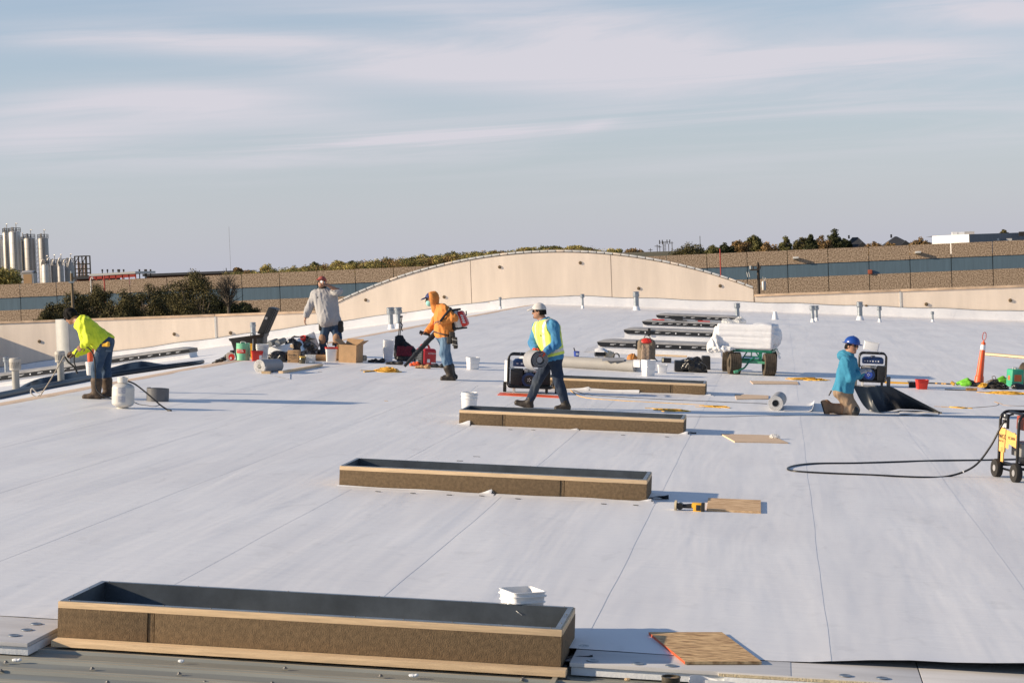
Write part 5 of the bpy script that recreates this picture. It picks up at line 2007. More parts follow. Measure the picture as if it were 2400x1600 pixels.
part('tool', [cone(np.array(J(1948, 916, -.12)), np.array(J(1943, 926, -.12)), .012, .010)], M_BLACK, .001, h=.006)
# ================================================================ small builders
def base_at(px, py, dz):
    """where a thing stands whose point dz above the roof is seen at a pixel"""
    p = G(px, py, dz)
    return V((p.x, p.y, zr(p.x)))

def pail(t, w, h, m_=None, rim=None, wire=True, ratio=.86, round_=False, d=None, lip=.012, inner=None):
    m_ = m_ or M_WHITE
    d = d or w
    wall = .004
    mb = MB()
    if round_:
        r1, r0 = w/2, w/2*ratio
        mb.lathe([(0, .0), (r0 - .01, 0), (r0, .008), (r1*.965, h*.72)], 28)
        mb.lathe([(r1*.965, h*.72), (r1, h*.725), (r1 + lip*.6, h*.74), (r1 + lip*.6, h*.755), (r1*.975, h*.765), (r1*.98, h*.88), (r1 + lip, h*.89), (r1 + lip, h*.91), (r1*.99, h*.92), (r1, h*.985), (r1 + lip*.6, h), (r1 - .004, h), (r1 - .008, h*.96), (r0 - .006, .02), (0, .02)], 28)
        mb.obj('pail_shell', [m_], t, angle=50)
    else:
        def rg(k, z, g=0):
            hx, hy = w/2*(ratio + (1 - ratio)*k) + g, d/2*(ratio + (1 - ratio)*k) + g
            return rsq(hx, hy, min(hx, hy)*.28, z)
        mb.loft([rg(0, 0, -.006), rg(0, .008), rg(.74, h*.74), rg(.75, h*.745, lip*.7), rg(.77, h*.77, lip*.7), rg(.775, h*.775, .001), rg(.88, h*.88, .001),
                 rg(.89, h*.885, lip), rg(.91, h*.91, lip), rg(.915, h*.915, .002), rg(1, h*.985, .002), rg(1, h*.99, lip*.7), rg(1, h, lip*.6), rg(1, h, -wall), rg(.02, .02, -wall)], cap0=True, cap1=True)
        mb.obj('pail_shell', [m_], t, angle=50)
    if rim:
        mb = MB()
        if round_:
            mb.lathe([(w/2*.95, h*.93), (w/2 + lip*1.3, h*.93), (w/2 + lip*1.3, h + .006), (w/2*.96, h + .006), (w/2*.95, h*.93)], 28)
        else:
            hx, hy = w/2, d/2
            mb.loft([rsq(hx + g, hy + g, hx*.28, z) for g, z in ((.002, h*.92), (lip*1.4, h*.925), (lip*1.4, h + .006), (-.008, h + .006), (-.008, h*.93))], cap0=False, cap1=False)
        mb.obj('rim', [rim], t, angle=50)
    if wire:
        mb = MB()
        r = w/2 + lip
        pts = [(r*math.cos(a), -.02 - (d/2 if not round_ else w/2)*.75*math.sin(a), h*.86 - h*.42*math.sin(a)) for a in [math.pi*k/12 for k in range(13)]]
        if not round_:
            pts = [(x, min(y, -d/2 - .012) if 2 < i < 10 else y, z) for i, (x, y, z) in enumerate(pts)]
        mb.tube(pts, .0022, 5)
        mb.obj('wire_handle', [M_SCREW], t)
    return t

def crumple(name, label, cat, px, py, wpx, hpx, m_, seed=0, dpx=None, amp=.02, wf=14, rot=0, parts=(), lumps=7, dz=0, group=None, h=.014):
    """a limp heap: bag, tarp or cloth"""
    t, s = roofthing(name, label, cat, px, py, rot, group)
    r_ = np.random.RandomState(seed)
    W_, H_ = wpx*s, hpx*s
    Dp = (dpx or wpx*.6)*s
    pr = [ell((0, 0, H_*.35), (W_*.40, Dp*.45, H_*.42))]
    for i in range(lumps):
        a = r_.uniform(0, 6.28)
        q = r_.uniform(.2, .62)
        zz = r_.uniform(.15, .75)*(1 - q*.5)
        pr.append(ell((W_*.5*q*math.cos(a), Dp*.5*q*math.sin(a), H_*zz), np.array([W_, Dp, H_])*r_.uniform(.14, .27, 3)))
    o_ = blob(name + '_body' if cat in name else cat.replace(' ', '_') + '_body', pr, m_, t, h=h, k=.05, wr=amp, wf=wf, seed=seed, cuts=[((0, 0, .0), (0, 0, -1))])
    return t, s

def cord_pile(name, label, px, py, wpx, hpx, m_, n=26, r=.008, seed=0, group=None, flat=1.0, dpx=None):
    t, s = roofthing(name, label, 'cord', px, py, group=group)
    r_ = random.Random(seed)
    W_, D_ = wpx*s, (dpx*s if dpx else wpx*s*.55)
    H_ = hpx*s
    pts = []
    r *= .72
    for i in range(int(n*1.3)):
        a0 = r_.uniform(0, 6.28)
        th = r_.gauss(0, .30)
        ea, eb = W_*r_.uniform(.16, .46), D_*r_.uniform(.10, .40)
        cx, cy = W_*r_.gauss(0, .10), D_*r_.gauss(0, .13)
        z = r + H_*.9*r_.uniform(.0, 1.0)**1.3
        for k in range(8):
            a = a0 + k*.80
            x, y = ea*math.cos(a), eb*math.sin(a)*(1 + .4*math.sin(2*a + a0))
            px_, py_ = cx + x*math.cos(th) - y*math.sin(th), cy + x*math.sin(th) + y*math.cos(th)
            q_ = (px_/(W_*.5))**2 + (py_/(D_*.5))**2
            pts.append((px_, py_, max(r, z*(1 - .75*min(1, q_)) + r_.uniform(-.6, .6)*r)))
    for k in range(4):
        pts.append((pts[-1][0] + W_*r_.uniform(-.28, -.02), pts[-1][1] + D_*r_.uniform(-.1, .1), r))
    m = MB()
    m.tube(smooth_path(pts, 3), r, 5)
    m.obj('cord_loops', m_, t, angle=80)
    return t, s

def cable(label, pxs, r, m_, name='cable', cat='cable', dz=None, group=None, n=8):
    """a cable lying on the roof along photographed points; a third number lifts the point off the roof"""
    pts = []
    for q in pxs:
        h = (q[2] if len(q) > 2 else 0) + r
        p = G(q[0], q[1], h)
        pts.append(V((p.x, p.y, zr(p.x) + h)))
    t = thing(name, label, cat, pts[0], tilt=0, group=group)
    m = MB()
    m.tube(smooth_path(pts, n), r, 6)
    local(t, m)
    m.obj('strand', m_, t, angle=80)
    return t

def slab(name, label, cat, corners, th, m_, group=None, edge=None, dz=0.004):
    """a board lying on the roof, its four corners seen at pixels (near-left first, going round)"""
    ps = [G(x, y, dz + th) for x, y in corners]
    c = sum(ps, V((0, 0, 0)))/4
    t = thing(name, label, cat, V((c.x, c.y, c.z - th)), tilt=0, group=group)
    m = MB()
    m.add([p - V((0, 0, th)) for p in ps] + ps, [(3, 2, 1, 0), (4, 5, 6, 7)], 0)
    m.add([p - V((0, 0, th)) for p in ps] + ps, [(0, 1, 5, 4), (1, 2, 6, 5), (2, 3, 7, 6)], 0)
    m.add([p - V((0, 0, th)) for p in ps] + ps, [(3, 0, 4, 7)], 1)
    local(t, m)
    if edge is None:
        m.m = [0]*len(m.f)
    m.obj('board', [m_] + ([edge] if edge else []), t, angle=0)
    return t

# ================================================================ near the front
p = base_at(1218, 1384, .275)
t = thing('bucket', 'white square bucket standing just behind the nearest curb', 'bucket', p, .60)
pail(t, .235, .285)
t, s = roofthing('tin_can', 'dark open tin can at the bottom edge on the metal deck', 'can', 1571, 1634, dz=-.07)
m = MB()
m.lathe([(0, 0), (.052, 0), (.054, .004), (.054, .118), (.057, .12), (.057, .126), (.050, .126), (.050, .07), (0, .07)], 26)
m.obj('can_wall', mat('dirty_tin', (.06, .05, .035), .5, .3, var=.6, scale=14), t)
m = MB()
m.lathe([(0, .112), (.049, .112)], 20)
m.obj('adhesive', mat('tan_adhesive', (.55, .38, .24), .5), t)
t, s = roofthing('membrane_offcut', 'curled white membrane offcut on the metal deck at the bottom edge', 'offcut', 1695, 1633, dz=-.07)
m = MB()
pts = []
for k in range(30):
    a = k/29
    x = -.20 + .40*a
    pts.append((x, .05*math.sin(a*3.1) - .02))
path = [V((-.19 + .10*math.cos(q) , .075*math.sin(q), 0)) for q in [math.pi*(1.15 - 1.9*k/20) for k in range(21)]] 
path = [V((-.11 + .092*math.cos(q), .07*math.sin(q), 0)) for q in [math.radians(200 - 290*k/20) for k in range(21)]] + [V((.0 + .19*k/9, -.07 + .05*(k/9)**2*1.6, 0)) for k in range(1, 10)]
m.grid([[q + V((0, 0, 0)), q + V((0, 0, .05)), q + V((.002, 0, .10 + .012*math.sin(i*.4)))] for i, q in enumerate(path)], 0, thick=.003)
m.obj('membrane', M_MEM, t, angle=60)
slab('strand_board_sheet', 'strand board lying at the front edge with an orange painted edge, curb shadow across it', 'board', [(1605, 1549), (1785, 1549), (1692, 1480), (1520, 1480)], .018, M_OSB, 'offcut boards lying right of the curbs', mat('orange_edge_paint', (.62, .10, .03), .6))
slab('strand_board_sheet', 'small strand board right of the second curb, beside the yellow power tool', 'board', [(1656, 1193), (1783, 1198), (1783, 1171), (1660, 1166)], .02, mat('pale_strand_board', (.82, .56, .31), .8, col2=(.40, .22, .095), scale=15, stretch=(.45, 2.6, 1), contrast=(.36, .60)), 'offcut boards lying right of the curbs')
slab('plywood_sheet', 'smooth plywood offcut right of the third curb with a white scrap on it', 'board', [(1722, 1034), (1848, 1037), (1806, 1019), (1690, 1016)], .014, M_PLY, 'offcut boards lying right of the curbs', M_WOOD)
slab('plywood_sheet', 'thin plywood offcut right of the farthest open curb, next to the grey roll', 'board', [(1726, 935), (1801, 934), (1801, 926), (1722, 923)], .012, M_PLY, 'offcut boards lying right of the curbs')
slab('plywood_sheet', 'narrow tan strip of board below the wagon', 'board', [(1765, 899), (1872, 900), (1868, 893), (1758, 892)], .012, M_PLY, 'offcut boards lying right of the curbs')
t, s = crumple('plastic_scrap', 'crumpled clear white scrap lying on the plywood offcut', 'scrap', 1815, 1029, 22, 12, M_CLEAR, 8, amp=.006, wf=60, lumps=5, h=.006)
for px, py, a, L, lb in ((1078, 1081, .05, .075, 'small dark stick on the membrane behind the second curb, left of two'), (1117, 1071, .02, .085, 'small dark stick on the membrane behind the second curb, right of two'),
                     (905, 940, .03, .06, 'short pale stick lying on the bare membrane left of the round bucket'), (750, 872, 0, .09, 'tiny dark stick beside the lumber by the tool pile')):
    t, s = roofthing('stick', lb, 'stick', px, py, a)
    m = MB()
    m.box((0, 0, .006), (L, .010, .010), 0, None, .002)
    m.obj('stick_body', M_WOODX if px == 905 else M_MARK, t)
for px, py in ((886, 1151), (968, 1155), (1053, 1159), (1129, 1161), (1214, 1168), (1415, 1180), (1490, 1183), (1196, 1006), (1250, 1007), (1460, 1019), (1563, 1023)):
    m = MB()
    p = G(px, py, .010)
    m.box((0, 0, 0), (.055, .016, .004), 0, Matrix.Rotation(rng.uniform(-.5, .1), 3, 'Z'))
    o = m.obj('slit', M_MARK, roof)
    o.location = p
    o.rotation_euler = (0, TILT, 0)
for px, py, w in ((38, 1547, .05), (968, 1583, .05), (424, 1549, .03), (1470, 1592, .03)):
    t, s = roofthing('sealant_scrap', {38: 'white sealant scrap on the metal deck at the far left', 968: 'white sealant lump on the deck below the nearest curb', 424: 'tiny white sliver on the metal deck under the left of the curb', 1470: 'brown crumb on the metal deck right of the sill'}[px], 'scrap', px, py, dz=-.075)
    blob('scrap_body', [ell((0, 0, .003), (w*.5, w*.22, .008)), ell((w*.4, .004, .004), (w*.25, w*.15, .008))], M_FOIL if px != 1470 else M_WOODX, t, h=.004, k=.01, wr=.002, wf=90)
# yellow power tool
t, s = roofthing('cut_out_tool', 'yellow and black cordless power tool lying right of the second curb', 'power tool', 1614, 1197, -.08)
m = MB()
m.box((.088, 0, .045), (.085, .075, .085), 0, None, .012)
m.box((.055, 0, .062), (.05, .065, .05), 0, None, .014)
m.obj('motor_housing', M_YEL, t)
m = MB()
m.box((.098, -.038, .042), (.045, .006, .055), 0, None, .003)
m.box((.139, 0, .045), (.032, .078, .09), 0, None, .01)
m.obj('battery', M_BLACK, t)
m = MB()
m.tube([(.06, 0, .055), (-.02, 0, .048), (-.07, 0, .046)], [.026, .022, .020], 12)
m.obj('grip', M_BLACK, t)
m = MB()
m.cyl((-.085, -.035, .045), (-.085, .035, .045), .034, n=18)
m.cyl((-.125, 0, .045), (-.09, 0, .045), .030, n=16)
m.obj('gear_head', M_BLACKM, t)
m = MB()
m.cyl((-.138, 0, .050), (-.118, 0, .050), .050, n=22)
m.obj('guard', mat('pale_tool_guard', (.62, .52, .34), .5), t)

# ================================================================ round white bucket, generator one
p = G(1099, 975)
t = thing('bucket', 'round white bucket standing behind the third curb with a wire handle up', 'bucket', p, .2)
pail(t, .245, .36, round_=True, wire=False)
m = MB()
m.tube(smooth_path([(.11, 0, .30), (.06, -.10, .36), (.0, -.12, .36), (.08, .02, .43), (.125, 0, .46)], 6), .003, 5)
m.obj('wire_handle', M_SCREW, t)

def generator(name, label, px, py, wpx, hpx, rot, tankm, flip=1, wheels=True, dm=.5, dcx=.0):
    t, s = roofthing(name, label, 'generator', px, py, rot)
    W_, H_, D_ = wpx*s, hpx*s, dm
    z0 = H_*.16
    for yy in (-D_/2, D_/2):
        m = MB()
        r = H_*.12
        pts = []
        for cx, cz, a0 in ((W_/2 - r, H_ - r, 0), (-W_/2 + r, H_ - r, 90), (-W_/2 + r*.7, z0 + r*.7, 180), (W_/2 - r*.7, z0 + r*.7, 270)):
            rr = r if cz > H_/2 else r*.7
            for k in range(6):
                a = math.radians(a0 + 18*k)
                pts.append((cx + rr*math.cos(a), yy, cz + rr*math.sin(a)))
        m.tube(pts, .016, 8, closed=True)
        m.obj('frame_loop', M_BLACKM, t, angle=60)
    m = MB()
    for x in (-W_/2 + .02, W_/2 - .02):
        for z in (z0 + .06, H_*.62):
            m.cyl((x, -D_/2, z), (x, D_/2, z), .013, n=8)
    for x in (-W_*.25, W_*.25):
        m.cyl((x, -D_/2, H_ - .002), (x, D_/2, H_ - .002), .013, n=8)
    tag(m.obj('cross_bar', M_BLACKM, t), kind='stuff')
    m = MB()
    zt = H_*.80
    m.loft([rsq(W_*.40 - e, D_*.40 - e, .05, z) for e, z in ((.01, zt - H_*.11), (0, zt - H_*.08), (0, zt + H_*.03), (.03, zt + H_*.075), (.09, zt + H_*.09))])
    m.obj('fuel_tank', tankm, t, angle=50)
    m = MB()
    m.cyl((0, 0, zt + H_*.085), (0, 0, zt + H_*.12), .045, n=14)
    m.obj('fuel_cap', M_BLACK, t)
    m = MB()
    m.box((0, -D_*.41, zt - H_*.03), (W_*.78, .012, H_*.13), 0, None, .004)
    m.obj('side_panel', M_NAVY if tankm != M_RED else M_BLACK, t)
    m = MB()
    for k in range(6):
        m.box((-W_*.30 + k*W_*.10, -D_*.42, zt - H_*.03), (W_*.045, .006, .014 + .012*(k % 2)))
    tag(m.obj('panel_label', M_MARKW, t), kind='stuff')
    m = MB()
    m.box((-flip*W_*.31, 0, z0 + H_*.24), (W_*.27, D_*.80, H_*.44), 0, None, .015)
    for k in range(7):
        m.box((-flip*W_*.31, -D_*.405, z0 + H_*.09 + k*H_*.04), (W_*.20, .010, .008))
    m.obj('alternator', M_BLACK, t)
    m = MB()
    m.box((flip*W_*.13, .02, z0 + H_*.22), (W_*.60, D_*.48, H_*.44), 0, None, .02)
    for k in range(6):
        m.box((flip*W_*.17, .02, z0 + H_*.12 + k*.022), (W_*.40, D_*.45, .007))
    m.obj('engine_block', M_BLACKM, t)
    m = MB()
    m.box((flip*W_*.15, -D_*.1, z0 + H_*.43), (W_*.5, D_*.3, H_*.075), 0, None, .01)
    m.cyl((flip*W_*.05, -D_*.28, z0 + H_*.42), (flip*W_*.26, -D_*.28, z0 + H_*.42), .03, n=12)
    m.box((-flip*W_*.1, -D_*.27, z0 + H_*.43), (W_*.09, .05, .07), 0, None, .01)
    m.obj('carburettor', mat('cast_aluminium', (.45, .43, .40), .45, .5, var=.3, scale=20), t)
    m = MB()
    cx, cz = dcx*W_, z0 + H_*.20
    m.cyl((cx, -D_*.25, cz), (cx, -D_*.42, cz), H_*.20, H_*.19, 28)
    m.obj('recoil_housing', M_NAVY if tankm != M_RED else M_BLACK, t)
    m = MB()
    m.lathe([(0, 0), (H_*.075, 0), (H_*.12, .004), (H_*.125, -.004)], 24, M=Matrix.Translation((cx, -D_*.425, cz)) @ Matrix.Rotation(math.radians(90), 4, 'X'))
    for k in range(10):
        a = k*math.pi/5
        m.box((cx + H_*.10*math.cos(a), -D_*.43, cz + H_*.10*math.sin(a)), (.022, .006, .009), 0, Matrix.Rotation(-a, 3, 'Y'))
    m.obj('recoil_grille', M_BLACK if flip > 0 else M_BLUEP, t)
    m = MB()
    for k in range(5):
        a = k*2*math.pi/5
        m.box((cx + H_*.035*math.cos(a), -D_*.436, cz + H_*.035*math.sin(a)), (.018, .005, .007), 0, Matrix.Rotation(-a, 3, 'Y'))
    tag(m.obj('grille_mark', M_MARKW, t), kind='stuff')
    m = MB()
    m.box((0, 0, z0 + .015), (W_*.94, D_*.9, .03), 0, None, .006)
    m.obj('base_tray', M_BLACKM, t)
    if wheels:
        for sx_ in (-1, 1):
            m = MB()
            m.cyl((sx_*(W_/2 + .03), D_*.15, H_*.135), (sx_*(W_/2 + .085), D_*.15, H_*.135), H_*.135, n=24)
            m.obj('wheel', M_RUBBER, t)
        for sx_ in (-1, 1):
            m = MB()
            m.box((sx_*W_*.36, -D_*.38, z0*.62), (.05, .05, z0*.78), 0, None, .006)
            m.cyl((sx_*W_*.36 - .012, -D_*.38, z0*.22), (sx_*W_*.36 + .012, -D_*.38, z0*.22), z0*.22, n=14)
            m.obj('caster', M_BLACKM if sx_ > 0 else M_STEELP, t)
    return t, s, W_, H_
t, s, W_, H_ = generator('generator', 'black framed generator with a blue tank beside the walking man', 1243, 921, 106, 91, .10, M_NAVY, 1, dcx=-.03)
crumple('rag', 'pale crumpled rag lying on top of the blue tank generator', 'rag', 1220, 922, 40, 8, M_WHITED, 4, amp=.006, wf=40, lumps=4, h=.01)
r_ = bpy.data.objects[-1] if False else None
rag = [o for o in bpy.data.objects if o.name.startswith('rag') and o.get('category') == 'rag'][0]
rag.location = t.location + V((-.06, -.02, H_*.865))
t, s = roofthing('membrane_roll', 'pale roll of membrane standing upright behind the blue tank generator', 'roll', 1190, 907, 0)
m = MB()
m.cyl((0, .15, 0), (0, .15, 62*s), 11.5*s, n=26)
m.obj('roll_body', M_WHITED, t)
m = MB()
m.cyl((0, .15, 62*s), (0, .15, 62*s + .006), 5*s, n=16)
m.obj('core_tube', M_CARDD, t)
slab('orange_board', 'long thin board with a bright orange edge lying under the blue tank generator', 'board', [(1166, 924.5), (1310, 931), (1316, 927), (1172, 919)], .012, M_ORANGE)
# second generator at the kneeling man
t, s, W_, H_ = generator('generator', 'black framed generator with a round blue starter beside the kneeling man', 2043, 905, 62, 78, -.02, M_NAVY, -1, dcx=-.15)
p_ = G(2043, 905)
tr = thing('parts_tray', 'empty clear white tray tipped up on the generator by the kneeling man', 'tray', V((p_.x, p_.y, p_.z + H_ + .06)), 0, tilt=.22)
m = MB()
m.loft([rsq(.15, .05, .02, z) for z in (0, .16)], cap1=False)
m.loft([rsq(.15 + g_, .05 + g_, .02, z) for g_, z in ((0, .155), (.012, .158), (.012, .166), (-.004, .166), (-.006, .01))], cap0=False)
m.obj('tray_shell', M_WHITE, tr)
for sx_ in (-1, 1):
    m = MB()
    m.box((sx_*W_*.62, 0, H_*.16), (.07, .12, H_*.30), 0, None, .01)
    m.obj('support_leg', mat('grey_leg', (.12, .12, .115), .6), t)

# ================================================================ sheet, roll and flap by the kneeling man
t, s = roofthing('membrane_roll', 'grey roll of membrane with a dark hollow core lying left of the kneeling man', 'roll', 1817, 962, 0)
ax = V((.06, 1, 0)).normalized()
r = 17.5*s
m = MB()
m.cyl((0, 0, r), V((0, 0, r)) + ax*1.05, r, n=36, cap=False)
m.obj('roll_body', M_MEMG, t)
m = MB()
rows = []
for i in range(150):
    a = 2*math.pi*6*i/149
    q = r*(.46 + .53*i/149)
    rows.append([V((q*math.cos(a), 0, r + q*math.sin(a))) + ax*(-.006 + .02*k) for k in (0, 1)])
m.grid(rows, 0, thick=r*.06)
m.obj('wound_layers', M_WHITED, t, angle=60)
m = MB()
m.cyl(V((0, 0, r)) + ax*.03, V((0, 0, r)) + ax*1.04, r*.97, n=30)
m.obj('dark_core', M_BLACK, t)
m = MB()
m.lathe([(r*.43, 0), (r*.50, 0), (r*.50, .1), (r*.43, .1), (r*.43, 0)], 24, M=Matrix.Translation((0, -.008, r)) @ Matrix.Rotation(math.radians(-90), 4, 'X'))
m.obj('core_tube', M_GREY, t)
# strip of sheet lying from the roll to the man
m = MB()
rows = []
t = thing('membrane_strip', 'loose strip of white sheet curling up between the grey roll and the kneeling man', 'sheet', G(1875, 960), tilt=0)
for i in range(15):
    u = i/14
    a, b_ = G(1836 + 78*u, 964 + 2*u), G(1838 + 78*u, 943 + 3*u)
    lift = .012 + (.10*max(0, (u - .72)/.28)**2)
    rows.append([a.lerp(b_, k/4) + V((-.05*max(0, (u - .85)/.15), 0, lift*(1 - .1*k))) for k in range(5)])
m.grid(rows, 0, thick=.003, mi2=1)
local(t, m).obj('sheet', [M_MEM, M_MEMG], t, angle=60)
# black flap lifted off the roof
t = thing('membrane_flap', 'large black sheet lifted off the roof in front of the kneeling man', 'sheet', G(2090, 966), tilt=0)
m = MB()
rows = []
y0_ = G(2050, 968).y
bot = [(2050, 966), (2062, 969), (2085, 966), (2105, 961), (2140, 962), (2175, 964), (2208, 968)]
top = [(1999, 903), (2031, 906), (2052, 905), (2066, 904), (2090, 906), (2140, 932), (2208, 967)]
NU = 30
for i in range(NU):
    u = i/(NU - 1)*6
    k = min(int(u), 5)
    f_ = u - k
    f_ = f_*f_*(3 - 2*f_)*.5 + f_*.5
    bx, by = [bot[k][j] + (bot[k + 1][j] - bot[k][j])*f_ for j in (0, 1)]
    tx, ty = [top[k][j] + (top[k + 1][j] - top[k][j])*f_ for j in (0, 1)]
    B_ = G(bx, by)
    T_ = P(tx, ty, y0_ + .42)
    row = []
    for j in range(9):
        v = j/8
        q = B_.lerp(T_, v)
        q.y += .10*math.sin(v*math.pi)*math.sin(u*1.3 + .4) - .12*v*(1 - v)
        q.z += -.10*math.sin(v*math.pi)*(1.2 if u < 1 else .35) + (.02 if j == 0 else 0)
        row.append(q)
    rows.append(row)
m.grid(rows, 0)
local(t, m).obj('sheet', [M_MEMB], t, angle=70)
# white margin under the flap
m = MB()
rows = [[G(x, y, .010 + .012*math.sin(x*.06)**2) for x, y in ((x0, 970.5 + .02*(x0 - 2108)), (x0, 962 + .04*(x0 - 2108)))] for x0 in range(2108, 2206, 7)]
m.grid(rows, 0)
o = m.obj('white_margin', [M_MEM], None, angle=60)
inv_ = t.matrix_world.inverted()
o.data.transform(inv_)
o.parent = t

# ================================================================ right edge group
t, s = roofthing('bucket', 'small red bucket on the roof right of the kneeling man', 'bucket', 2160, 912, .12)
pail(t, 28*s, 23*s, M_RED, wire=False, ratio=.80)
t, s = roofthing('bucket', 'half clear tub with dark contents just left of the small red bucket', 'bucket', 2138, 908, .1)
pail(t, 17*s, 14*s, M_BLACK, rim=M_CLEAR, wire=False)
t, s = roofthing('batten', 'yellow batten lying behind the generator of the kneeling man', 'batten', 2103, 899, 0)
m = MB()
m.box((0, 0, .02), (58*s, .05, .04), 0, None, .004)
m.obj('batten_body', M_YEL, t)
t, s = roofthing('spirit_level', 'black stick with yellow bands lying right of the red bucket', 'level', 2200, 900, -.02)
m = MB()
m.box((0, 0, .014), (58*s, .03, .028), 0, None, .003)
m.obj('level_body', M_BLACK, t)
for x in (-6, 8, 14):
    m = MB()
    m.box((x*s, 0, .0145), (5*s, .034, .031))
    m.obj('yellow_band', M_YEL, t)
# green handheld tools
for px, py, rot, lb in ((2262, 905, -.25, 'bright green and black power tool lying left of the orange post'), (2346, 900, .4, 'green tool half hidden behind the tangle of cables')):
    t, s = roofthing('power_tool', lb, 'power tool', px, py, rot)
    blob('housing', [cone((-.16, 0, .05), (.04, 0, .13), .035, .05), cone((.0, -.05, .05), (.09, -.05, .07), .05, .05), cone((-.05, -.06, .05), (.02, -.06, .05), .045)], mat('lime_plastic', (.16, .50, .03), .45), t, h=.01)
    blob('grip', [cone((.04, 0, .14), (.16, 0, .09), .022, .03), cone((.13, 0, .05), (.30, 0, .05), .045, .05), cone((.30, 0, .04), (.36, 0, .06), .035)], M_BLACK, t, h=.01, wr=.003, wf=40)
    if px < 2300:
        m = MB()
        m.box((-.25, -.02, .05), (.09, .09, .06), 0, Matrix.Rotation(.5, 3, 'Y'), .01)
        m.obj('battery', mat('dirty_yellow', (.55, .33, .05), .6, var=.3, scale=20), t)
# orange channelizer post
t, s = roofthing('delineator_post', 'tall orange delineator post with a white band and a top loop', 'traffic post', 2293, 905, 0, tilt=TILT + .075)
Hc = 103*s
m = MB()
m.lathe([(12.5*s, 0), (11.8*s, Hc*.02), (10.2*s, Hc*.22), (10*s, Hc*.225), (8.6*s, Hc*.25), (5.2*s, Hc*.97), (4.8*s, Hc), (2*s, Hc*1.02), (1.6*s, Hc*1.05), (0, Hc*1.05)], 24)
m.obj('post_body', M_ORANGE, t)
m = MB()
m.lathe([(6.1*s, Hc*.835), (6.15*s, Hc*.84), (5.45*s, Hc*.95), (5.3*s, Hc*.952)], 24)
m.obj('white_band', M_MARKW, t)
m = MB()
w_ = 3.6*s
m.tube(smooth_path([(0, 0, Hc*1.04), (w_, 0, Hc*1.09), (w_*1.05, 0, Hc*1.16), (w_*.8, 0, Hc*1.215), (0, 0, Hc*1.235), (-w_*.8, 0, Hc*1.215), (-w_*1.05, 0, Hc*1.16), (-w_, 0, Hc*1.09), (0, 0, Hc*1.04)], 4), 1.0*s, 6)
m.obj('top_loop', mat('dark_orange', (.40, .04, .02), .5), t)
m = MB()
m.lathe([(15*s, 0), (15*s, .03), (13.5*s, .05), (13*s, .06)], 8)
m.obj('rubber_base', M_RUBBER, t)
GRP = 'cords heaped at the foot of the orange post'
cord_pile('cord_pile', 'dark tangle of cables right of the foot of the orange post', 2336, 912, 56, 20, M_DARKCORD, 26, .012, 3, GRP)
cord_pile('cord_pile', 'grey brown loops standing up in the middle of the cable tangle', 2328, 905, 36, 26, mat('grey_cord', (.22, .18, .14), .7), 12, .011, 31, GRP)
cord_pile('cord_pile', 'orange yellow cord coil at the foot of the orange post', 2306, 908, 28, 14, M_CORD, 16, .010, 4, GRP)
cord_pile('cord_pile', 'long flat bundle of yellow cord lying in front of the cable tangle', 2362, 923, 105, 6, M_CORD, 20, .010, 5, GRP, dpx=60)
crumple('black_bag', 'black bag lying at the right edge under the green can', 'bag', 2390, 912, 46, 14, M_BAG, 41, amp=.012)
t, s = roofthing('stick_tool', 'dark rod and brown handled tool lying before the orange post', 'tool', 2245, 915, -.06)
m = MB()
m.cyl((-30*s, 0, .012), (18*s, 0, .014), .010, n=8)
m.obj('rod', M_BLACKM, t)
m = MB()
m.cyl((18*s, 0, .03), (44*s, 0, .04), .03, n=10)
m.obj('handle', mat('brown_handle', (.32, .17, .05), .6, var=.4, scale=20), t)
t, s = roofthing('solvent_can', 'tall green square can at the right edge behind the cable tangle', 'can', 2378, 905, .35)
w_ = 15*s
m = MB()
m.loft([rsq(w_ - e, w_ - e, .02, z*s) for e, z in ((.004, 0), (0, 1), (0, 38), (.012, 40), (.03, 40.5))])
m.obj('can_body', M_GREEN, t)
m = MB()
m.box((0, -w_ - .002, 20*s), (w_*1.2, .003, 16*s))
m.box((-w_ - .002, 0, 20*s), (.003, w_*.7, 10*s))
m.obj('red_diamond_label', mat('orange_label', (.60, .14, .04), .6), t)
m = MB()
m.cyl((0, 0, 40*s), (0, 0, 43*s), .03, n=12)
m.tube([(-.07, 0, 40*s), (-.06, 0, 44*s), (.06, 0, 44*s), (.07, 0, 40*s)], .008, 6)
m.obj('cap', M_STEELP, t)
t, s = roofthing('spare_wheel', 'dark tyre cut by the right edge of the photo behind the green can', 'tyre', 2404, 903, 0)
m = MB()
m.lathe([(.11, -.09), (.20, -.10), (.235, -.07), (.24, 0), (.235, .07), (.20, .10), (.11, .09), (.11, -.09)], 28, M=Matrix.Translation((0, .1, .24)) @ Matrix.Rotation(math.radians(65), 4, 'Z') @ Matrix.Rotation(math.radians(90), 4, 'X'))
m.obj('tyre_tread', M_TYRE, t)
t = thing('plank', 'long pale plank lying far behind the orange post', 'plank', G(2360, 838), tilt=0)
a, b_ = G(2305, 832), G(2430, 843)
m = MB()
m.box((a + b_)/2 + V((0, 0, .05)), ((b_ - a).length, .24, .045), 0, Matrix.Rotation(math.atan2((b_ - a).y, (b_ - a).x), 3, 'Z') @ Matrix.Rotation(-math.asin((b_ - a).z/(b_ - a).length), 3, 'Y'), .004)
local(t, m).obj('wood', M_WOOD, t)
for k in (.1, .9):
    q = a.lerp(b_, k)
    m = MB()
    m.box(q + V((0, 0, .012)), (.09, .24, .03))
    local(t, m).obj('bearer', M_WOODX, t)

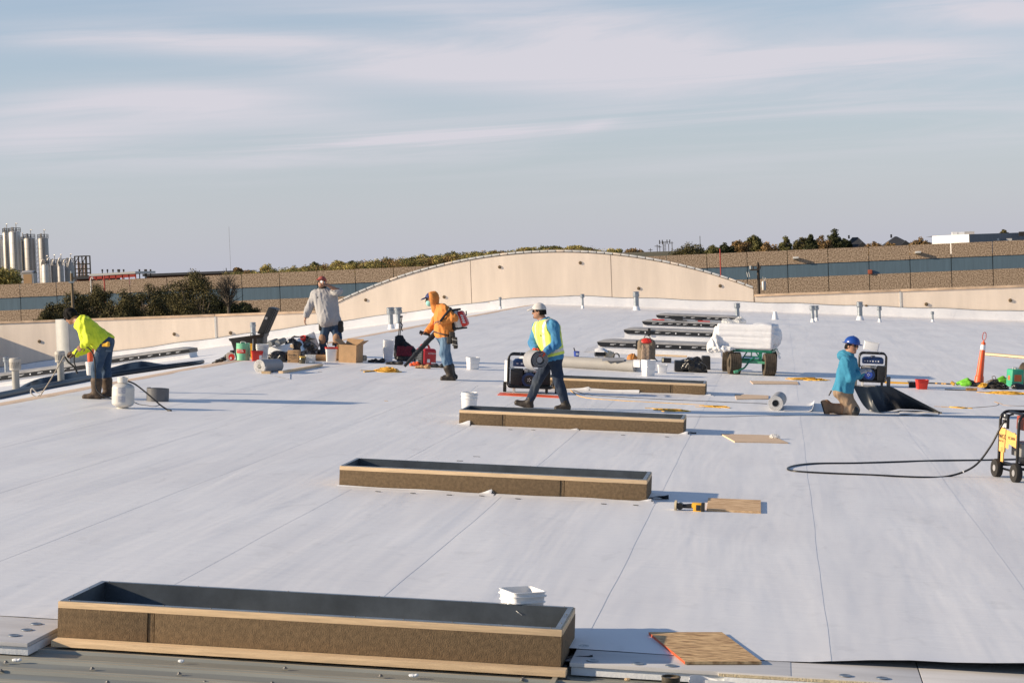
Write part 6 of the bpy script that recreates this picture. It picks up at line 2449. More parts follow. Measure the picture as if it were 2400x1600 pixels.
# ================================================================ yellow machine cut by the right edge
t, s = roofthing('generator', 'yellow panelled black framed welding generator cut by the right edge', 'generator', 2430, 1124, .30)
W_, H_, D_ = .74, 156*s, .52
z0 = 30*s
for yy in (-D_/2, D_/2):
    m = MB()
    pts = []
    r = .10
    for cx, cz, a0 in ((W_/2 - r, H_ - r, 0), (-W_/2 + r, H_ - r, 90), (-W_/2 + r*.4, z0 + r*.4, 180), (W_/2 - r*.4, z0 + r*.4, 270)):
        rr = r if cz > H_/2 else r*.4
        pts += [(cx + rr*math.cos(math.radians(a0 + 18*k)), yy, cz + rr*math.sin(math.radians(a0 + 18*k))) for k in range(6)]
    m.tube(pts, .019, 10, closed=True)
    m.obj('frame_loop', M_BLACKM, t, angle=60)
m = MB()
for z in (z0 + .04, H_*.66, H_ - .005):
    for x in (-W_/2 + (.0 if z < H_*.9 else .1), W_/2 - (.0 if z < H_*.9 else .1)):
        m.cyl((x, -D_/2, z), (x, D_/2, z), .016, n=8)
tag(m.obj('cross_bar', M_BLACKM, t), kind='stuff')
m = MB()
m.box((.06, 0, H_*.84), (W_*.70, D_*.78, H_*.22), 0, None, .03)
m.obj('fuel_tank', mat('rusty_red_tank', (.33, .055, .025), .5, var=.2), t)
M_PANEL = mat('yellow_painted_panel', (.76, .42, .12), .5, var=.08, scale=7)
m = MB()
xp = -W_/2 - .022
m.add([(xp, -D_*.50, H_*.70), (xp, D_*.42, H_*.78), (xp, D_*.42, H_*.50), (xp, -D_*.08, H_*.46), (xp, -D_*.10, H_*.54), (xp, -D_*.50, H_*.50)], [(5, 4, 3, 2, 1, 0), (0, 1, 2, 3, 4, 5)], 0)
m.box((xp + .008, D_*.02, H_*.63), (.012, D_*.86, H_*.18))
m.box((xp + .008, D_*.28, H_*.50), (.012, D_*.32, H_*.20))
m.box((xp + .008, D_*.26, H_*.36), (.012, D_*.14, H_*.22))
m.obj('side_panel', M_PANEL, t, angle=0)
Mx = lambda y_, z_: facing((xp - .004, y_, z_), (0, -1, 0))
text_mesh('MC 20000E', .042, mats=M_MARK, parent=t, M=Mx(-D_*.26, H_*.63))
text_mesh('PWCC', .075, mats=M_MARK, parent=t, M=Mx(D_*.28, H_*.625))
text_mesh('BOLT 101', .032, mats=M_MARK, parent=t, M=Mx(D_*.30, H_*.56))
m = MB()
m.box((xp, D_*.10, H_*.87), (.03, D_*.26, H_*.22), 0, None, .006)
m.obj('control_plate', M_BLACK, t)
m = MB()
m.box((xp - .017, D_*.10, H_*.81), (.006, D_*.2, H_*.07))
for k in range(4):
    m.box((xp - .017, D_*(.02 + .055*k), H_*.90), (.006, .014, .014))
m.box((xp - .017, D_*.1, H_*.955), (.006, .02, .025))
tag(m.obj('white_marks', M_MARKW, t), kind='stuff')
m = MB()
m.box((.05, -.02, z0 + H_*.17), (W_*.62, D_*.62, H_*.26), 0, None, .03)
m.cyl((.05, -D_*.3, z0 + H_*.17), (.05, -D_*.44, z0 + H_*.17), .12, .11, 24)
for k in range(6):
    m.box((.2, -.02, z0 + .05 + k*.03), (W_*.35, D_*.7, .008))
m.obj('engine_block', M_BLACKM, t)
m = MB()
m.box((-W_*.22, .0, z0 + H_*.26), (W_*.3, D_*.55, H_*.2), 0, None, .02)
m.obj('metal_box', mat('grey_steel_box', (.26, .26, .25), .5, .3), t)
m = MB()
m.box((-W_*.20, D_*.32, z0 + H_*.30), (W_*.26, .04, H_*.14), 0, None, .01)
m.obj('red_cover', M_RED, t)
m = MB()
m.cyl((.0, -D_*.2, z0 + H_*.2), (.0, -D_*.34, z0 + H_*.2), .07, n=18)
m.obj('blue_filter', M_BLUEP, t)
for yy in (-D_/2 - .05, D_/2 - .02):
    m = MB()
    m.lathe([(.03, -.035), (.07, -.04), (.105, -.035), (.11, -.02), (.11, .02), (.105, .035), (.07, .04), (.03, .035), (.03, -.035)], 30, M=Matrix.Translation((-W_/2 - .03, yy, .11)) @ Matrix.Rotation(math.radians(90), 4, 'Y'))
    w = m.obj('wheel', M_RUBBER, t)
    m = MB()
    m.cyl((-W_/2 - .066, yy, .11), (-W_/2 + .006, yy, .11), .055, n=18)
    m.obj('rim', M_GREY, w)
    w.children[0].parent = w
m = MB()
m.cyl((-W_/2 + .02, -D_/2 - .05, .11), (-W_/2 + .02, D_/2, .11), .014, n=8)
m.obj('axle', M_BLACKM, t)
m = MB()
for yy in (-D_*.3, D_*.3):
    m.box((W_/2 - .08, yy, z0*.5), (.05, .05, z0), 0, None, .006)
tag(m.obj('foot', M_BLACKM, t), kind='stuff')
gl = t.location
yh = gl.y - .1
pts = [G(2420, 1075, .012), G(2300, 1078, .012), G(2200, 1079, .012), G(2100, 1082, .012), G(2000, 1085, .012), G(1910, 1086, .012), G(1862, 1091, .012), G(1846, 1098, .012), G(1866, 1104, .012), G(1950, 1109, .012),
       G(2050, 1113, .012), G(2160, 1118, .012), G(2225, 1115, .012), P(2282, 1093, yh), P(2320, 1048, yh), P(2346, 1000, yh), P(2364, 975, yh), P(2376, 970, yh)]
hs_ = thing('hose', 'black hose looping over the roof to the yellow generator', 'hose', pts[7], tilt=0)
m = MB()
m.tube(smooth_path(pts, 8), .0125, 8)
local(hs_, m).obj('hose_tube', M_HOSE, hs_, angle=80)
m = MB()
q = P(2258, 1106, yh)
m.tube([q + V((-.006, 0, 0)), q + V((.006, 0, .004))], .0145, 8)
local(hs_, m).obj('white_tie', M_MARKW, hs_)

# ================================================================ cords on the roof
GRP = 'yellow cords lying on the roof'
cord_pile('cord_pile', 'yellow cord thrown in flat loops behind the third curb', 1565, 962, 96, 3, M_CORD, 7, .010, 6, GRP, dpx=80)
cord_pile('cord_pile', 'small flat yellow cord bundle right of the farthest open curb', 1682, 954, 62, 2, M_CORD, 4, .010, 7, GRP, dpx=45)
cord_pile('cord_pile', 'tangled yellow cord behind the kneeling man', 1895, 890, 92, 6, M_CORD, 14, .010, 8, GRP, dpx=70)
cord_pile('cord_pile', 'bright yellow cord heap in front of the leaf blower nozzle', 908, 871, 62, 13, M_CORD, 30, .011, 9, GRP, dpx=55)
cord_pile('cord_pile', 'small yellow cord bundle before the welding generator', 2247, 956, 56, 3, M_CORD, 6, .010, 10, GRP, dpx=40)
cable('yellow cord tail running left from the heap at the leaf blower', [(853, 871), (875, 869), (895, 867)], .016, M_CORD, 'cord', 'cord')
cable('long dark cable running from the third curb to the right edge', [(1608, 976), (1700, 976), (1800, 974), (1900, 973.5), (2000, 972), (2100, 973), (2200, 975), (2330, 976), (2420, 977)], .006, M_DARKCORD)
cable('dark cable running from the walking man past the farthest curb to the roll', [(1338, 912), (1380, 925), (1450, 930), (1560, 936), (1680, 941), (1798, 946)], .007, M_DARKCORD)
cable('pale yellow cable beside the dark one behind the walking man', [(1330, 908), (1365, 930), (1450, 938), (1560, 944), (1650, 949)], .007, M_CORD)
cable('thin brown cable with a loop right of the black flap', [(2190, 952), (2250, 955), (2280, 955), (2330, 951), (2340, 946), (2330, 941), (2342, 944), (2360, 950), (2420, 951)], .006, mat('tan_cord', (.42, .28, .16), .7))

# ================================================================ wagon with the wrapped bundle
t, s = roofthing('wagon', 'green steel wagon on fat dusty tyres carrying the white bundle', 'wagon', 1750, 878, -.10)
wx = 39*s
rw = 26*s
def wheel(x, y, yaw, lb=None):
    m = MB()
    M_ = Matrix.Translation((x, y, rw)) @ Matrix.Rotation(yaw, 4, 'Z') @ Matrix.Rotation(math.radians(90), 4, 'Y')
    ww = 14*s
    prof = [(rw*.45, -ww*.8), (rw*.75, -ww), (rw*.93, -ww*.9)]
    for k in range(6):
        z = -ww*.8 + 1.6*ww*k/5
        prof += [(rw*1.0, z - ww*.11), (rw*1.0, z + ww*.11), (rw*.95, z + ww*.13)]
    prof += [(rw*.93, ww*.9), (rw*.75, ww), (rw*.45, ww*.8), (rw*.45, -ww*.8)]
    m.lathe(prof, 30, M=M_)
    o_ = m.obj('wheel', M_TYRE, t, angle=35)
    m = MB()
    m.lathe([(0, ww*.3), (rw*.18, ww*.5), (rw*.45, ww*.6), (rw*.48, ww*.8)], 20, M=M_)
    m.lathe([(0, -ww*.3), (rw*.18, -ww*.5), (rw*.45, -ww*.6), (rw*.48, -ww*.8)], 20, M=M_)
    m.obj('rim', M_BLACK, o_)
    return o_
wheel(-30*s, .0, .32)
wheel(52*s, -.02, .28)
wheel(-58*s, .95, .12)
wheel(44*s, 1.05, .12)
zb = 56*s
m = MB()
m.box((10*s, .02, zb), (92*s, .05, 6.5*s), 0, None, .006)
m.obj('bed_beam', M_GREENP, t)
for x in (-36*s, 55*s):
    m = MB()
    m.box((x, .60, zb), (.05, 1.2, 6*s), 0, None, .006)
    m.obj('bed_rail', M_GREENP, t)
m = MB()
m.box((8*s, .0, 30*s), (96*s, .045, 6*s), 0, None, .005)
m.obj('axle_bar', mat('light_green_steel', (.09, .36, .21), .5), t)
m = MB()
m.box((8*s, 1.0, 30*s), (96*s, .045, 6*s), 0, None, .005)
m.obj('axle_bar', M_GREENP, t)
m = MB()
for a, b_ in (((-14*s, .02, 33*s), (-2*s, .02, 53*s)), ((34*s, .02, 33*s), (20*s, .02, 53*s)), ((-8*s, .02, 43*s), (30*s, .02, 43*s)), ((9*s, .02, 43*s), (9*s, .02, 53*s))):
    m.cyl(a, b_, .014, n=8)
m.box((30*s, .03, 40*s), (8*s, .03, 26*s))
m.obj('bracing', M_GREENP, t)
m = MB()
m.tube([(17*s, -.02, 41*s), (8*s, -.06, 35*s), (2*s, -.08, 26*s), (-4*s, -.14, 17*s), (-20*s, -.28, 8*s)], .020, 8)
m.obj('pull_handle', M_GREENP, t)
m = MB()
m.cyl((-26*s, -.30, 7*s), (-17*s, -.27, 9*s), .032, n=10)
m.obj('handle_grip', mat('light_green_steel', (.09, .36, .21), .5), t)
wb = t.location
# bundle
b0 = thing('wrapped_bundle', 'big bundle wrapped in white plastic film on the green wagon', 'bundle', wb + V((0, 0, zb + 3*s)), -.10)
q = np.eye(3)
blob('film_wrap', [rbox((-.03, .55, 30*s), (66*s, .60, 29*s), None, .05), ell((64*s, .5, 30*s), (13*s, .5, 24*s)), ell((40*s, .3, 56*s), (26*s, .3, 8*s))], M_MEM, b0, h=.014, k=.06, wr=.0045, wf=22, aniso=(.16, .5, 1.9), seed=2)
blob('loose_film', [ell((-72*s, .0, 14*s), (10*s, .14, 20*s)), ell((-82*s, .0, 2*s), (9*s, .10, 12*s)), ell((-50*s, -.08, 0), (26*s, .10, 7*s)), ell((-66*s, .2, 36*s), (12*s, .2, 18*s))], M_WHITED, b0, h=.014, k=.05, wr=.014, wf=26, seed=3)
blob('loose_film', [ell((-44*s, .4, 60*s), (22*s, .25, 7*s)), ell((-22*s, .4, 62*s), (14*s, .2, 12*s)), ell((-52*s, .4, 64*s), (8*s, .12, 7*s))], M_CLEAR, b0, h=.014, k=.04, wr=.012, wf=30, seed=5)
m = MB()
m.grid([[V((68*s + 3*s*i, .0, 10*s - 4*s*i)) + V((0, .08*j, 6*s*math.sin(j + i)*.3)) for j in range(3)] for i in range(5)], 0, thick=.004)
m.grid([[V((70*s + 2.2*s*i, -.05, 4*s - 5.5*s*i)) + V((2*s*j, .05*j, 0)) for j in range(3)] for i in range(5)], 0, thick=.004)
m.obj('torn_end', M_CLEAR, b0, angle=80)

# ================================================================ black tarp heap, backpack and the rest by the skylights
t, s = crumple('tarp', 'black plastic tarp heaped left of the wagon', 'tarp', 1620, 872, 78, 40, M_BAG, 12, amp=.022, wf=14, lumps=10)
m = MB()
m.box((-30*s, 0, 14*s), (20*s, .3, 26*s), 0, Matrix.Rotation(.1, 3, 'Z'), .03)
m.obj('stiff_fold', M_BAG, t)
t, s = roofthing('plastic_crate', 'black crate end poking out of the black tarp heap', 'crate', 1654, 866, .1)
m = MB()
m.box((0, .1, 16*s), (22*s, .35, 32*s), 0, None, .03, taper=(.85, 1))
m.obj('crate_body', M_BLACK, t)
t, s = roofthing('bucket', 'white square bucket with a red mark in front of the brown backpack', 'bucket', 1519, 881, .62)
pail(t, 27*s, 38*s)
m = MB()
m.box((-27*s*.43, -.01, 17*s), (.003, .05, .06))
m.obj('red_mark', M_MARKR, t)
t, s = roofthing('bucket', 'low white tub right of the bucket by the brown backpack', 'bucket', 1552, 874, .1)
pail(t, 23*s, 20*s, wire=False)
t, s = roofthing('backpack', 'brown backpack with a red top standing before the skylights', 'backpack', 1514, 846, 0)
blob('pack_body', [rbox((0, 0, 25*s), (21*s, .13, 25*s), None, .085), ell((0, 0, 44*s), (17*s, .11, 11*s)), rbox((0, -.10, 16*s), (14*s, .07, 15*s), None, .05)], mat('brown_canvas', (.19, .145, .10), .85, var=.12, scale=9), t, h=.010, k=.04, wr=.002, wf=26)
blob('front_pocket', [rbox((0, -.16, 16*s), (11*s, .04, 13*s), None, .04), rbox((0, -.13, 33*s), (10*s, .03, 6*s), None, .03)], mat('tan_canvas', (.30, .22, .16), .85, var=.1, scale=9), t, h=.009, k=.02, wr=.003, wf=30)
blob('red_panel', [ell((0, -.075, 45*s), (15*s, .075, 5.5*s)), ell((0, -.03, 49*s), (11*s, .07, 5*s))], M_RED, t, h=.008, wr=.003, wf=40)
blob('side_strap', [cone((-17*s, -.05, 6*s), (-15*s, -.06, 44*s), .022), cone((17*s, -.05, 6*s), (15*s, -.06, 44*s), .022), cone((18*s, 0, 10*s), (26*s, -.02, 2*s), .014)], M_BLACK, t, h=.009)
m = MB()
m.tube(smooth_path([(-7*s, 0, 52*s), (-5*s, 0, 58*s), (0, 0, 60*s), (6*s, 0, 58*s), (9*s, 0, 52*s)], 5), .009, 6)
m.obj('carry_loop', M_BLACK, t)
t, s = crumple('tool_belt', 'orange brown leather tool pouch left of the brown backpack', 'tool belt', 1480, 847, 28, 25, mat('orange_leather', (.48, .19, .04), .6, var=.25, scale=16), 21, amp=.008, wf=26, lumps=6, h=.010)
# long grey roll
t = thing('membrane_roll', 'long grey roll of membrane lying across behind the farthest open curb', 'roll', G(1400, 868), tilt=0)
a, b_ = G(1286, 859), G(1489, 871.5)
s = mpp(b_)
r = 14*s
up_ = V((0, 0, r))
m = MB()
d = (b_ - a).normalized()
m.cyl(a + up_, b_ + up_, r, n=32)
local(t, m).obj('roll_body', mat('warm_grey_membrane', (.36, .345, .32), .6, var=.06, scale=2), t)
m = MB()
rows = [[b_ + d*(.0 + .16*k) + V((0, -.02 + .30*(j - 1), r*(1.9 - .55*j*j*.5 - .9*k*(j == 2)))) for j in range(3)] for k in range(3)]
m.grid([[b_ + d*(-.03 + .05*k) + V((0, (r + .01)*math.cos(q), r + (r + .012)*math.sin(q))) for k in range(4)] for q in [math.radians(-70 + 16*i) for i in range(17)]], 0, thick=.004)
local(t, m).obj('loose_end', M_MEM, t, angle=60)
m = MB()
for i, (u, w) in enumerate(((.74, .2), (.80, .16))):
    q = a.lerp(b_, u) + up_*2
    m.grid([[q + V((w*(k - 1), .12*(j - 1) - .06, .02 - .05*(j == 0))) for j in range(3)] for k in range(3)], 0, thick=.004)
local(t, m).obj('grey_patch', M_MEMG, t, angle=60)
# things on and behind the roll
t, s = crumple('work_bag', 'beige cloth bag lying on the long grey roll', 'bag', 1428, 842, 34, 24, mat('beige_cloth', (.58, .50, .37), .9, var=.12, scale=12), 22, amp=.010, wf=24, lumps=6, h=.010)
t, s = roofthing('cardboard_tube', 'dark tube and white paper lying left of the beige bag', 'tube', 1404, 842, .2)
m = MB()
m.cyl((-10*s, 0, 12*s), (14*s, .05, 12*s), .05, n=14)
m.obj('tube_wall', M_BLACK, t)
m = MB()
m.grid([[(-10*s + 10*s*k, -.05 + .1*j, 17*s + 5*s*math.sin(k*1.1) + .03*j) for j in range(3)] for k in range(4)], 0, thick=.004)
m.grid([[(-12*s + 11*s*k, -.12 + .08*j, 4*s + .01*j) for j in range(3)] for k in range(4)], 0, thick=.004)
m.obj('paper', M_WHITED, t, angle=60)
t, s = roofthing('wire_coil', 'small coil of black cable beside the beige bag', 'cable', 1444, 845, 0)
m = MB()
for k in range(5):
    m.tube([(.07*math.cos(a_), .02*k - .04, .10 + .07*math.sin(a_)) for a_ in [2*math.pi*i/16 for i in range(16)]], .012, 6, closed=True)
tag(m.obj('coil_loop', M_BLACK, t), kind='stuff')
t, s = roofthing('glue_gun', 'bright green tool lying below the nearest film wrapped skylight', 'tool', 1462, 826, 0)
m = MB()
m.box((0, 0, .03), (16*s, .05, .05), 0, None, .012)
m.box((4*s, 0, .08), (.05, .04, .1), 0, None, .01)
m.obj('tool_body', mat('bright_green', (.03, .45, .08), .5), t)
t, s = roofthing('membrane_scrap', 'fan of thin grey membrane scraps right of the walking man', 'scrap', 1384, 826, .1)
m = MB()
for k in range(5):
    m.grid([[(-16*s + 9*s*i + 2*s*k, .05*j + .1*k, .012 + .02*k + .06*(i/3)**2*(1 + .2*k)) for j in range(2)] for i in range(5)], 0, thick=.003)
tag(m.obj('scrap_sheet', M_MEMG, t, angle=60), kind='stuff')
t, s = roofthing('paint_pot', 'small blue pot with a brush handle in front of the skylights', 'pot', 1351, 836, .3)
m = MB()
m.lathe([(0, 0), (5.8*s, 0), (7*s, 13*s), (7.2*s, 13.3*s), (6.4*s, 13.3*s), (5.5*s, 2*s), (0, 2*s)], 20)
m.obj('pot_wall', M_BLUEP, t)
m = MB()
m.cyl((0, 0, 3*s), (-7*s, 0, 21*s), 1.4*s, n=8)
m.obj('brush_handle', M_BLACK, t)
m = MB()
m.box((.5*s, -6.9*s, 7*s), (6*s, .006, 6*s))
m.obj('white_label', M_MARKW, t)
t, s = roofthing('timber', 'pale length of timber lying behind the backpack', 'timber', 1570, 836, .02)
m = MB()
m.box((0, 0, .03), (80*s, .06, .04))
m.obj('wood', M_WOOD, t)
t, s = roofthing('timber', 'short pale stick leaning on the black tarp heap', 'timber', 1572, 832, 0)
m = MB()
m.cyl((0, 0, .02), (-8*s, 0, 16*s), .018, n=6)
m.obj('wood', M_WOODX, t)
t, s = roofthing('tool_case', 'small black and cream case between the backpack and the tarp heap', 'case', 1562, 850, 0)
m = MB()
m.box((0, 0, 6*s), (22*s, .2, 11*s), 0, None, .01)
m.obj('case_body', M_BLACK, t)
m = MB()
m.box((-8*s, -.105, 7*s), (4*s, .01, 8*s))
m.obj('cream_clip', mat('cream_plastic', (.6, .55, .38), .5), t)
t, s = roofthing('bucket', 'white square bucket right of the man with the leaf blower', 'bucket', 1108, 866, .5)
pail(t, 27*s, 29*s)
# ================================================================ tool pile, left of the middle
# open black toolbox
t, s = roofthing('toolbox', 'large open black toolbox with its lid up behind the green drum', 'toolbox', 590, 836, .05)
t.scale = (1, 1, .80)
m = MB()
m.loft([rsq(w*s, d, .03, z*s) for w, d, z in ((34, .20, 0), (37, .24, 50), (42, .26, 56), (43, .27, 62), (40, .25, 62), (33, .2, 8))])
m.obj('box_body', M_BLACK, t)
m = MB()
m.box((-42*s, -.1, 22*s), (8*s, .12, 10*s), 0, None, .01)
m.obj('latch', M_BLACK, t)
m = MB()
m.box((30*s, -.25, 30*s), (14*s, .03, 44*s), 0, None, .01)
m.obj('latch', M_BLACK, t)
m = MB()
rot = Matrix.Rotation(.46, 3, 'Y')
c_ = V((32*s, .06, 62*s)) + rot @ V((0, 0, 40*s))
m.box(c_, (17*s, .50, 80*s), 0, rot, .02)
for k in (-1, 0, 1):
    m.box(c_ + rot @ V((9*s, k*.14, 0)), (3*s, .06, 68*s), 0, rot, .008)
m.box(c_ + rot @ V((7*s, 0, 37*s)), (8*s, .44, 4*s), 0, rot, .008)
m.obj('lid', M_BLACK, t)
m = MB()
m.box(c_ + rot @ V((-3*s, -.253, 8*s)), (6*s, .006, 7*s), 0, rot)
m.obj('lid_label', M_GREY, t)
m = MB()
m.tube(smooth_path([(4*s, 0, 60*s), (6*s, 0, 68*s), (10*s, 0, 68*s), (15*s, 0, 60*s)], 5), .008, 6)
m.obj('strap_loop', M_BLACK, t)
t, s = roofthing('level', 'yellow level and tools standing between the green drum and the toolbox', 'level', 588, 842, 0)
m = MB()
m.box((0, .05, 16*s), (4.5*s, .03, 33*s), 0, Matrix.Rotation(-.06, 3, 'Y'), .004)
m.box((-6*s, .06, 35*s), (14*s, .03, 4*s), 0, None, .004)
m.obj('level_body', M_YEL, t)
m = MB()
m.box((2.5*s, .04, 24*s), (1.4*s, .02, 48*s))
m.obj('steel_rule', M_GREY, t)
# green drum
t, s = roofthing('drum', 'mint green metal drum with a red label in the tool pile', 'drum', 569, 844, .15)
r = 16*s
m = MB()
m.lathe([(0, 0), (r, 0), (r*1.02, .01), (r, .02), (r, 38*s), (r*1.02, 39*s), (r, 40*s), (r*.96, 40*s), (r*.96, 38.8*s), (0, 38.8*s)], 32)
m.obj('drum_shell', mat('mint_paint', (.17, .50, .30), .45, var=.14, scale=7), t)
m = MB()
m.lathe([(r*1.006, 17*s), (r*1.008, 17.1*s), (r*1.008, 26.4*s), (r*1.006, 26.5*s)], 16, M=Matrix.Rotation(math.radians(-150), 4, 'Z'), arc=math.radians(88))
m.obj('red_label', M_MARKR, t)
text_mesh('SEAM CLEANER', 3.0*s, mats=M_MARKW, parent=t, M=facing((-r*.36, -r*.955, 21.5*s), (.90, -.40, 0)))
text_mesh('WHITE WASH', 2.6*s, mats=M_MARKW, parent=t, M=facing((-r*.36, -r*.955, 24.5*s), (.90, -.40, 0)))
m = MB()
m.tube(smooth_path([(-.05, -.02, 39*s), (-.04, -.02, 43*s), (.04, -.02, 43*s), (.06, -.02, 39*s)], 4), .010, 6)
m.cyl((.08, .02, 39*s), (.08, .02, 41*s), .03, n=12)
m.obj('drum_handle', M_STEELP, t)
t, s = roofthing('bucket', 'bright red square bucket in front of the white one in the tool pile', 'bucket', 602, 846, .28)
pail(t, 27*s, 24*s, M_RED, wire=False, ratio=.84)
m = MB()
m.box((8*s, -12.6*s, 9*s), (6*s, .004, 12*s), 0, Matrix.Rotation(-.03, 3, 'X'))
m.obj('white_label', M_MARKW, t)
t, s = roofthing('bucket', 'white square bucket behind the red bucket in the tool pile', 'bucket', 614, 843, .2)
pail(t, 28*s, 37*s, M_WHITED)
t, s = roofthing('circular_saw', 'circular saw with a red and white guard left of the green drum', 'saw', 541, 846, .1)
m = MB()
m.cyl((0, -.03, 11*s), (0, .03, 11*s), 10.5*s, n=26)
m.obj('blade_guard', mat('cream_guard', (.55, .50, .42), .5, .3, var=.2, scale=20), t)
m = MB()
m.cyl((4*s, -.035, 9*s), (4*s, -.05, 9*s), 7.5*s, n=22)
m.obj('red_hub', M_RED, t)
m = MB()
m.cyl((2*s, -.05, 7*s), (2*s, -.056, 7*s), 2.6*s, n=12)
m.obj('hub_mark', M_MARKW, t)
blob('motor', [cone((-14*s, 0, 7*s), (-34*s, 0, 4*s), .045, .035), cone((-10*s, 0, 12*s), (-4*s, 0, 18*s), .02), cone((-16*s, 0, 9*s), (-10*s, 0, 14*s), .022), cone((-34*s, .02, 3*s), (-44*s, .02, 2*s), .012)], M_BLACK, t, h=.009, wr=.003, wf=40)
m = MB()
m.box((-2*s, -.02, 1*s), (26*s, .12, .012))
m.obj('base_shoe', M_GALV, t)
# white panel leaning across, two grey tubes, black heap
t = thing('white_board', 'white board leaning across the tool pile behind the black bag', 'board', G(655, 842), .0)
s = mpp(t.location)
m = MB()
m.box((0, .05, 24*s), (60*s, .04, 17*s), 0, Matrix.Rotation(-.20, 3, 'Y') @ Matrix.Rotation(-.3, 3, 'X'), .004)
m.obj('board_sheet', M_FOIL, t)
m = MB()
m.box((28*s, .04, 31*s), (7*s, .05, 10*s), 0, Matrix.Rotation(-.20, 3, 'Y'), .004)
m.obj('tan_end', M_WOOD, t)
for i, (px, py, lb) in enumerate(((631, 806, 'grey cardboard tube end left of two, beside the toolbox lid'), (649, 804, 'grey cardboard tube end right of two, beside the toolbox lid'))):
    t = thing('cardboard_tube', lb, 'tube', G(px, 842), 0)
    s = mpp(t.location)
    zz = (842 - py)*s
    m = MB()
    ax = V((-.10, 1, .02))
    c0 = V((0, .0, zz))
    m.cyl(c0, c0 + ax*.9, 7.2*s, n=22)
    m.obj('tube_wall', mat('grey_card', (.24, .24, .22), .8, var=.1), t)
    m = MB()
    m.cyl(c0 - ax*.004, c0 + ax*.01, 5.8*s, n=20)
    m.obj('tube_plug', mat('pale_plug', (.50, .48, .42), .85), t)
t, s = crumple('black_bag', 'shiny black bag slumped in the tool pile, left of the cardboard box', 'bag', 652, 848, 54, 34, M_BAG, 31, amp=.016, wf=16, lumps=8)
t, s = crumple('black_bag', 'black plastic heap behind the white panel of the tool pile', 'bag', 688, 842, 46, 62, M_BAG, 32, amp=.020, wf=18, lumps=9)
t, s = crumple('membrane_scrap', 'grey and black membrane scraps piled behind the red funnel', 'scrap', 712, 842, 66, 62, mat('mixed_grey_sheet', (.22, .22, .22), .5, col2=(.03, .03, .03), scale=6, contrast=(.45, .55)), 33, amp=.022, wf=20, lumps=10)
m = MB()
for (x0, z0_, x1, z1, w) in ((-34, 42, -8, 60, 9), (-20, 40, 14, 54, 8), (-6, 46, 26, 56, 9), (8, 40, 26, 56, 10)):
    m.grid([[V((x0 + (x1 - x0)*k/4, 0, z0_ + (z1 - z0_)*k/4 + 3*math.sin(k*1.2)))*s + V((0, -.12 + .10*j, .03*math.sin(k + j))) for j in range(3)] for k in range(5)], 0, thick=.004, mi2=1)
tag(m.obj('loose_sheet', [M_MEMG, M_MEMB], t, angle=70), kind='stuff')
# little cardboard box
t, s = roofthing('cardboard_box', 'small cardboard box with black printing, right of the black bag', 'box', 686, 850, .04)
w_, h_ = 26*s, 29*s
m = MB()
m.box((0, w_/2, h_/2), (w_, w_, h_), 0, None, .003)
m.obj('box_wall', M_CARD, t)
text_mesh('E•s•Bo', 7.4*s, mats=M_MARK, parent=t, M=facing((-1*s, -.002, h_*.62)))
text_mesh('SAFETY PARTS', 3.0*s, mats=M_MARK, parent=t, M=facing((0, -.002, h_*.42)))
text_mesh('MADE IN USA', 1.9*s, mats=M_MARK, parent=t, M=facing((6*s, -.002, h_*.88)))
m = MB()
m.box((0, .0, h_*.30), (w_*.3, .003, .006))
m.box((-w_*.33, .0, h_*.12), (w_*.16, .003, .012))
m.box((-w_*.3, .0, h_*.21), (w_*.22, .003, .006))
tag(m.obj('print_line', M_MARK, t), kind='stuff')
# silver tin tilted
t = thing('tin', 'shiny silver tin tipped over on the tool pile', 'tin', G(708, 842), 0)
s = mpp(t.location)
m = MB()
ax = V((.42, -.1, -.85)).normalized()
c0 = V((-9*s, -.05, 46*s))
m.cyl(c0, c0 + ax*30*s, 10.5*s, n=26)
m.cyl(c0 + ax*9*s, c0 + ax*10*s, 10.9*s, n=26)
m.cyl(c0 + ax*20*s, c0 + ax*21*s, 10.9*s, n=26)
m.obj('tin_wall', mat('silver_tin', (.62, .64, .66), .22, .9, var=.06), t)
t = thing('funnel', 'red plastic funnel on top of the tool pile', 'funnel', G(711, 842), 0)
m = MB()
m.lathe([(7.2*s, 0), (7.4*s, -1*s), (2.2*s, -14*s), (1.6*s, -24*s), (1.2*s, -24*s), (1.6*s, -13*s), (6.2*s, 0), (7.2*s, 0)], 22, M=Matrix.Translation((0, -.1, 53*s)) @ Matrix.Rotation(math.radians(35), 4, 'X') @ Matrix.Rotation(math.radians(-10), 4, 'Y'))
m.obj('funnel_cone', M_RED, t)
t = thing('bucket', 'white bucket lying tilted on the tool pile left of the drinking man', 'bucket', G(738, 842), .2)
tb, s = t, mpp(t.location)
t.matrix_world = Matrix.Translation(V(t.location) + V((2*s, 0, 26*s))) @ Matrix.Rotation(-.38, 4, 'Y') @ Matrix.Rotation(.15, 4, 'Z')
pail(t, 24*s, 36*s, wire=False)
t, s = roofthing('tub', 'round cloudy plastic tub stacked above the clear tub, red bits inside', 'tub', 725, 842, 0)
m = MB()
m.lathe([(0, 12*s), (9*s, 12*s), (10*s, 20*s), (10.4*s, 22*s), (10*s, 30*s), (10.4*s, 30.5*s), (9.6*s, 30.5*s), (9*s, 14*s), (0, 14*s)], 24)
m.obj('tub_wall', M_CLEAR, t)
blob('tub_contents', [ell((0, 0, 32*s), (8*s, 8*s, 6*s)), ell((4*s, 0, 36*s), (4*s, 4*s, 4*s))], mat('mixed_bits', (.45, .36, .36), .6, col2=(.12, .08, .08), scale=40), t, h=.009, wr=.008, wf=60)
t, s = roofthing('tub', 'clear square tub with screws right of the gold lidded jar', 'tub', 727, 852, .05)
m = MB()
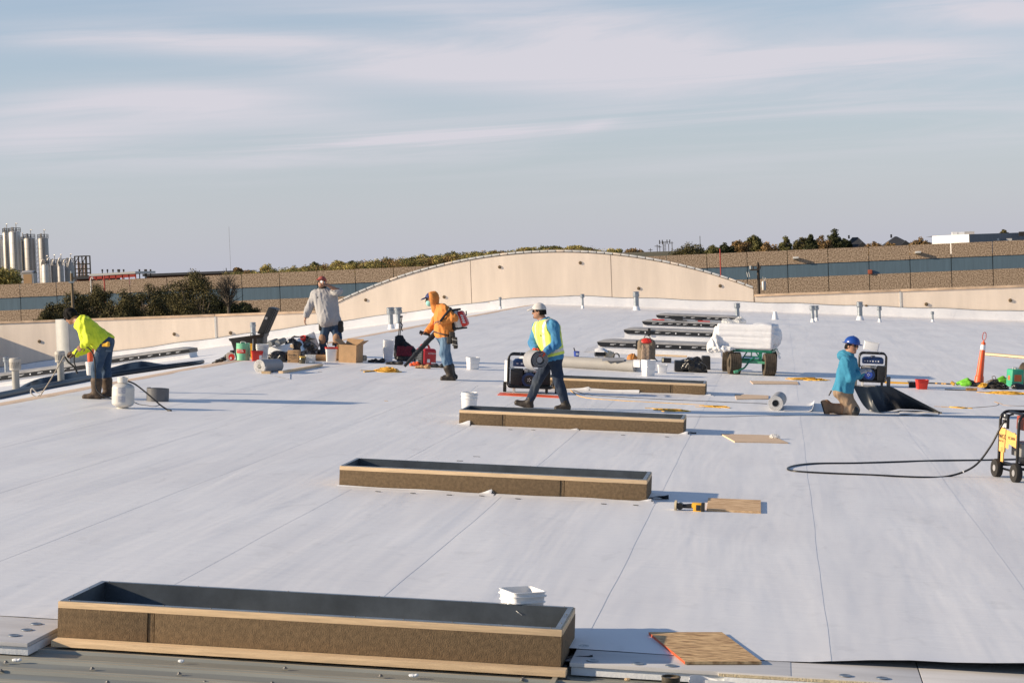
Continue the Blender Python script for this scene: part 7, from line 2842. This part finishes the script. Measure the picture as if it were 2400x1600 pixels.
m.loft([rsq(w*s, w*s, .02, z*s) for w, z in ((9.5, 0), (10.5, 19), (11.5, 19.5), (11.5, 21), (10, 21), (9, 2))])
m.obj('tub_wall', M_CLEAR, t)
m = MB()
m.box((0, 0, 6*s), (16*s, 16*s, 10*s))
m.obj('tub_contents', mat('screws_mass', (.25, .20, .15), .6, col2=(.06, .05, .04), scale=30), t)
m = MB()
m.box((3*s, -10.4*s, 5*s), (7*s, .004, 4.5*s))
m.obj('white_label', M_MARKW, t)
t, s = roofthing('jar', 'dark jar with a gold lid in front of the clear tub', 'jar', 708, 852, 0)
m = MB()
m.lathe([(0, 0), (7*s, 0), (7.2*s, 1*s), (7.2*s, 13*s), (6.6*s, 14*s)], 22)
m.obj('jar_glass', mat('dark_jar_glass', (.11, .09, .05), .15, var=.3, scale=12), t)
m = MB()
m.lathe([(6.6*s, 14*s), (7.4*s, 14*s), (7.5*s, 17*s), (6.8*s, 17.6*s), (0, 17.6*s)], 22)
m.obj('lid', mat('gold_lid', (.62, .42, .10), .35, .4), t)
t, s = roofthing('cardboard_tube', 'brown cardboard tube lying behind the white bucket with the red rim', 'tube', 752, 847, .05)
m = MB()
m.cyl((-14*s, .1, 8*s), (22*s, .15, 8*s), 7.5*s, n=22, cap=False)
m.cyl((-13.8*s, .1, 8*s), (22*s, .15, 8*s), 6.4*s, n=20)
m.obj('tube_wall', M_CARDD, t)
t, s = roofthing('foam_strip', 'white foam strips lying under the brown tube', 'strip', 745, 851, .04)
m = MB()
m.box((0, 0, 1.6*s), (34*s, .12, 3*s), 0, None, .004)
m.obj('strip_body', M_FOIL, t)
t, s = roofthing('case', 'dark case and papers behind the brown tube', 'case', 748, 842, 0)
m = MB()
m.box((0, .2, 16*s), (22*s, .2, 12*s), 0, None, .01)
m.obj('case_body', M_BLACK, t)
m = MB()
m.box((8*s, .08, 24*s), (12*s, .02, 14*s), 0, Matrix.Rotation(.2, 3, 'Y'))
m.obj('paper', M_WHITED, t)
t, s = roofthing('bucket', 'white square bucket with a red rim left of the big cardboard box', 'bucket', 776, 847, .25)
pail(t, 27*s, 33*s, rim=M_RED, wire=False)
m = MB()
m.cyl((0, 0, 20*s), (-12*s, 0, 43*s), .012, n=8)
m.obj('stir_stick', M_WHITED, t)
# big cardboard box
t, s = roofthing('cardboard_box', 'large open cardboard box at the feet of the drinking man', 'box', 822, 849, -.20)
w_, d_, h_ = 44*s, .36, 42*s
m = MB()
th = .006
m.box((0, -d_/2, h_/2), (w_, th, h_))
m.box((0, d_/2, h_/2), (w_, th, h_))
m.box((-w_/2, 0, h_/2), (th, d_ - .01, h_))
m.box((w_/2, 0, h_/2), (th, d_ - .01, h_))
m.box((0, 0, .006), (w_ - .01, d_ - .01, .006))
m.obj('box_wall', M_CARD, t)
for x, a in ((-w_/2, -.9), (w_/2, .95)):
    m = MB()
    m.box((x + (.0 if x < 0 else .0) + math.sin(a)*.08, 0, h_ + math.cos(a)*.08), (th, d_ - .02, .16), 0, Matrix.Rotation(a, 3, 'Y'))
    m.obj('flap', M_CARD, t)
m = MB()
m.box((-.02, d_/2 + .05, h_ + .055), (w_ - .02, th, .15), 0, Matrix.Rotation(-.75, 3, 'X'))
m.obj('flap', M_CARD, t)
m = MB()
m.box((w_*.5 + .004, -.02, h_*.62), (.003, .05, h_*.7))
m.obj('packing_tape', mat('brown_tape', (.36, .22, .11), .4), t)
t, s = roofthing('cardboard_box', 'dark opened carton between the red rimmed bucket and the big box', 'box', 794, 846, .05)
m = MB()
m.box((0, .2, 19*s), (14*s, .3, 38*s), 0, None, .003)
m.box((-9*s, .30, 38*s), (26*s, .02, 8*s), 0, Matrix.Rotation(-.3, 3, 'X'))
m.obj('box_wall', M_CARDD, t)
t, s = roofthing('cardboard_tube', 'grey tube end poking out right of the big cardboard box', 'tube', 850, 846, 0)
m = MB()
m.cyl((-14*s, .1, 7*s), (6*s, 0, 7*s), 7*s, n=22)
m.obj('tube_wall', mat('grey_card', (.24, .24, .22), .8, var=.1), t)

# roll and lumber in front
t, s = roofthing('membrane_roll', 'grey roll of membrane showing its spiral end in front of the tool pile', 'roll', 612, 874, 0)
r = 16*s
ax = V((.36, 1, -.02)).normalized()
side = V((1, -.36, 0)).normalized()
m = MB()
m.cyl(V((-4*s, 0, r)), V((-4*s, 0, r)) + ax*.62, r, n=36, cap=False)
m.obj('roll_body', M_MEMG, t)
m = MB()
rows = []
for i in range(170):
    a = 2*math.pi*6*i/169
    q = r*(.30 + .68*i/169)
    rows.append([V((-4*s, 0, r)) + side*(q*math.cos(a)) + V((0, 0, q*math.sin(a))) + ax*(-.012 + .04*k) for k in (0, 1)])
m.grid(rows, 0, thick=r*.05)
m.obj('wound_layers', M_WHITED, t, angle=60)
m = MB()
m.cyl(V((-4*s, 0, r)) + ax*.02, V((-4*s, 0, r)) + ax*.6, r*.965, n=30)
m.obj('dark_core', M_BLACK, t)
m = MB()
m.cyl(V((-4*s, 0, r)) - ax*.014, V((-4*s, 0, r)) + ax*.2, r*.27, n=20)
m.obj('core_plug', mat('grey_card', (.24, .24, .22), .8, var=.1), t)
m = MB()
rows = [[G(640 + 20*k, 868 + 4*k + 6*j, .012) for j in range(3)] for k in range(3)]
m.grid(rows, 0)
o = m.obj('loose_tail', M_MEM, None, angle=60)
o.data.transform(t.matrix_world.inverted())
o.parent = t
slab('membrane_offcut', 'white sheet offcut lying between the grey roll and the lumber', 'sheet', [(640, 868), (672, 878), (745, 862), (700, 853)], .003, M_MEM)
a, b_ = G(658, 876), G(752, 859)
t = thing('lumber', 'pale length of lumber lying in front of the tool pile', 'lumber', a, tilt=0)
m = MB()
d = b_ - a
m.box((a + b_)/2 + V((0, 0, .032)), (d.length, .09, .045), 0, Matrix.Rotation(math.atan2(d.y, d.x), 3, 'Z') @ Matrix.Rotation(-math.asin(d.z/d.length), 3, 'Y'), .004)
local(t, m).obj('wood', M_WOOD, t)
t, s = roofthing('wood_block', 'short wood block against the spiral end of the grey roll', 'block', 624, 876, .03)
m = MB()
m.box((0, 0, 3.4*s), (21*s, .09, 6*s), 0, None, .004)
m.obj('wood', M_WOODX, t)

# nested bucket stack
GRP = 'white buckets nested in a stack'
t, s = roofthing('bucket', 'bottom bucket of the nested white stack left of the rolling bag', 'bucket', 909, 849, .25, GRP)
pail(t, 23*s, 31*s)
for k, lb in enumerate(('second white bucket from the bottom of the nested stack', 'middle white bucket of the nested stack', 'second white bucket from the top of the nested stack', 'topmost white bucket of the nested stack')):
    c_ = dup(t, label=lb)
    M_ = t.matrix_world.copy()
    M_.translation = M_.translation + (M_.to_3x3() @ V((0, 0, 5.4*s*(k + 1))))
    c_.matrix_world = M_
# rolling bag
t, s = roofthing('rolling_bag', 'maroon and black rolling tool bag with its long handle raised', 'bag', 947, 846, -.05)
blob('bag_body', [rbox((4*s, .05, 13*s), (20*s, .16, 13*s), None, .04)], M_BLACK, t, h=.012, wr=.004, wf=20)
blob('maroon_panel', [rbox((3*s, -.02, 24*s), (18*s, .13, 12*s), None, .03)], mat('maroon_cloth', (.16, .012, .025), .8, var=.15), t, h=.011, wr=.005, wf=20)
blob('draped_jacket', [cone((-16*s, -.02, 20*s), (-12*s, 0, 50*s), .09, .08), cone((-12*s, 0, 50*s), (6*s, -.05, 36*s), .09, .06), cone((6*s, -.05, 36*s), (27*s, -.1, 26*s), .06, .04), cone((-18*s, -.05, 8*s), (-14*s, -.02, 44*s), .05, .06)], mat('black_cloth', (.012, .013, .018), .9), t, h=.012, k=.06, wr=.010, wf=24)
m = MB()
for x in (-18, -14.5):
    m.cyl((x*s, .05, 40*s), ((x + 5)*s, .05, 104*s), .011, n=8)
m.box((-11.2*s, .05, 104*s), (7*s, .03, 4*s), 0, None, .006)
m.obj('tow_handle', M_BLACKM, t)
m = MB()
m.tube(smooth_path([(-12*s, .03, 90*s), (-7*s, .02, 84*s), (-9*s, .02, 76*s), (-6*s, .02, 70*s)], 5), .010, 6)
m.obj('hanging_strap', M_BLACK, t)
for x in (-12, 22):
    m = MB()
    m.cyl((x*s, .1, 4*s), (x*s + .03, .1, 4*s), 4*s, n=14)
    m.obj('wheel', M_RUBBER, t)
# red inverter generator
t, s = roofthing('generator', 'small red inverter generator with a black front behind the leaf blower', 'generator', 999, 858, .55)
blob('shell', [rbox((0, .03, 23*s), (17*s, .24, 19*s), None, .06)], mat('generator_red', (.42, .018, .025), .35, var=.06), t, h=.010)
m = MB()
m.tube(smooth_path([(-11*s, .1, 40*s), (-8*s, .1, 49*s), (6*s, .1, 49*s), (12*s, .1, 40*s)], 5), .03, 8, flat=.6)
m.obj('carry_handle', M_RED, t)
m = MB()
m.box((-17.6*s, .02, 22*s), (2.4*s, .40, 33*s), 0, None, .015)
m.obj('front_panel', M_BLACK, t)
m = MB()
for k in range(5):
    m.box((-19*s, -.02, (34 - 4.2*k)*s), (.006, .26, 1.2*s))
m.box((-19*s, .08, 12*s), (.008, .12, 5*s))
tag(m.obj('panel_print', M_GALV, t), kind='stuff')
text_mesh('HONDA', 5.0*s, mats=M_MARKW, parent=t, M=facing((4*s, -.213, 31*s)))
m = MB()
m.box((-4*s, -.213, 14*s), (7*s, .004, 8*s))
m.box((8*s, -.213, 9*s), (11*s, .004, 3*s))
m.obj('white_label', M_WHITED, t)
m = MB()
m.box((0, .03, 2*s), (32*s, .42, 4*s), 0, None, .01)
m.obj('foot_rail', M_BLACK, t)
# tools scattered round there
def hand_tool(label, px, py, L, rot, m_, m2, seed=0):
    t, s = roofthing('hand_tool', label, 'tool', px, py, rot, 'hand tools scattered by the rolling bag')
    r_ = random.Random(seed)
    blob('tool_body', [cone((-L*s*.5, 0, .03), (-L*s*.1, .01, .045), .028, .035), cone((-L*s*.1, .0, .045), (L*s*.2, -.02, .04), .03, .022), ell((L*s*.32, 0, .05), (.06, .05, .05))], m_, t, h=.009, wr=.004, wf=50, seed=seed)
    m = MB()
    m.tube(smooth_path([(L*s*.3, .0, .04), (L*s*.1, .08, .012), (-L*s*.2, .06, .014), (-L*s*.45, .0, .012)], 5), .010, 6)
    m.obj('tool_cord', m2, t)
M_LEATH = mat('tan_leather', (.36, .20, .09), .7, var=.4, scale=18)
hand_tool('black tool lying between the big cardboard box and the bucket stack', 884, 850, 40, .05, M_BLACK, M_BLACK, 1)
hand_tool('brown and black tool in front of the rolling bag', 926, 855, 40, -.05, M_BLACK, M_LEATH, 2)
hand_tool('orange and black drill at the left foot of the red generator', 972, 858, 20, .3, M_ORANGE, M_BLACK, 3)
hand_tool('tan leather pouch in front of the red generator', 992, 864, 34, -.1, M_LEATH, M_BLACK, 4)
hand_tool('black tool with a tan end right of the red generator', 1026, 862, 36, .0, M_BLACK, M_LEATH, 5)

# ================================================================ propane, coil, hose on the left
t, s = roofthing('propane_tank', 'pale grey propane tank standing in front of the bending man', 'gas tank', 288, 957, 0)
r = 26*s
M_TANK = mat('pale_tank_paint', (.60, .575, .53), .45, var=.06, scale=8)
m = MB()
prof = [(r*.55, .0), (r*.55, 2*s)]
prof += [(r*math.sin(a), 14*s - 12*s*math.cos(a)) for a in [math.radians(22 + 68*k/6) for k in range(7)]]
prof += [(r, 30*s), (r*1.006, 31*s), (r, 32*s), (r, 48*s)] + [(r*math.cos(a), 48*s + 13*s*math.sin(a)) for a in [math.radians(90*k/7) for k in range(8)]]
m.lathe(prof, 36)
m.obj('tank_shell', M_TANK, t)
m = MB()
m.lathe([(12*s, 60*s), (14*s, 61*s), (14.5*s, 74*s), (13.5*s, 74*s), (13*s, 61*s)], 24, M=Matrix.Rotation(math.radians(-150), 4, 'Z'), arc=math.radians(120))
m.lathe([(12*s, 60*s), (14*s, 61*s), (14.5*s, 74*s), (13.5*s, 74*s), (13*s, 61*s)], 12, M=Matrix.Rotation(math.radians(60), 4, 'Z'), arc=math.radians(60))
m.obj('collar', M_TANK, t)
m = MB()
m.cyl((0, 0, 58*s), (0, 0, 68*s), .02, n=12)
m.cyl((0, 0, 68*s), (0, 0, 71*s), .03, n=14)
m.cyl((0, 0, 64*s), (.06, -.02, 64*s), .014, n=10)
m.obj('valve', mat('brass_valve', (.40, .30, .12), .35, .8), t)
for z, hh in ((44, 14), (24, 14)):
    m = MB()
    m.lathe([(r*1.004, (z - hh/2)*s), (r*1.006, (z - hh/2)*s + .002), (r*1.006, (z + hh/2)*s), (r*1.004, (z + hh/2)*s)], 8, M=Matrix.Rotation(math.radians(-98), 4, 'Z'), arc=math.radians(38))
    m.obj('printed_label', mat('label_print', (.52, .52, .55), .6, col2=(.30, .31, .34), scale=40, stretch=(1, 1, 3)), t)
tl = t.location
pts = [P(300, 893, tl.y), P(318, 901, tl.y - .02), P(345, 922, tl.y - .08), P(375, 948, tl.y - .12), G(394, 961, .015)]
t = thing('torch_hose', 'stiff black hose running from the propane tank down to the roof', 'hose', G(394, 962), tilt=0)
m = MB()
m.tube(smooth_path(pts, 8), .012, 8)
m.cyl(pts[-1], pts[-1] + V((.05, -.02, -.01)), .02, n=10)
local(t, m).obj('hose_tube', M_HOSE, t)
t, s = roofthing('strip_coil', 'coil of grey sheet metal strip standing beside the propane tank', 'coil', 370, 940, 0)
m = MB()
rows = []
for i in range(80):
    a = 2*math.pi*2.3*i/79 + 2.6
    q = (27 - 5.5*i/79)*s
    rows.append([V((q*math.cos(a), q*math.sin(a), 0)), V((q*math.cos(a), q*math.sin(a), 15*s)), V((q*math.cos(a), q*math.sin(a), 30*s + (1.5*s if i < 20 else 0)))])
m.grid(rows, 0, thick=.005)
m.obj('strip', mat('dark_grey_strip', (.115, .115, .12), .5, var=.08), t, angle=60)
cable('thin dark hose curling on the roof right of the propane tank', [(314, 942), (325, 947), (345, 950), (362, 952), (376, 948)], .007, M_HOSE, 'hose', 'hose')
# hose handled by the bending man
yb = G(232, 934).y
pts = [P(178, 862, yb), P(174, 848, yb), P(175, 833, yb - .05), P(184, 818, yb - .18), P(196, 813, yb - .22), P(208, 816, yb - .24), P(219, 832, yb - .26), P(223, 860, yb - .28), P(224, 890, yb - .28), P(225, 908, yb - .28), P(232, 920, yb - .3), P(246, 929, yb - .33), G(262, 934, .02)]
t = thing('torch_hose', 'black hose looping from the hands of the bending man to the tank', 'hose', G(262, 934), tilt=0)
m = MB()
m.tube(smooth_path(pts, 8), .011, 8)
local(t, m).obj('hose_tube', M_HOSE, t)
pts = [P(150, 834, yb + .1), P(130, 870, yb + .2), P(112, 900, yb + .3), P(96, 924, yb + .4)]
t = thing('rope', 'taut pale rope from the hands of the bending man down to the black roll', 'rope', V(pts[-1]), tilt=0)
m = MB()
m.tube(smooth_path(pts, 6), .010, 7)
local(t, m).obj('rope_strand', mat('pale_rope', (.34, .31, .27), .8), t)
m = MB()
e = V(pts[-1])
m.tube(smooth_path([e, e + V((-.05, 0, -.05)), e + V((-.16, 0, .02)), e + V((-.14, 0, .10)), e + V((-.06, 0, .03)), e + V((.03, 0, .05)), e], 5), .011, 6)
m.tube(smooth_path([e + V((-.02, 0, .0)), e + V((-.10, -.02, -.06)), e + V((-.17, -.02, -.08))], 5), .010, 6)
local(t, m).obj('rope_knot', mat('white_rope', (.55, .53, .50), .8), t)
pts = [P(152, 836, yb), P(160, 848, yb), P(172, 858, yb), P(178, 866, yb)]
t = thing('torch_wand', 'dark torch wand held out by the bending man', 'torch', V(pts[-1]), tilt=0)
m = MB()
m.tube(smooth_path(pts, 5), .014, 7)
m.cyl(pts[-1], V(pts[-1]) + V((.02, 0, -.06)), .016, n=8)
local(t, m).obj('wand', M_BLACKM, t)

# white pail with the orange post
p = G(212, 878)
p = V((p.x - .3, p.y + 1.2, 0))
p.z = zr(p.x)
t = thing('bucket', 'white bucket behind the legs of the bending man holding an orange post', 'bucket', P(212, 879, yb + 1.4), .1, tilt=0)
s = mpp(t.location)
pail(t, 20*s, 32*s, round_=True, wire=False)
c_ = thing('delineator_post', 'orange delineator post standing in the bucket behind the bending man', 'traffic post', t.location + V((0, 0, .03)), tilt=.05)
m = MB()
m.lathe([(5*s, 0), (6*s, 28*s), (10*s, 70*s), (11*s, 80*s), (0, 80*s)], 20)
m.obj('post_body', M_ORANGE, c_)

# black membrane along the ridge: a tube and a bulging fold
t = thing('membrane_roll', 'long black tube of rolled membrane along the ridge on the left', 'roll', G(100, 925), tilt=0)
cl_ = [(-30, 941), (40, 926.5), (100, 914), (160, 903), (215, 892), (258, 884.5), (330, 874), (400, 864), (450, 857), (475, 852)]
pts = []
for x, y in cl_:
    q = G(x, y)
    pts.append(q + V((0, .02, .045)))
m = MB()
m.tube(smooth_path(pts, 6), [.075 - .035*max(0, (i - 36)/18) for i in range(55)], 12)
local(t, m).obj('rolled_sheet', M_MEMB, t, angle=60)
t = thing('membrane_fold', 'black sheet bulging up in a long fold behind the black tube', 'sheet', G(200, 900), tilt=0)
bot_ = [(46, 921), (70, 917), (102, 910), (162, 901), (215, 891), (258, 883), (300, 877), (335, 871), (373, 866), (412, 861), (450, 856)]
top_ = [(46, 919), (78, 892), (100, 885), (160, 877), (215, 868), (258, 861), (300, 852), (335, 848), (373, 852), (412, 853), (450, 852)]
rows = []
NN = 44
for i in range(NN):
    u = i/(NN - 1)*10
    k = min(int(u), 9)
    f_ = u - k
    bx, by = [bot_[k][j] + (bot_[k + 1][j] - bot_[k][j])*f_ for j in (0, 1)]
    tx, ty = [top_[k][j] + (top_[k + 1][j] - top_[k][j])*f_ for j in (0, 1)]
    B_ = G(bx, by)
    T_ = P(tx, ty, B_.y + .22)
    hgt = T_.z - B_.z
    row = []
    for j in range(9):
        a = math.pi*j/8*.95
        row.append(B_ + (T_ - B_)*math.sin(min(a, math.pi/2)) + V((-.40*max(0, a - math.pi/2)/1.5 - .06*math.sin(a), .10*(1 - math.cos(a)), (-hgt*(1 - math.sin(a)) if a > math.pi/2 else 0) + .02*math.sin(u*1.7 + j*.5))))
    rows.append(row)
m = MB()
m.grid(rows, 0, thick=.004)
local(t, m).obj('folded_sheet', M_MEMB, t, angle=70)
